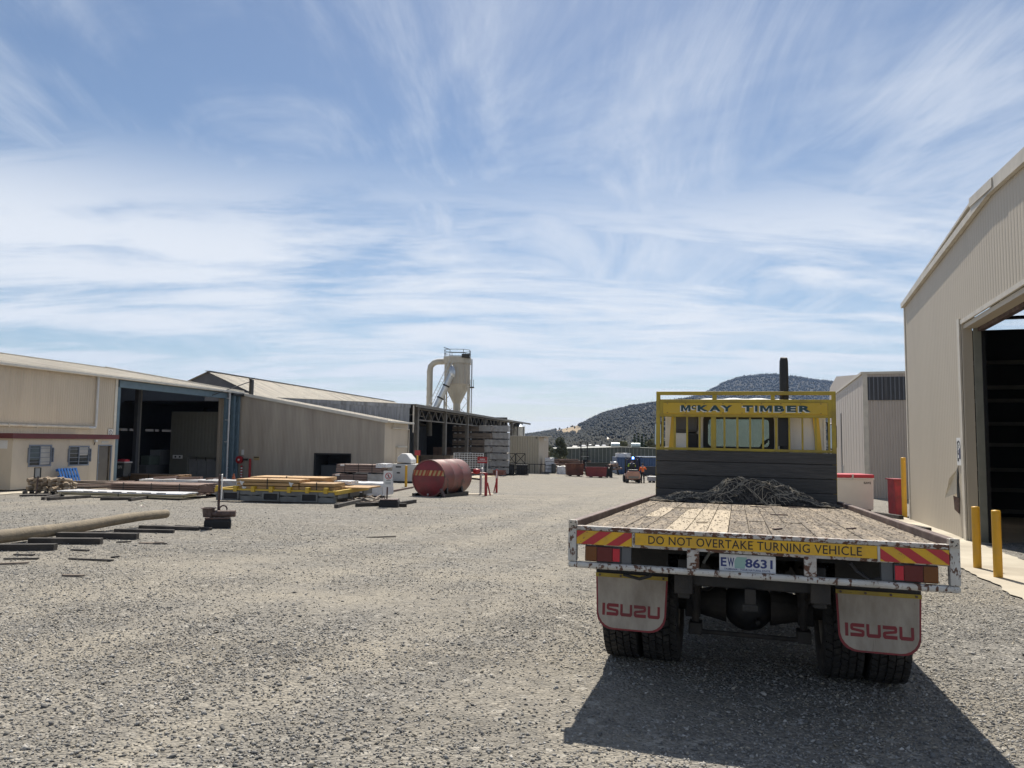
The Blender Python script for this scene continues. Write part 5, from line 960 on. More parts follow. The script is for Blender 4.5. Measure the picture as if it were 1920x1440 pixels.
for k in range(npk + 1):
    o = oKR + (oKL - oKR) * k / npk
    part('web_plate', MB().box((tK + .02, o - .04, zK + .201), (tK + .10, o + .04, zKT - .201)), RACK, rk); part('gusset', MB().prism([(o - .22, zKT - .201), (o + .22, zKT - .201), (o + .05, zK + .202), (o - .05, zK + .202)], tK + .04, tK + .07, lambda a, z, t: Vector((t, a, z))), RACK, rk)
for f_ in (.13, .47, .79):
    o = oKL + (oKR - oKL) * f_; fr = MB()
    for bx in (((o - .32, zK + .04), (o - .26, zK + .36)), ((o + .26, zK + .04), (o + .32, zK + .36)), ((o - .259, zK + .30), (o + .259, zK + .36)), ((o - .259, zK + .04), (o + .259, zK + .08))): fr.box((tK - .05, bx[0][0], bx[0][1]), (tK + .01, bx[1][0], bx[1][1]))
    part('fork_pocket', fr, RACK, rk); part('pocket_shade_plate', MB().box((tK - .015, o - .258, zK + .085), (tK - .003, o + .258, zK + .298)), BLACK, rk)  # black plate stands in for the shaded hollow of the pocket
part('back_panel', MB().box((tK + .3, oKR + .1, zK + .05), (tK + .34, oKL - .1, zKT - .1)), RACK, rk)
for t in (tK + .2, (tK + tK2) / 2 - .2, tK2 - .4): part('side_panel', MB().box((t, oKR - .02, zK + .15), (t + (tK2 - tK) * .3, oKR + .04, zKT - .1)), RACK, rk, bevel=.006)
part('side_rail', MB().box((tK, oKR - .07, zKT - .14), (tK2, oKR + .05, zKT + .002)), RYEL, rk, bevel=.006); part('side_rail', MB().box((tK, oKL - .05, zKT - .14), (tK2, oKL + .07, zKT + .002)), RYEL, rk, bevel=.006)
for k in range(7): o = oKL + (oKR - oKL) * (k + .1) / 6.6; part('rail_stop', MB().box((tK - .06, o - .07, zKT - .10), (tK + .10, o + .07, zKT + .10)), RYEL, rk, bevel=.006)
GB = 'pine beam bundles on the steel rack'
def beams(lab, uL, uR, vT, dt, nl, nc, seed, z0=None, depth=1.0):
    t = tK + dt; z0 = zKT + .003 if z0 is None else z0; return pack(LF, 'beam_bundle', lab, t, LF.X(uL, vT, t).y, LF.X(uR, vT, t).y, z0, LF.X((uL + uR) / 2, vT, t).z, depth, nl, nc, PINE, GB, straps=1, bearers=0, seed=seed, jit=.02)
beams('tall pine beam bundle with painted end marks at the near edge of the rack', 444, 560, 897.5, .1, 3, 3, 11, depth=.9); beams('pine beam bundle behind the tallest one on the rack', 470, 606, 893.5, 1.25, 3, 4, 12, depth=1.2)
beams('half-height pine beam bundle in the middle of the rack front', 562, 626, 905, .15, 2, 3, 13, depth=1.0); beams('single layer of long pine beams along the rack end', 570, 690, 911.5, 1.35, 1, 5, 14, depth=1.3)
t = tK + 1.2; a, b = LF.X(627, 902, t + 1), LF.X(657, 906, t + 1); one('white_sheet', crumple(t + 1, t + 1.8, b.y, a.y, b.z - .05, a.z, .02, 4), WRAP, 'white plastic sheet folded on the far side of the steel rack', 'sheet').matrix_world = LF.m
for sgn_u in ((448, 905), (540, 908), (452, 915)):
    a = LF.X(sgn_u[0] + 5, sgn_u[1], tK + .08); one('paint_mark', MB().prism([(a.y + .12 * math.cos(k * .9) * (1 if k % 2 else .5), a.z + .10 * math.sin(k * .9) * (1 if k % 2 else .5)) for k in range(7)], tK + .082, tK + .086, lambda o, z, t: Vector((t, o, z))), SIGNW, 'white sprayed mark on the face of the tall pine beam bundle', 'paint mark', 'paint marks on the pine beams').matrix_world = LF.m

# red steel tank ---------------------------------------------------------
TANKR = M('faded_red_tank', (.20, .060, .050), .5, var=.12, vscale=1.2, dirt=(.13, .075, .06), damt=.5, dscale=1.1, chip=(.08, .045, .038), camt=.42, cscale=3.2, bump=.1); TANKE = M('tank_end_red', (.20, .022, .028), .5, var=.2, dirt=(.11, .035, .035), damt=.42, dscale=1.8)
R_ = .82; te = at(804, 897, 33.3); az_t = rad(22); tg = GU(te.x, te.y); tdir = Vector((math.sin(az_t), math.cos(az_t), 0)); TM_ = Matrix.Translation((te.x, te.y, tg)) @ Matrix.Rotation(-az_t, 4, 'Z')
tk = thing('steel_tank', 'faded red cylindrical steel tank with striped band on its dished end', 'tank', mat4=TM_); zc_ = te.z - tg; LT = 2.75
part('shell', MB().lathe([(R_, 0), (R_, LT * .33), (R_ + .004, LT * .335), (R_, LT * .34), (R_, LT * .66), (R_ + .004, LT * .665), (R_, LT * .67), (R_, LT)], (0, 0, zc_), 'y', 64), TANKR, tk, smooth=True, angle=60); part('rim', MB().lathe([(R_ + .012, -.03), (R_ + .012, .03), (R_ - .04, .03), (R_ - .04, -.03)], (0, 0, zc_), 'y', 64, True), TANKR, tk)
part('end_plate', MB().lathe([(.001, -.10), (.4, -.075), (R_ - .06, -.02), (R_ - .02, .01)], (0, 0, zc_), 'y', 48), TANKE, tk, smooth=True); part('far_end', MB().lathe([(.001, LT + .1), (R_, LT)], (0, 0, zc_), 'y', 48), TANKE, tk)
def tband(x, z, t): r = math.hypot(x, z); return Vector((x, -.115 + .10 * (r / R_) ** 2 + t, zc_ + .12 + z))
bd = MB(); bd.grid(24, 1, lambda i, j: tband(-.79 + i * 1.58 / 24, .0 + j * .24, 0)); bnd = part('striped_band', bd, M('band_cream', (.42, .30, .13), .6, var=.2, dirt=(.28, .17, .08), damt=.4, dscale=5), tk)
for k in range(8):
    x = -.72 + k * .2; sl = .09 if k < 4 else -.09; pts = [(max(-.78, min(.78, a)), b) for a, b in ((x - .05 + (sl if sl < 0 else 0), 0), (x + .05 + (sl if sl < 0 else 0), 0), (x + .05 + (sl if sl > 0 else 0), .24), (x - .05 + (sl if sl > 0 else 0), .24))]
    part('orange_stripe', MB().add([tband(a, b, -.004) for a, b in pts], [(0, 1, 2, 3)]), M('stripe_orange%d' % k, (.30, .05, .02), .6), bnd)
part('valve', MB().cyl((0, -.08, zc_ - R_ + .12), (0, -.02, zc_ - R_ + .12), .04, n=8), GALV, tk)
for y in (.35, LT - .9):
    cr = MB().prism([(-.78, -.05), (.78, -.05), (.70, .42)] + [(R_ * 1.0 * math.sin(a), zc_ - R_ * math.cos(a) - .004) for a in np.linspace(.75, -.75, 9)] + [(-.70, .42)], y, y + .14, lambda x, z, t: Vector((x, t, z))); part('saddle', cr, BLACKP, tk)
part('skid', MB().box((-.80, -.05, -.06), (-.62, LT - .3, .12)), BLACKP, tk); part('skid', MB().box((.62, -.05, -.06), (.80, LT - .3, .12)), BLACKP, tk); part('chock', MB().bar((.66, -.1, .36), (.88, -.15, 0), .16, .06), RUSTY, tk)
part('outlet_box', MB().box((-.1, LT + .05, zc_ - .55), (.3, LT + .3, zc_ + .05)), REDP, tk)

# white pump unit, yellow post -----------------------------------------
wu = Vector((tA + .1, LF.X(737, 890, tA + .1).y, 0)); wu.z = LF.g(wu.x, wu.y); hU = LF.thing('pump_unit', 'white bunded tank unit with a hooded cabinet on top beside the annex', 'pump unit', wu.x, wu.y); zu0 = wu.z; t = wu.x
oU0, oU1 = LF.X(735, 885, t).y, LF.X(778, 885, t).y; zu1 = LF.X(755, 870, t).z; UNITW = M('unit_white', (.58, .57, .54), .5, var=.04, dirt=(.42, .40, .36), damt=.35, dscale=1.5)
part('base_tank', MB().box((t, oU1, zu0 + .1), (t + 1.6, oU0, zu1)), UNITW, hU, bevel=.03); part('plinth', MB().box((t + .05, oU1 + .05, zu0 - .1), (t + 1.5, oU0 - .05, zu0 + .099)), DARKSTEEL, hU)
h0, h1 = LF.X(744, 850, t).y, LF.X(770, 850, t).y; zh = LF.X(757, 850.5, t).z; part('hood', MB().prism([(h0, zu1 + .12), (h0, zh - .25), (h0 - .3, zh), (h1 + .35, zh), (h1, zh - .4), (h1, zu1 + .03)], t + .1, t + 1.3, lambda o, z, tt: Vector((tt, o, z))), SIGNW, hU, bevel=.06); part('hood_seal', MB().box((t + .08, h1, zu1 + .002), (t + 1.32, h0, zu1 + .029)), BLACK, hU)
for k, (a, b) in enumerate(((742, 752), (744, 750))): part('unit_label', MB().box((t - .006, LF.X(b, 880, t).y, zu1 - .25 - .4 * k), (t - .001, LF.X(a, 880, t).y, zu1 - .15 - .4 * k)), SIGNK, hU)
def bollard(u, v0, v1, label, r=.065, group='yellow bollards', mat=None, name='bollard'):
    p = gp(u, v1); top = at(u, v0, p.y).z; t = thing(name, label, 'bollard', (p.x, p.y, GU(p.x, p.y)), 0, group); h = top - GU(p.x, p.y)
    part('tube', MB().cyl((0, 0, -.1), (0, 0, h - .012), r, n=18), mat or YPOST, t, smooth=True, angle=40); part('cap', MB().lathe([(r * .999, h - .0125), (r * .9, h + .0), (.001, h + .008)], (0, 0, 0), 'z', 18), mat or YPOST, t, smooth=True); return t
bollard(761, 873, 913, 'yellow bollard protecting the white pump unit', .075)
# fire equipment sign, barrier, posts
def thin(u0, v0, u1, v1, Y, w): a, b = at(u0, v0, Y), at(u1, v1, Y); return a, b
fp = gp(911, 929); fs = thing('fire_sign', 'red fire equipment sign on a dark post with a red foot', 'sign', (fp.x, fp.y, GU(fp.x, fp.y))); px_ = 1400 / fp.y; hh = lambda v: at(911, v, fp.y).z - GU(fp.x, fp.y)
part('post', MB().box((-.04, -.03, hh(886)), (.01, .03, hh(848))), DARKSTEEL, fs); part('pipe', MB().cyl((.05, 0, hh(886)), (.05, 0, hh(858)), .025, n=8), GALV, fs); part('foot', MB().box((-.07, -.07, -.1), (.06, .07, hh(886.5))), REDP, fs, bevel=.01); part('brace', MB().bar((.06, .1, hh(905)), (.2, .2, 0), .05, .05), REDP, fs)
sb_ = part('board', MB().box((-.42, -.07, hh(868.5)), (.04, -.05, hh(856.5))), REDP, fs); 
for l_, a, b, z0, z1 in (('FIRE', -.30, -.07, 860, 862.6), ('EQUIPMENT', -.40, .02, 863.6, 866)): part('lettering', text_mb(l_, a, b, hh(z1), hh(z0), lambda x, z: Vector((x, -.0715, z)), .02), SIGNW, sb_)
fb2 = thing('fire_hydrant_stand', 'red valve and barrier rail on a galvanised stand beside the red tank', 'hydrant stand', (gp(901, 927).x, gp(901, 927).y, GU(gp(901, 927).x, gp(901, 927).y))); g_ = gp(901, 927); hv = lambda v: at(901, v, g_.y).z - GU(g_.x, g_.y); wx = lambda u: at(u, 890, g_.y).x - g_.x
part('stand', MB().cyl((0, 0, -.05), (0, 0, hv(888)), .06, n=10), GALV, fb2); part('rail', MB().cyl((wx(880), 0, hv(887)), (wx(911), 0, hv(887)), .035, n=8), REDP, fb2); part('valve', MB().lathe([(.001, -.2), (.10, -.2), (.14, -.05), (.10, .12), (.001, .14)], (wx(895), 0, hv(884)), 'x', 14), REDP, fb2, smooth=True); part('valve_wheel', MB().lathe([(.11, -.02), (.15, -.02), (.15, .02), (.11, .02)], (wx(904), 0, hv(882.5)), 'x', 14, True), SIGNW, fb2)
part('brace_arm', MB().bar((wx(880), .1, hv(897)), (0, 0, hv(899)), .08, .08), DARKSTEEL, fb2); part('footing', MB().box((-.6, -.3, -.15), (.6, .4, .03)), CONC, fb2)
rp = gp(931, 924.5); r_ = thing('red_post', 'red post with a leaning brace standing alone on the gravel', 'post', (rp.x, rp.y, GU(rp.x, rp.y))); hh2 = at(931, 880, rp.y).z - GU(rp.x, rp.y); part('pole', MB().cyl((0, 0, -.05), (0, 0, hh2), .055, n=12), REDP, r_); part('reflector', MB().box((-.03, -.062, hh2 * .62), (.03, -.056, hh2 * .95)), SIGNW, r_); part('brace', MB().bar((-.02, .0, hh2 * .5), (-.14, -.05, 0), .05, .04), REDP, r_)
mf = at(870, 866, 58); me_ = thing('mesh_gate', 'white wire mesh gate panel standing in front of the store', 'gate', (mf.x, mf.y, GU(mf.x, mf.y))); zt_g, zb_g = at(870, 849.5, 58).z - GU(mf.x, mf.y), at(870, 878, 58).z - GU(mf.x, mf.y); xa, xb = at(851, 866, 58).x - mf.x, at(906, 866, 58).x - mf.x
for k in range(8): z = zb_g + (zt_g - zb_g) * k / 7; part('wire', MB().cyl((xa, 0, z), (xb, 0, z), .022, n=5), SIGNW, me_)
for k in range(12): x = xa + (xb - xa) * k / 11; part('upright', MB().cyl((x, .02, zb_g - (.6 if k in (0, 11) else 0)), (x, .02, zt_g), .018 if k not in (0, 11) else .04, n=5), SIGNW, me_)
rl = at(783, 851, 53); rd_ = thing('danger_flag', 'small red tag on a yellow stub post in front of the store column', 'tag', (rl.x, rl.y, GU(rl.x, rl.y))); zf_ = rl.z - GU(rl.x, rl.y); part('stub', MB().cyl((0, 0, -.1), (0, 0, zf_), .06, n=10), YPOST, rd_); part('flag', MB().box((-.2, -.09, zf_ - .1), (.2, -.07, zf_ + .25)), REDP, rd_)

# three movable sign posts ------------------------------------------------
def signbase(t, s=1.0):
    part('tyre_base', MB().box((-.28 * s, -.22 * s, -.03), (.28 * s, .22 * s, .20 * s)), BLACK, t, bevel=.05); part('base_plate', MB().box((-.26 * s, -.2 * s, .202 * s), (.26 * s, .2 * s, .23 * s)), RUSTY, t)
g1 = gp(408, 990); s1_ = thing('sign_post', 'rusty sign post with narrow white board edge-on, weighted by pipe and pot', 'sign post', (g1.x, g1.y, GU(g1.x, g1.y)), rad(20)); h1_ = lambda v: at(408, v, g1.y).z - GU(g1.x, g1.y)
signbase(s1_); part('pole', MB().cyl((0, .05, .2), (.0, .05, h1_(890)), .028, n=10), RUSTY, s1_); part('weight_pipe', MB().cyl((-.12, -.05, .31), (.36, -.12, .31), .075, n=16), RUSTY, s1_, smooth=True, angle=40); part('weight_pot', MB().lathe([(.11, .24), (.13, .42), (.16, .425), (.16, .44), (.12, .44), (.10, .26)], (-.2, -.02, 0), 'z', 16), RUSTY, s1_); part('chain_link', MB().tube([(.1 + .08 * math.cos(a), .02, .40 + .08 * math.sin(a)) for a in np.linspace(0, 6.28, 12)], .018, 6), RUSTY, s1_)
part('board', MB().box((.04, -.20, h1_(936)), (.062, .22, h1_(889.5))), SIGNW, s1_)
g2 = gp(730, 951); s2_ = thing('pedestrian_sign', 'white no-pedestrians sign on a rusty post with black base', 'sign', (g2.x, g2.y, GU(g2.x, g2.y))); h2_ = lambda v: at(727, v, g2.y).z - GU(g2.x, g2.y); x2 = lambda u: at(u, 900, g2.y).x - g2.x
signbase(s2_, 1.15); part('pole', MB().cyl((x2(726), .03, .22), (x2(727), .03, h2_(884)), .026, n=10), RUSTY, s2_); part('spike', MB().box((x2(716), 0, .23), (x2(718), .05, h2_(932))).box((x2(720.5), 0, .23), (x2(722), .05, h2_(932))), RUSTY, s2_)
bd_ = part('board', MB().box((x2(719), -.02, h2_(913)), (x2(736), -.002, h2_(883))), SIGNW, s2_); prohibition(bd_, lambda x, z, t: Vector((x, -.023 - t, z)), x2(728.5), h2_(892.5), .11)
part('printed_line', MB().add([(x2(724.5), -.022, h2_(901)), (x2(732.5), -.022, h2_(901)), (x2(732.5), -.022, h2_(900)), (x2(724.5), -.022, h2_(900))], [(0, 1, 2, 3)]), SIGNK, bd_); part('printed_box', MB().add([(x2(723), -.0218, h2_(908)), (x2(733), -.0218, h2_(908)), (x2(733), -.0218, h2_(903)), (x2(723), -.0218, h2_(903))], [(0, 1, 2, 3)]), M('print_grey', (.42, .43, .43), .6), bd_)
g3 = gp(67, 931); s3_ = thing('frame_sign', 'thin black sign frame turned away on a rusty post before the hut', 'sign post', (g3.x, g3.y, GU(g3.x, g3.y)), rad(15)); h3 = lambda v: at(67, v, g3.y).z - GU(g3.x, g3.y)
part('base', MB().box((-.45, -.3, -.02), (.45, .3, .06)), BEARER, s3_); part('pole', MB().cyl((0, 0, .05), (.04, 0, h3(893)), .03, n=8), RUSTY, s3_); fr = MB()
for a, b in (((-.10, h3(896)), (-.07, h3(876.5))), ((.10, h3(896)), (.13, h3(876.5))), ((-.069, h3(877.5)), (.099, h3(876.5))), ((-.069, h3(896)), (.099, h3(895)))): fr.box((a[0], -.03, min(a[1], b[1])), (b[0], .03, max(a[1], b[1])))
part('frame', fr, BLACKP, s3_); part('panel', MB().box((-.068, -.005, h3(894.9)), (.098, .005, h3(877.6))), M('grey_panel', (.35, .35, .34), .6), s3_)

# log and timbers in the near left -------------------------------------------
LOGM = M('weathered_pole', (.26, .215, .15), .85, var=.2, vscale=3, stretch=(1, 1, 1), dirt=(.17, .145, .11), damt=.42, dscale=3, bump=.6, bscale=25, wood=(6, (1, 1, 1), .6))
e0, e1 = gp(310, 984), gp(-120, 1040); r_l = .112; pts = []; rr_ = []
for k in range(25):
    s = k / 24; p = e0.lerp(e1, s); zz = GU(p.x, p.y) + r_l + (.13 * (1 - s) if s < .75 else .03); pts.append(Vector((p.x + .04 * math.sin(s * 5), p.y, zz + .02 * math.sin(s * 9)))); rr_.append(r_l * (.88 + .24 * s) * (1 + .03 * math.sin(s * 31)))
base_ = pts[0].copy(); base_.z = GU(base_.x, base_.y); lg = thing('timber_pole', 'long weathered round timber pole lying on the gravel across dark bearers', 'log', base_); part('shaft', MB().tube([p - base_ for p in pts], rr_, 16), LOGM, lg, smooth=True, angle=50)
part('end_face', MB().cyl(pts[0] - base_ + (pts[0] - pts[1]).normalized() * .002, pts[0] - base_ + (pts[0] - pts[1]).normalized() * .012, r_l * .84, n=16), M('log_end', (.36, .30, .21), .9, var=.2, wood=(20, (1, 1, 1), .6)), lg); part('end_strap', MB().tube([pts[1] - base_, pts[1] - base_ + Vector((-.03, 0, 0))], r_l * .91, 16), BEARER, lg)
for k, a in enumerate(((-60, 1024, 73, 1010, .17, .15), (108, 1012, 258, 1013, .14, .12), (55, 1021, 190, 1022, .13, .11), (-80, 1032, 104, 1033, .13, .11), (215, 1000, 326, 1001, .10, .07), (262, 993, 372, 996, .10, .08), (330, 990, 395, 995, .09, .06), (285, 989, 345, 992, .08, .05))):
    stick(a[0], a[1], a[2], a[3], a[4], BEARER, ('dark squared timber, thickest of those lying under the pole', 'dark squared timber sticking out farthest past the pole', 'dark squared timber with a split end beside the pole', 'dark squared timber outermost from the pole')[k] if k < 4 else 'thin dark timber lying flat between the pole and the weighted sign post', None if k < 4 else 'thin timbers by the sign post', a[5])
q = random.Random(31)
for k, (u, v, l, mt) in enumerate(((150, 1035, .35, 0), (170, 1054, .75, 0), (40, 1051, .5, 0), (20, 1060, .45, 1), (45, 1043, .35, 0), (275, 1021, .3, 1), (297, 1020, .2, 1), (216, 1049, .12, 0), (137, 1083, .3, 1), (715, 1007, .6, 0), (165, 1001, .5, 1), (300, 1022, .25, 0), (232, 1019, .25, 0))):
    p = gp(u, v); a = q.uniform(-.3, .5); one('wood_scrap', MB().bar((-l / 2 * math.cos(a), -l / 2 * math.sin(a), .012), (l / 2 * math.cos(a), l / 2 * math.sin(a), .02), .045, .02), GREYB if mt else BEARER, 'pale wood scrap lying on the gravel' if mt else 'dark sliver of wood lying on the gravel', 'wood scrap', 'pale wood scraps' if mt else 'dark wood slivers', loc=(p.x, p.y, GU(p.x, p.y)))
# ------------------------------------------------------------------ right hand shed (its gable end faces the yard)
_j = gp(1812, 1013); RF = Frame((_j.x, _j.y), 19.0)
RCREAM = M('right_shed_sheet', (.43, .375, .295), .55, var=.03, vscale=.8, dirt=(.385, .335, .26), damt=.35, dscale=.6, stretch=(1, 1, .3)); RTRIM = M('right_shed_trim', (.50, .46, .39), .5)
rc = RF.Y(1697, 600, 0); tc_r = rc.x; ev = RF.Y(1693, 577, 0); k1 = RF.Y(1872, 322, 0); k2 = RF.Y(1920, 285, 0)
sl_r = (k1.z - ev.z) / (tc_r - k1.x); half = 9.5; t_rg = tc_r - half; z_rg = ev.z + sl_r * half; t_end = tc_r - 2 * half
tJ = RF.Y(1806, 700, 0).x; zH = RF.Y(1862, 562, 0).z; tD = tJ - 7.0; zbr = -2.2
rs_ = RF.thing('storage_shed', 'tall cream steel shed with huge open doorway beside the truck', 'shed', tc_r - half, -5)
zr_ = lambda t: ev.z + sl_r * (half - abs(t - t_rg))
mb = MB(); corr(mb, (tc_r, 0), (tJ + .25, 0), zbr, lambda s: zr_(tc_r + (tJ + .25 - tc_r) * s), .19, .004, (0, 1, 0)); corr(mb, (tJ + .25, 0), (tD - .25, 0), zH, lambda s: zr_(tJ + .25 + (tD - tJ - .5) * s), .19, .004, (0, 1, 0)); corr(mb, (tD - .25, 0), (t_end, 0), zbr, lambda s: zr_(tD - .25 + (t_end - tD + .25) * s), .19, .004, (0, 1, 0)); part('gable_wall', mb, RCREAM, rs_)
DW = -26.0
for (a, b, nm) in ((tc_r + .12, t_rg, 'roof'), (t_end - .12, t_rg, 'roof')):
    part(nm, MB().add([(a, .10, zr_(a) + .1), (b, .10, zr_(b) + .1), (b, DW, zr_(b) + .1), (a, DW, zr_(a) + .1), (a, .10, zr_(a) + .04), (b, .10, zr_(b) + .04), (b, DW, zr_(b) + .04), (a, DW, zr_(a) + .04)], [(0, 1, 2, 3), (7, 6, 5, 4), (0, 4, 5, 1), (1, 5, 6, 2), (2, 6, 7, 3), (3, 7, 4, 0)]), RTRIM, rs_)
tk_ = k1.x; part('barge_capping', MB().bar((tc_r + .1, .06, zr_(tc_r) + .02), (tk_, .06, zr_(tk_) + .02), .1, .16), RTRIM, rs_); part('barge_capping', MB().bar((tk_ + .02, .07, zr_(tk_) + .045), (t_rg, .07, z_rg + .045), .12, .20), RTRIM, rs_); part('barge_capping', MB().bar((t_rg, .06, z_rg + .02), (t_end, .06, zr_(t_end) + .02), .1, .26), RTRIM, rs_)
part('corner_flashing', MB().box((tc_r - .06, -.12, zbr), (tc_r + .09, .03, ev.z - .05)), RTRIM, rs_)
gl = [RF.X(1880, v, tc_r - .3) for v in (679, 726, 751, 794.6, 834, 881, 919, 959, 1000)]; zo0, zo1 = RF.X(1880, 617, tc_r - .2).z, RF.X(1880, 574, tc_r - .2).z; zo1 = min(zo1, ev.z - .15)
far = MB().box((tc_r - .06, DW, zbr), (tc_r - .02, -.13, zo0)); part('side_wall', far, INSHADE, rs_); mb = MB(); corr(mb, (tc_r, -.13), (tc_r, DW), zbr, zo0, .16, .008, (1, 0, 0)); part('side_cladding', mb, RCREAM, rs_); part('eave_beam', MB().box((tc_r - .1, DW, zo1), (tc_r, -.13, ev.z)), DARKSTEEL, rs_)
part('clear_sheeting', MB().box((tc_r - .03, DW, zo0), (tc_r - .024, -.13, zo1)), glass('clear_sheet', (.95, .96, .96), .0), rs_)
GIRT = M('girt_grey', (.16, .155, .14), .6)
for g_ in gl: part('girt', MB().box((tc_r - .30, DW + .1, g_.z - .06), (tc_r - .065, -.14, g_.z + .06)), GIRT, rs_)
part('girt', MB().box((tc_r - .2, DW + .1, (zo0 + zo1) / 2 - .05), (tc_r - .04, -.14, (zo0 + zo1) / 2 + .05)), DARKSTEEL, rs_)
for y in (-5, -11, -17, -23): part('portal_column', MB().box((tc_r - .6, y - .1, zbr), (tc_r - .31, y + .1, ev.z)), DARKSTEEL, rs_)
part('back_wall', MB().box((t_end, DW - .06, zbr), (tc_r, DW, ev.z)), INSHADE, rs_); part('side_wall', MB().box((t_end - .0, DW, zbr), (t_end + .05, -.02, ev.z)), INSHADE, rs_)
part('jamb_flashing', MB().box((tJ + .05, .012, zbr), (tJ + .27, .05, zH + .05)), RTRIM, rs_); part('door_jamb', MB().box((tJ - .02, -.22, zbr), (tJ + .12, .0, zH)), RCREAM, rs_, bevel=.01); part('door_post', MB().box((tJ - .12, -.42, zbr), (tJ - .03, -.23, zH)), M('olive_post', (.20, .20, .165), .6), rs_); part('door_edge', MB().box((tJ - .16, -.46, zbr), (tJ - .125, -.38, zH)), BLACKP, rs_)
part('header_flashing', MB().box((tD, -.02, zH - .10), (tJ + .04, .03, zH)), RTRIM, rs_); part('header_box', MB().box((tD, -.30, zH - .22), (tJ - .03, -.03, zH - .11)), RCREAM, rs_); part('header_track', MB().box((tD, -.44, zH - .30), (tJ - .13, -.31, zH - .12)), RUSTY, rs_)
part('inner_floor', MB().box((t_end + .1, DW, -2.0), (tc_r - .1, -.05, RF.g(tJ, .2) + .01)), CONC, rs_)
# torn sheet and signs on the wall
h0 = RF.Y(1797, 918, .0); tear = MB().prism([(h0.x - .16, h0.z + .62), (h0.x + .02, h0.z + .50), (h0.x + .10, h0.z - .1), (h0.x + .02, h0.z - .55), (h0.x - .10, h0.z - .62), (h0.x - .18, h0.z - .2), (h0.x - .08, h0.z + .2)], .014, .018, lambda a, z, t: Vector((a, t, z))); part('torn_shade_patch', tear, BLACK, rs_)  # black patch on the wall stands in for the shaded hole
part('torn_flap', MB().add([(h0.x + .02, .02, h0.z + .5), (h0.x + .10, .02, h0.z - .1), (h0.x + .55, .20, h0.z - .25), (h0.x + .15, .16, h0.z + .28)], [(0, 1, 2, 3)]), RTRIM, rs_); part('torn_lip', MB().add([(h0.x - .10, .02, h0.z - .6), (h0.x - .18, .02, h0.z - .2), (h0.x - .05, .13, h0.z - .15), (h0.x + .0, .10, h0.z - .5)], [(0, 1, 2, 3)]), RUSTY, rs_)
a, b = RF.Y(1793.5, 821, .03), RF.Y(1803.5, 873, .03); sg_ = RF.thing('forklift_sign', 'tall white sign with ringed number and forklift pictogram on the cream wall', 'sign', (a.x + b.x) / 2, .03, b.z); W_ = a.x - b.x; cxs = (a.x + b.x) / 2
part('board', MB().box((b.x, .02, b.z), (a.x, .035, a.z)), SIGNW, sg_); YT = lambda y: (lambda x, z: Vector((x, y, z)))
n = 24; zc2 = a.z - W_ * .55; rg_ = MB().add([(cxs + q * math.cos(6.2832 * i / n), .038, zc2 + q * math.sin(6.2832 * i / n)) for q in (W_ * .40, W_ * .30) for i in range(n)], [(i, (i + 1) % n, n + (i + 1) % n, n + i) for i in range(n)]); part('ring', rg_, SIGNK, sg_)
part('digit', text_mb('5', cxs + W_ * .12, cxs - W_ * .12, zc2 - W_ * .18, zc2 + W_ * .18, YT(.038), .01), SIGNK, sg_); part('grey_strip', MB().box((b.x + .02, .036, b.z + (a.z - b.z) * .46), (a.x - .02, .038, b.z + (a.z - b.z) * .53)), M('strip_grey', (.3, .3, .32), .6), sg_)
zq = b.z + .1; part('pictogram', MB().prism([(cxs + W_ * .36, zq), (cxs + W_ * .36, zq + .5), (cxs + W_ * .28, zq + .5), (cxs + W_ * .28, zq + .08), (cxs + W_ * .05, zq + .08), (cxs + W_ * .05, zq)], .036, .039, lambda x, z, t: Vector((x, t, z))), SIGNK, sg_); part('pictogram', MB().box((cxs - W_ * .38, .036, zq + .06), (cxs - W_ * .02, .039, zq + .32)), M('picto_navy', (.02, .025, .07), .5), sg_)
# concrete apron
def sheet(F, t0, t1, y0, y1, dz, mat, name, nx=24, ny=10, edge=.0, seed=0, col=None):
    q = random.Random(seed); mb = MB(); w = F.m
    def P(i, j):
        t = t0 + (t1 - t0) * i / nx; y = y0 + (y1 - y0) * j / ny
        if j in (0, ny) or i in (0, nx): t += q.uniform(-edge, edge); y += q.uniform(-edge, edge)
        p = w @ Vector((t, y, 0)); return Vector((p.x, p.y, GU(p.x, p.y) + dz))
    mb.grid(nx, ny, P); return struct(name, mb, mat)
bq = RF.i @ gp(1872, 1088); sheet(RF, -16, tc_r + 1.5, -.04, bq.y + .25, .022, CONC, 'apron_pavement', 120, 16, .05, 3)
bollard(1833, 950, 1068, 'yellow bollard farther along the apron, nearer the torn wall', .063); bollard(1872, 957, 1088, 'yellow bollard in front of the dark doorway at the apron edge', .063)
bollard(1696.5, 858, 969, 'tall slim yellow bollard at the far corner of the cream shed', .085, name='corner_bollard')
# neighbour shed
NB = at(1619, 780, 43); NF = Frame((NB.x, NB.y), 19.0); nz = NF.Y(1619, 700.5, 0).z; PINKC = M('neighbour_sheet', (.42, .37, .325), .55, var=.03, dirt=(.37, .325, .28), damt=.35, dscale=.6, stretch=(1, 1, .3))
ns = NF.thing('workshop_shed', 'cream ribbed workshop with a dark louvred window band behind the white bin', 'shed', 0, -4); f0, f1 = NF.Y(1568, 706, 0), NF.Y(1556, 727, 0); zf0 = f0.z; tf = f0.x; zbn = -3
part('side_wall', MB().prism([(0, zbn), (tf + 8, zbn), (tf + 8, f1.z - 1.5), (f1.x, f1.z), (tf, zf0), (0, nz)], -.06, 0, lambda t, z, y: Vector((t, y, z))), PINKC, ns)
for t in np.arange(.8, tf + 6, 1.6): part('sheet_joint', MB().box((t, .001, zbn), (t + .03, .012, min(nz, zf0) - .25)), PINKC, ns)
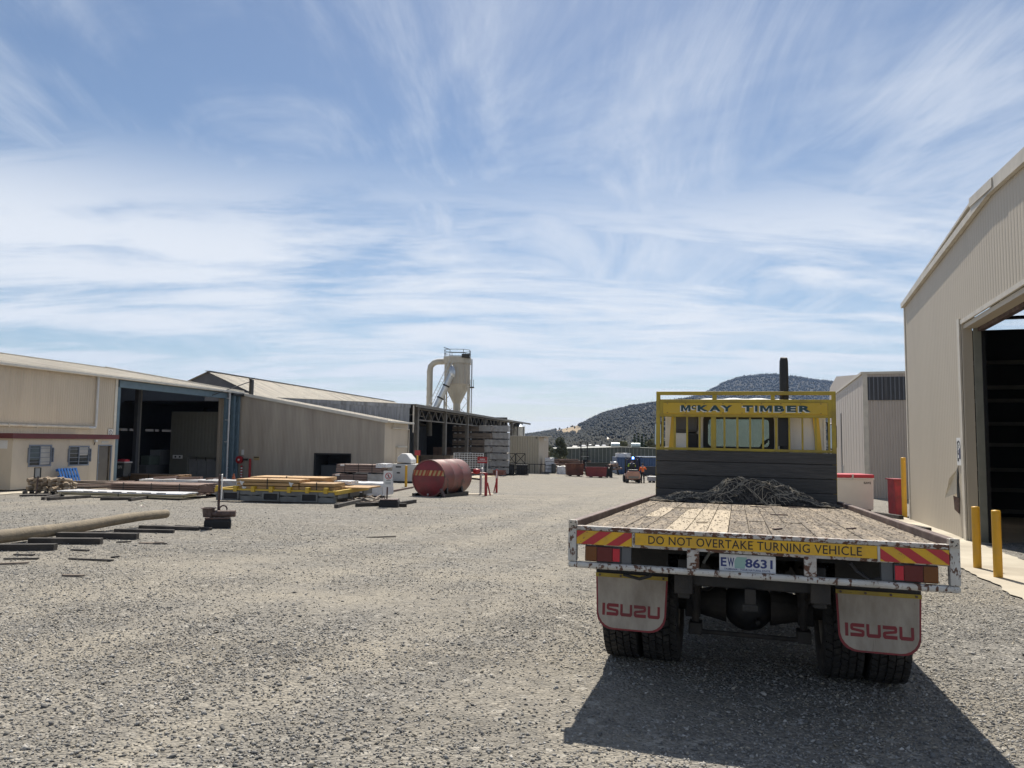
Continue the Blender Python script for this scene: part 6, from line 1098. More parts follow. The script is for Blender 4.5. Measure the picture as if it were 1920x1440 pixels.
mb = MB(); corr(mb, (0, -.06), (0, -14), zbn, nz, .14, .03, (-1, 0, 0)); part('front_wall', mb, PINKC, ns); part('corner_flashing', MB().box((-.07, -.25, zbn), (.0, .02, nz)), RTRIM, ns); part('roof', MB().box((-.1, -14, nz + .002), (tf + 4, .1, nz + .14)), RTRIM, ns)
w0_, w1_ = NF.X(1626, 707, -.06), NF.X(1700, 750, -.06); lw = part('louvre_window', MB().box((-.075, w1_.y - 3, w1_.z), (-.045, w0_.y, w0_.z)), M('louvre_dark', (.03, .033, .04), .5), ns); y = w0_.y - .1
while y > w1_.y - 3: part('louvre_rib', MB().box((-.11, y - .03, w1_.z), (-.076, y + .03, w0_.z)), M('louvre_grey', (.10, .11, .13), .5) if y == w0_.y - .1 else bpy.data.materials['louvre_grey'], lw); y -= .22
part('window_post', MB().box((-.12, NF.X(1660, 730, 0).y - .06, w1_.z), (-.04, NF.X(1660, 730, 0).y + .06, w0_.z)), GREYPL, lw)
d0, d1 = NF.Y(1577, 775, .02), NF.Y(1574, 775, .02); part('door_edge', MB().box((d0.x, .005, zbn), (d0.x + .5, .03, d0.z)), BLACKP, ns); part('conduit', MB().cyl((NF.Y(1580, 850, .1).x, .08, zbn), (NF.Y(1580, 850, .1).x, .08, NF.Y(1580, 872, .1).z), .05, n=8), SIGNW, ns)
# white bulk bin with red lid
wb0 = gp(1640, 962); wbz = GU(wb0.x, wb0.y); BW = M('bulk_bin_white', (.62, .585, .53), .45, var=.03, dirt=(.52, .47, .41), damt=.3, dscale=1.2); hx = lambda u: at(u, 920, wb0.y).x - wb0.x; hzz = lambda v: at(1605, v, wb0.y).z - wbz
wbn = thing('bulk_bin', 'large white bulk bin with red lid and black code beside the workshop', 'bin', (wb0.x, wb0.y, wbz)); xl, xr = hx(1568), 0.0
part('body', MB().add([(xl + .03, 0, .12), (xr - .02, 0, .12), (xr - .02, 1.1, .12), (xl + .03, 1.1, .12), (xl, 0, hzz(898)), (xr, 0, hzz(898)), (xr, 1.15, hzz(898)), (xl, 1.15, hzz(898))], [(0, 3, 2, 1), (4, 5, 6, 7), (0, 1, 5, 4), (1, 2, 6, 5), (2, 3, 7, 6), (3, 0, 4, 7)]), BW, wbn, bevel=.04)
part('rim', MB().box((xl - .02, -.03, hzz(899.5)), (xr + .02, 1.18, hzz(896))), BW, wbn, bevel=.02); xm = xl + (xr - xl) * .43
for a, b in ((xl - .01, xm - .02), (xm + .02, xr + .01)): part('lid', MB().box((a, -.04, hzz(895.9)), (b, 1.18, hzz(889.5))), SRED, wbn, bevel=.03)
part('latch', MB().box((xm - .03, -.06, hzz(899)), (xm + .03, -.04, hzz(889))), GALV, wbn); part('lettering', text_mb('RAW2', hx(1620), hx(1633.5), hzz(907.5), hzz(903), lambda x, z: Vector((x, -.004, z)), .03), SIGNK, wbn)
for x in (xl + .15, xr - .2): part('foot', MB().box((x, .1, -.06), (x + .12, 1.0, .119)), BLACK, wbn)
rb0 = gp(1687, 967); rbz = GU(rb0.x, rb0.y); rx_ = lambda u: at(u, 930, rb0.y).x - rb0.x; rzz = lambda v: at(1687, v, rb0.y).z - rbz; REDBIN = M('red_bin', (.30, .022, .035), .5, var=.15, dirt=(.14, .025, .03), damt=.42, dscale=4)
rbn = thing('drum_bin', 'tall red steel bin with flared rim between wire cages and yellow post', 'bin', (rb0.x, rb0.y, rbz)); part('body', MB().add([(rx_(1679) + .02, 0, .05), (rx_(1698), 0, .05), (rx_(1698), .6, .05), (rx_(1679) + .02, .6, .05), (rx_(1677), 0, rzz(900)), (rx_(1697), 0, rzz(900)), (rx_(1697), .5, rzz(900)), (rx_(1677), .5, rzz(900))], [(0, 3, 2, 1), (4, 5, 6, 7), (0, 1, 5, 4), (1, 2, 6, 5), (2, 3, 7, 6), (3, 0, 4, 7)]), REDBIN, rbn, bevel=.015)
part('rim', MB().box((rx_(1674.5), -.05, rzz(900)), (rx_(1698), .55, rzz(898))), REDBIN, rbn); part('foot', MB().box((rx_(1680), .05, -.05), (rx_(1697), .5, .049)), BLACK, rbn)
cg = gp(1660, 957); cgz = GU(cg.x, cg.y + 3); 
for k in range(3):
    wc = thing('wire_cage', 'grey wire cage side panel leaning on the ribbed wall, ' + ('outermost of three', 'middle of three', 'innermost of three')[k], 'cage', (cg.x - .1 + k * .06, cg.y + 2.4 + k * .13, cgz), 0, 'wire cage panels')
    for q in range(7): part('bar', MB().cyl((-.42 + q * .14, 0, .15), (-.42 + q * .14, .05, 1.25 - k * .05), .012, n=5), GALV, wc)
    for q in range(6): part('cross_wire', MB().cyl((-.44, .0, .2 + q * .2), (.44, .0, .2 + q * .2), .01, n=5), GALV, wc)
stick(1640, 966, 1690, 975, .16, BEARER, 'dark bearer beside the white bulk bin', None); stick(1742, 1000, 1700, 992, .14, BEARER, 'dark bearer lying at the foot of the torn cream wall', None)
# ------------------------------------------------------------------ store contents, finished after the store is known
t2 = LF.Y(955, 800, oF).x
part('far_end_wall', MB().box((t2, oF + .3, -3.2), (t2 + .1, oB, zB - .1)), INSHADE, st)
sheet(LF, tZ - 1, t1 + 6, oF - 3.2, oF + 10, .025, CONC, 'store_pavement', 60, 8, .15, 5)
YLINE = M('yellow_line', (.50, .33, .05), .8, dirt=(.40, .33, .2), damt=.5, dscale=1); sheet(LF, tZ - 1, t1 - 6, oF - 2.6, oF - 2.45, .031, YLINE, 'yellow_road_marking', 60, 1, .0, 6)
sheet(LF, -6, tdL + 2, -1.6, 2.3, .02, CONC, 'hut_pavement', 30, 8, .25, 7); sheet(LF, tdL + 2, tA - .3, -1.2, 2.3, .018, CONC, 'doorway_pavement', 30, 6, .2, 8)
def store_pack(lab, tt, uL, uR, zlo, zhi, mat, seed, **k): return pack(LF, 'store_pack', lab, tt, LF.X(uL, 850, tt).y, LF.X(uR, 850, tt).y, zlo, zhi, 1.15, 4, 5, mat, 'timber packs stacked in the open store', seed=seed, jit=.03, **k)
tS = LF.Y(884, 850, oF + .6).x; zfl = LF.g(tS, oF + .8) + .03; ztop = LF.X(885, 797, tS).z; hP = (ztop - zfl) / 7
cols = [('brown', 848, 883, GREYB, None), ('half-wrapped', 883.5, 919, GREYB, WRAPG), ('plastic-wrapped', 922, 952, BROWN, WRAPG)]
for ci, (nm, uL, uR, mt, wm) in enumerate(cols):
    for k in range(7):
        zl = zfl + k * hP; sh_ = .35 if ci == 2 else 0.; tt = tS + (1.0 if ci == 2 else 0) + random.uniform(-.08, .08)
        oa, ob = LF.X(uL, 850, tt).y, LF.X(uR, 850, tt).y; w = None
        if wm is not None and not (ci == 1 and k in (5,)): w = (ob - .03, oa + .02) if ci == 2 else (ob - .02, ob + (oa - ob) * random.uniform(.25, .75))
        store_pack('%s timber pack, %s of its column in the open store' % (nm, ORD[6 - k]), tt, uL + random.uniform(-1.5, 1.5), uR + random.uniform(-1, 1), zl, zl + hP - .05, mt, 100 + ci * 10 + k, wrap=w, wmat=wm, straps=2 if ci == 0 else 0, labels=2 if ci == 0 else 0)
tq = LF.Y(810, 850, oF + 1.0).x; zq0 = LF.g(tq, oF + 1) + .03; store_pack('grey timber pack low beside the store column', tq, 776, 845, zq0, LF.X(810, 853, tq).z, GREYB, 140, straps=3, labels=0)
tq2 = LF.Y(838, 850, oF + 3.5).x; store_pack('dark timber pack deep in the store behind the column', tq2, 812, 846, zq0, LF.X(830, 838, tq2).z, BROWN, 141, straps=2)
bq0 = lp(945, 893); pack(LF, 'timber_pack', 'low bundle of reddish boards with torn plastic on the slab edge', bq0.x, LF.X(910, 888, bq0.x).y, bq0.y, bq0.z + .02, LF.X(925, 881, bq0.x).z, 1.0, 3, 5, M('reddish_timber', (.22, .10, .08), .8, island=.25), GP, wrap=(bq0.y + 1.2, LF.X(912, 888, bq0.x).y, .3), wmat=WRAPG, straps=1, seed=77)
# ------------------------------------------------------------------ far side of the yard
def put(name, label, cat, u, v, group=None, rz=0.):
    p = gp(u, v); t = thing(name, label, cat, (p.x, p.y, GU(p.x, p.y)), rz, group); s = p.y / FPX
    t['_'] = 0; del t['_']
    z0 = GU(p.x, p.y); return t, (lambda uu: at(uu, v, p.y).x - p.x), (lambda vv: at(u, vv, p.y).z - z0)
BEIGE = M('beige_store', (.40, .355, .27), .6, var=.05, dirt=(.32, .28, .21), damt=.35, dscale=.5, stretch=(2, 2, .3))
bs, X, Z = put('beige_shed', 'small flat-roofed beige sheet shed at the end of the open store', 'shed', 1010, 887)
mb = MB(); corr(mb, (X(954), 0), (X(1010), 0), -.6, Z(818.5), .3, .03, (0, -1, 0)); part('front_wall', mb, BEIGE, bs); mb = MB(); corr(mb, (X(1010), 0), (X(1010) + 1.5, 7), -.6, Z(818.5), .3, .02, (1, 0, 0)); part('side_wall', mb, CREAM, bs); part('roof', MB().box((X(953), -.1, Z(818.5)), (X(1010) + 1.6, 7, Z(817.5))), GUTTER, bs); part('back_wall', MB().box((X(954), 6.9, -.6), (X(1010) + 1.5, 7, Z(818.6))), BEIGE, bs); part('vent', MB().box((X(1004), -.06, Z(822)), (X(1006.5), -.035, Z(820))), BLACK, bs)
part('hand_rail', MB().cyl((X(990), -1.2, Z(870)), (X(1022), -1.2, Z(870)), .05, n=6), DARKSTEEL, bs)
for u in (992, 1002, 1012, 1021): part('rail_post', MB().cyl((X(u), -1.2, -.1), (X(u), -1.2, Z(870)), .04, n=6), DARKSTEEL, bs)
lm, X, Z = put('wall_lamp', 'white lamp bracket on the corner of the beige shed', 'lamp', 1020, 887); part('arm', MB().cyl((X(1016), 1.5, Z(818)), (X(1021), .4, Z(822)), .05, n=6), GALV, lm); part('head', MB().box((X(1019), .2, Z(826)), (X(1024), .7, Z(821))), SIGNW, lm)
vt = at(970, 830, 106); vz = at(970, 797, 106).z; vs_ = thing('storage_silo', 'pale round storage tank with conical roof behind the store end', 'silo', (vt.x, vt.y, G(vt.x, vt.y))); rv = (at(985, 830, 106).x - at(957, 830, 106).x) / 2; hv_ = at(970, 800, 106).z - G(vt.x, vt.y)
part('shell', MB().lathe([(rv, -.2), (rv, hv_)], (0, 0, 0), 'z', 32), M('pale_tank', (.56, .55, .50), .5), vs_, smooth=True); part('cone_roof', MB().lathe([(rv + .1, hv_), (.001, hv_ + .7)], (0, 0, 0), 'z', 32), GALV, vs_); 
for a in (3.6, 4.7, 5.6): part('seam', MB().box((rv * math.cos(a) - .06, rv * math.sin(a) - .06, 0), (rv * math.cos(a) + .06, rv * math.sin(a) + .06, hv_)), DARKSTEEL, vs_)
for k in range(4):
    s_, X, Z = put('wrapped_pack', 'white wrapped pack, %s of the stack beside the beige shed' % ['lowest', 'second from the bottom', 'second from the top', 'topmost'][k], 'timber pack', 1030, 887, 'white packs beside the beige shed'); zl = .1 + k * (Z(858) - .1) / 4; h = (Z(858) - .1) / 4 - .06
    c = crumple(0, 1.2, X(1022), X(1039), zl, zl + h, .06, 60 + k); c.v = [(v[1], v[0], v[2]) for v in c.v]; part('plastic_wrap', c, WRAP, s_); part('bearer', MB().box((X(1023), .05, zl - .07), (X(1038), 1.1, zl - .005)), BEARER, s_)
s_, X, Z = put('bag_bale', 'white bulk bag bale between the dark bin and rusty bin', 'bale', 1053, 889); c = crumple(0, 1.4, X(1045), X(1062), 0, Z(875), .09, 70); c.v = [(v[1], v[0], v[2]) for v in c.v]; part('bag', c, WRAP, s_)
s_, X, Z = put('dark_bin', 'dark slate bin beside the white wrapped packs', 'bin', 1038.5, 887.5); part('body', MB().box((X(1034.5), 0, .02), (X(1042.5), .8, Z(871))), BINM, s_, bevel=.05); part('lid', MB().box((X(1034), -.05, Z(871)), (X(1043), .85, Z(870))), BINM, s_)
def skip(name, label, uL, uR, vT, vB, mat, text=None, depth=2.0, taper=.12):
    s_, X, Z = put(name, label, 'skip bin', (uL + uR) / 2, vB); a, b, h = X(uL), X(uR), Z(vT); mb = MB()
    q = (b - a) * taper; outer = [(a + q * .4, 0, .12), (b - q * .4, 0, .12), (b - q * .4, depth * .9, .12), (a + q * .4, depth * .9, .12), (a, -.1, h), (b, -.1, h), (b, depth, h), (a, depth, h)]
    ins = .06; inner_ = [(a + ins, -.1 + ins, h), (b - ins, -.1 + ins, h), (b - ins, depth - ins, h), (a + ins, depth - ins, h), (a + q * .4 + ins, ins, .25), (b - q * .4 - ins, ins, .25), (b - q * .4 - ins, depth * .9 - ins, .25), (a + q * .4 + ins, depth * .9 - ins, .25)]
    mb.add(outer + inner_, [(0, 3, 2, 1), (0, 1, 5, 4), (1, 2, 6, 5), (2, 3, 7, 6), (3, 0, 4, 7), (4, 5, 9, 8), (5, 6, 10, 9), (6, 7, 11, 10), (7, 4, 8, 11), (8, 9, 13, 12), (9, 10, 14, 13), (10, 11, 15, 14), (11, 8, 12, 15), (12, 13, 14, 15)]); part('body', mb, mat, s_)
    part('rim', MB().bar((a - .03, -.12, h), (b + .03, -.12, h), .09, .09), mat, s_)
    for x in (a + (b - a) * .25, a + (b - a) * .72): part('foot', MB().box((x - .12, .05, -.1), (x + .12, depth * .8, .119)), DARKSTEEL, s_)
    if text:
        for l_, z0, z1 in text: part('lettering', text_mb(l_, a + (b - a) * .38, a + (b - a) * .62, Z(z1), Z(z0), lambda x, z: Vector((x, -.095 + (h - z) / h * .09, z)), .02), SIGNW, s_)
    return s_
RUSTBIN = M('rusted_skip', (.16, .058, .036), .75, var=.3, dirt=(.08, .04, .03), damt=.5, dscale=1.5, chip=(.22, .09, .05), camt=.4, cscale=2.5, cstretch=(1, 1, .4)); REDSKIP = M('red_skip', (.20, .032, .034), .6, dirt=(.13, .03, .03), damt=.4, dscale=1); DARKSKIP = M('dark_green_skip', (.045, .048, .042), .7)
skip('skip_bin', 'rust-streaked skip bin beside the white bale', 1061.5, 1095, 870, 893, RUSTBIN); skip('skip_bin', 'plain red skip bin in front of a dark green one', 1100, 1138, 876.5, 895.5, REDSKIP); skip('skip_bin', 'dark green skip bin standing behind the red one', 1099.5, 1141, 868, 891, DARKSKIP, taper=.02)
skip('skip_bin', 'low dark skip bin in front of the second blue container', 1207, 1240, 875.5, 892.5, M('slate_skip', (.035, .037, .045), .6), taper=.02)
s_, X, Z = put('stillage', 'dark steel stillage frame beside the red skip bin', 'stillage', 1142, 895.5)
for u in (1138.5, 1147): part('post', MB().box((X(u) - .08, -.08, -.05), (X(u) + .08, .08, Z(872))), DARKSTEEL, s_); part('post', MB().box((X(u) - .08, 1.2, -.05), (X(u) + .08, 1.36, Z(872))), DARKSTEEL, s_)
part('panel', MB().box((X(1139), 0, .1), (X(1146.5), .06, Z(878))), DARKSTEEL, s_); part('load', crumple(0, 1, 0, .9, Z(876), Z(871), .08, 9), BROWN, s_)
q = random.Random(44)
for k in range(26):
    p = gp(1043 + q.uniform(0, 46), 888); L_ = q.uniform(.9, 1.9); lay = k // 7; one('scrap_timber', MB().bar((-L_, q.uniform(-.3, .3), q.uniform(-.1, .1)), (L_, q.uniform(-.3, .3), q.uniform(-.1, .2)), .4, .25), BROWN if k % 3 else RUSTBIN, 'rusty brown length in the scrap heap behind the rusted skip', 'scrap', 'scrap heap behind the skip bins', loc=(p.x, 97 + q.uniform(0, 2), GU(p.x, 97) + .2 + lay * .42))
CBLUE = M('container_blue', (.055, .10, .20), .55, var=.1, dirt=(.08, .11, .17), damt=.35, dscale=.6); CBLUE2 = M('container_navy', (.018, .022, .09), .5)
def container(label, uL, uR, vT, vB, mat, depth, rz=0.):
    s_, X, Z = put('shipping_container', label, 'container', (uL + uR) / 2, vB, rz=rz); mb = MB(); a, b = X(uL), X(uR); corr(mb, (a, 0), (b, 0), .05, Z(vT) - .1, .3, .05, (0, -1, 0)); part('ribbed_side', mb, mat, s_); mb = MB().box((a, .05, .05), (b, depth, Z(vT) - .02)); part('box', mb, mat, s_)
    for x in (a, b): part('corner_post', MB().box((x - .08, -.1, 0), (x + .08, .04, Z(vT))), mat, s_)
    part('top_rail', MB().box((a - .08, -.1, Z(vT) - .1), (b + .08, .0, Z(vT) + .02)), GALV if uL > 1195 else mat, s_); return s_
container('pale blue ribbed container with white bundle on its roof', 1157.5, 1174, 857.5, 889, CBLUE, 5); container('dark navy container between the two pale blue ones', 1174.5, 1196, 857, 889, CBLUE2, 5); container('second pale blue container behind the low dark skip', 1202, 1245, 856.5, 890, CBLUE, 5)
cz_ = at(1172, 857.5, 96); o = one('white_bundle', crumple(0, 2, -.8, .9, 0, .5, .1, 21), WRAP, 'white plastic bundle on the roof of the blue container', 'bundle', loc=(cz_.x, 96.5, at(1172, 857.5, gp(1165.75, 889).y).z - .02), rz=1.57)
s_, X, Z = put('timber_trestle', 'dark trestle of odd timber with white sack beside the blue container', 'trestle', 1152, 890); part('frame', MB().bar((X(1145), 0, 0), (X(1149), 0, Z(873)), .2, .2).bar((X(1160), 0, 0), (X(1155), 0, Z(873)), .2, .2).bar((X(1144), 0, Z(873)), (X(1162), 0, Z(875)), .5, .25), DARKSTEEL, s_); part('load', MB().bar((X(1143), -.1, Z(872)), (X(1158), .2, Z(870)), .5, .25).bar((X(1150), .0, Z(880)), (X(1166), .2, Z(878)), .6, .2), BROWN, s_); c = crumple(0, .8, X(1146), X(1157), Z(871), Z(866), .07, 5); c.v = [(v[1], v[0], v[2]) for v in c.v]; part('sack', c, WRAP, s_)
s_, X, Z = put('steel_crate', 'galvanised low crate on the gravel beside the truck headboard', 'crate', 1226, 905.5); part('body', MB().box((X(1217), 0, .15), (X(1240), 1, Z(895))), M('crate_grey', (.36, .36, .38), .6), s_, bevel=.03); part('rim', MB().box((X(1216.5), -.03, Z(895)), (X(1241), 1.03, Z(893.5))), SIGNW, s_)
for u in (1219, 1226, 1234): part('foot', MB().box((X(u), 0, -.05), (X(u) + .12, .9, .149)), DARKSTEEL, s_)
# dark crates and steel frames by the store end
for k, (uL, uR, vT) in enumerate(((943, 966, 868), (966.5, 991, 869.5))):
    s_, X, Z = put('mesh_crate', ('dark mesh crate against the wrapped store packs', 'dark mesh crate below the steel frames at the beige shed')[k], 'crate', (uL + uR) / 2, 891); part('floor', MB().box((X(uL), 0, .05), (X(uR), 1.3, .15)), DARKSTEEL, s_); part('contents', crumple(.1, 1.2, X(uL) + .1, X(uR) - .1, .15, Z(vT) - .1, .08, 30 + k) if False else MB().box((X(uL) + .08, .1, .15), (X(uR) - .08, 1.2, Z(vT) - .12)), BLACKP, s_)
    for q_ in range(9): x = X(uL) + (X(uR) - X(uL)) * q_ / 8; part('bar', MB().cyl((x, 0, .05), (x, 0, Z(vT)), .03, n=5), DARKSTEEL, s_)
    for z in (Z(vT), (Z(vT)) * .5): part('rail', MB().cyl((X(uL), 0, z), (X(uR), 0, z), .04, n=5), DARKSTEEL, s_)
for k, (uL, uR) in enumerate(((952, 966), (967, 984.5))):
    s_, X, Z = put('braced_rack', ('braced dark frame standing on the crate by the wrapped packs', 'braced dark frame standing on the crate before the beige shed')[k], 'rack', (uL + uR) / 2, 890); z0, z1 = Z(869.5), Z(850.5)
    for a, b in (((uL, z0), (uL, z1)), ((uR, z0), (uR, z1)), ((uL, z1), (uR, z1)), ((uL, z0), (uR, z0)), ((uL, z0), (uR, z1)), ((uL, z1), (uR, z0))): part('member', MB().cyl((X(a[0]), .5, a[1]), (X(b[0]), .5, b[1]), .04, n=5), DARKSTEEL, s_)
# forklifts ------------------------------------------------------------------
def forklift(name, label, u, v, H, mat, mast=True, far=False):
    p = gp(u, v); t = thing(name, label, 'forklift', (p.x, p.y, GU(p.x, p.y)), 0); W_ = 1.3
    part('counterweight', MB().prism([(-.62, .35), (.62, .35), (.60, .8), (.50, 1.05), (-.50, 1.05), (-.60, .8)], 0, .5, lambda x, z, y: Vector((x, y, z))), mat, t, bevel=.05); part('bumper', MB().box((-.45, -.03, .42), (.45, -.002, .62)), M(name + label[:3] + '_grille', (.22, .20, .17), .6), t); part('chassis', MB().box((-.55, .5, .25), (.55, 1.9, .8)), mat, t, bevel=.04); part('engine_cover', MB().box((-.42, .1, 1.052), (.42, .9, 1.2)), BLACKP, t, bevel=.05); part('seat_back', MB().box((-.26, .75, 1.2), (.26, .88, 1.75)), BLACKP, t, bevel=.06)
    for x in (-.52, .52): part('tyre', MB().lathe([(.001, -.12), (.26, -.12), (.3, -.08), (.3, .08), (.26, .12), (.001, .12)], (x, .3, .30), 'x', 20), BLACK, t); part('tyre', MB().lathe([(.001, -.14), (.32, -.14), (.36, -.1), (.36, .1), (.32, .14), (.001, .14)], (x * 1.05, 1.65, .36), 'x', 20), BLACK, t)
    for x in (-.5, .5):
        part('guard_post', MB().tube([(x, .35, 1.0), (x * .95, .55, 2.05), (x * .9, .75, 2.1)], .035, 6), BLACKP, t); part('guard_post', MB().cyl((x, 1.7, .8), (x * .9, 1.5, 2.1), .035, n=6), BLACKP, t); part('mast_rail', MB().box((x * .8 - .06, 1.95, .1), (x * .8 + .06, 2.1, H)), BLACKP, t)
    part('guard_roof', MB().box((-.5, .55, 2.1), (.5, 1.6, 2.14)), BLACKP, t) if far else [part('guard_bar', MB().box((-.5 + k * .2, .6, 2.1), (-.46 + k * .2, 1.55, 2.13)), BLACKP, t) for k in range(6)]
    for z in (H, H * .7, .6): part('mast_cross', MB().box((-.42, 1.98, z - .07), (.42, 2.06, z)), BLACKP, t)
    for x in (-.3, .3): part('fork', MB().box((x - .06, 2.12, .08), (x + .06, 3.2, .13)), DARKSTEEL, t)
    return t, p
LFT = M('forklift_peach', (.46, .25, .18), .5, dirt=(.34, .22, .17), damt=.35, dscale=2)
fk, fkp = forklift('forklift_truck', 'peach-coloured forklift seen from behind with driver aboard', 1188, 905.5, 2.1, LFT); bc = part('beacon', MB().lathe([(.001, 2.14), (.08, 2.14), (.08, 2.26), (.05, 2.32), (.001, 2.33)], (.05, .62, 0), 'z', 12), emis('beacon_blue', (.08, .25, 1.0), 14), fk)
fk2, _ = forklift('forklift_truck', 'dark forklift with tall raised mast parked behind the skip bins', 1098, 889, 4.0, DARKSTEEL, far=True)
# people ----------------------------------------------------------------------
def skinned(name, chains, mat, parent):
    vs, es, rs = [], [], []; idx = {}
    for ch in chains:
        prev = None
        for p, r in ch:
            key = tuple(round(c, 4) for c in p)
            if key not in idx: idx[key] = len(vs); vs.append(p); rs.append(r)
            if prev is not None: es.append((prev, idx[key]))
            prev = idx[key]
    me = bpy.data.meshes.new(name); me.from_pydata(vs, es, []); o = link(name, me, None, parent); me.materials.append(mat); sk = o.modifiers.new('skin', 'SKIN'); sk.use_smooth_shade = True
    if not me.skin_vertices: me.attributes and None
    for i, sv in enumerate(me.skin_vertices[0].data if me.skin_vertices else []): sv.radius = (rs[i][0], rs[i][1]) if isinstance(rs[i], tuple) else (rs[i], rs[i]); sv.use_root = (i == 0)
    s2 = o.modifiers.new('sub', 'SUBSURF'); s2.levels = 1; s2.render_levels = 2; return o
SKIN = M('skin', (.42, .24, .17), .6, var=.05); HAIR = M('dark_hair', (.02, .016, .014), .8); ORANGE = M('hivis_orange', (.85, .16, .02), .7, var=.08); LIME = M('hivis_lime', (.36, .62, .04), .7, var=.08); NAVY = M('work_trousers', (.015, .016, .022), .85)
def ensure_skin(me_o):
    pass
def person(label, u, v, shirt, seated=False, at_=None, arms=None):
    p = gp(u, v); loc = at_ or (p.x, p.y, GU(p.x, p.y)); t = thing('person', label, 'person', loc); dz = -.42 if seated else 0.
    hip, neck, head = (0, 0, .95 + dz), (0, .02, 1.48 + dz), (0, .04, 1.63 + dz)
    la, ra = arms or ([(-.21, 0, 1.40), (-.27, .08, 1.14), (-.24, .30, 1.10), (-.2, .38, 1.12)], [(.21, 0, 1.40), (.32, .08, 1.22), (.28, .30, 1.32), (.22, .38, 1.36)]); la = [(x, y, z + dz) for x, y, z in la]; ra = [(x, y, z + dz) for x, y, z in ra]
    if seated: ll = [(-.10, 0, .93 + dz), (-.15, .42, .95 + dz), (-.15, .52, .55 + dz), (-.15, .62, .50 + dz)]; rl = [(-x, y, z) for x, y, z in ll]
    else: ll = [(-.10, 0, .90), (-.11, .02, .50), (-.11, -.02, .09), (-.12, .12, .04)]; rl = [(.10, 0, .90), (.12, .05, .50), (.13, .02, .09), (.14, .16, .04)]
    R = lambda pts, rr_: list(zip(pts, rr_)); ch = (0, .0, 1.30 + dz)
    body = skinned('body', [[(hip, (.13, .10)), ((0, 0, 1.12 + dz), (.13, .10)), (ch, (.155, .11)), (neck, .055), (head, .095), ((0, .045, 1.73 + dz), .07)], [(ch, (.155, .11))] + R(la, (.055, .045, .036, .04)), [(ch, (.155, .11))] + R(ra, (.055, .045, .036, .04)), [(hip, (.13, .10))] + R(ll, (.085, .062, .045, .04)), [(hip, (.13, .10))] + R(rl, (.085, .062, .045, .04))], SKIN, t)
    skinned('shirt', [[((0, 0, .93 + dz), (.155, .12)), ((0, 0, 1.12 + dz), (.15, .12)), (ch, (.175, .13)), ((0, .01, 1.42 + dz), (.10, .08))], [(ch, (.175, .13))] + R(la[:3], (.075, .062, .05)), [(ch, (.175, .13))] + R(ra[:3], (.075, .062, .05))], shirt, t)
    skinned('trousers', [[((0, 0, .96 + dz), (.148, .115))] + R(ll[:3], (.10, .08, .065)), [((0, 0, .96 + dz), (.148, .115))] + R(rl[:3], (.10, .08, .065))], NAVY, t)
    for L_ in (ll, rl): a, b = Vector(L_[2]), Vector(L_[3]); part('boot', MB().box((a.x - .055, a.y - .08, a.z - .09), (a.x + .055, b.y + .06, a.z + .03)), BLACK, t, bevel=.03)
    hr = MB().lathe([(.001, .115), (.07, .10), (.105, .04), (.108, -.02), (.10, -.05)], (0, .035, 1.68 + dz), 'z', 14); part('hair', hr, HAIR, t, smooth=True); return t
person('person in orange work shirt and dark trousers standing beside the forklift', 1205, 905.5, ORANGE)
person('forklift driver in lime high-visibility top seated at the wheel', 1188, 905.5, LIME, True, (fkp.x, fkp.y + 1.02, GU(fkp.x, fkp.y) + .70), ([(-.21, 0, 1.40), (-.34, .14, 1.18), (-.2, .36, 1.16), (-.14, .44, 1.18)], [(.21, 0, 1.40), (.34, .14, 1.18), (.2, .36, 1.16), (.14, .44, 1.18)]))

# ------------------------------------------------------------------ beyond the yard: green shed, trees, houses, hills
GREENS = M('green_sheet', (.075, .085, .07), .6, var=.12, dirt=(.06, .065, .055), damt=.4, dscale=.2); RIBL = M('pale_rib', (.22, .225, .20), .6)
YG = 135.; gA, gB = at(1040, 866, YG), at(1238, 866, YG); gsx = thing('green_shed', 'long low green shed with pale vertical ribs across the far side', 'shed', ((gA.x + gB.x) / 2, YG, -3)); OFFS[gsx.name] = Vector(((gA.x + gB.x) / 2, YG, -3))
zt0, zt1, zt2 = at(1040, 842, YG).z, at(1165, 838.5, YG).z, at(1238, 843, YG).z; xm_ = at(1165, 840, YG).x
part('front_wall', MB().prism([(gA.x, -4), (gB.x + 8, -4), (gB.x + 8, zt2), (xm_, zt1), (gA.x, zt0)], YG, YG + .2, lambda x, z, y: Vector((x, y, z))), GREENS, gsx)
part('roof', MB().add([(gA.x - .3, YG - .2, zt0 + .05), (xm_, YG - .2, zt1 + .05), (gB.x + 8.3, YG - .2, zt2 + .05), (gB.x + 8.3, YG + 25, zt2 + .05), (xm_, YG + 25, zt1 + .05), (gA.x - .3, YG + 25, zt0 + .05)], [(0, 1, 4, 5), (1, 2, 3, 4)]), RIBL, gsx); part('end_wall', MB().box((gA.x - .1, YG + .2, -4), (gA.x, YG + 25, zt0)), M('green_end', (.07, .13, .10), .6), gsx)
for k in range(26):
    u = 1072 + k * 7.2; x = at(u, 850, YG).x; zt = zt0 + (zt1 - zt0) * min(1, (x - gA.x) / (xm_ - gA.x)) if x < xm_ else zt1 + (zt2 - zt1) * (x - xm_) / (gB.x - xm_); part('rib', MB().box((x - .05, YG - .12, -3.6), (x + .05, YG - .002, zt - .05)), RIBL, gsx)
for u0, u1 in ((1146, 1161.5), (1184, 1200)): a, b = at(u0, 836, YG + 6), at(u1, 836, YG + 6); part('roof_ventilator', MB().tube([(a.x, YG + 6, zt1 + .35), (b.x, YG + 6, zt1 + .35)], .42, 14), M('ventilator_zinc%d' % u0, (.45, .52, .52), .4, .3), gsx)
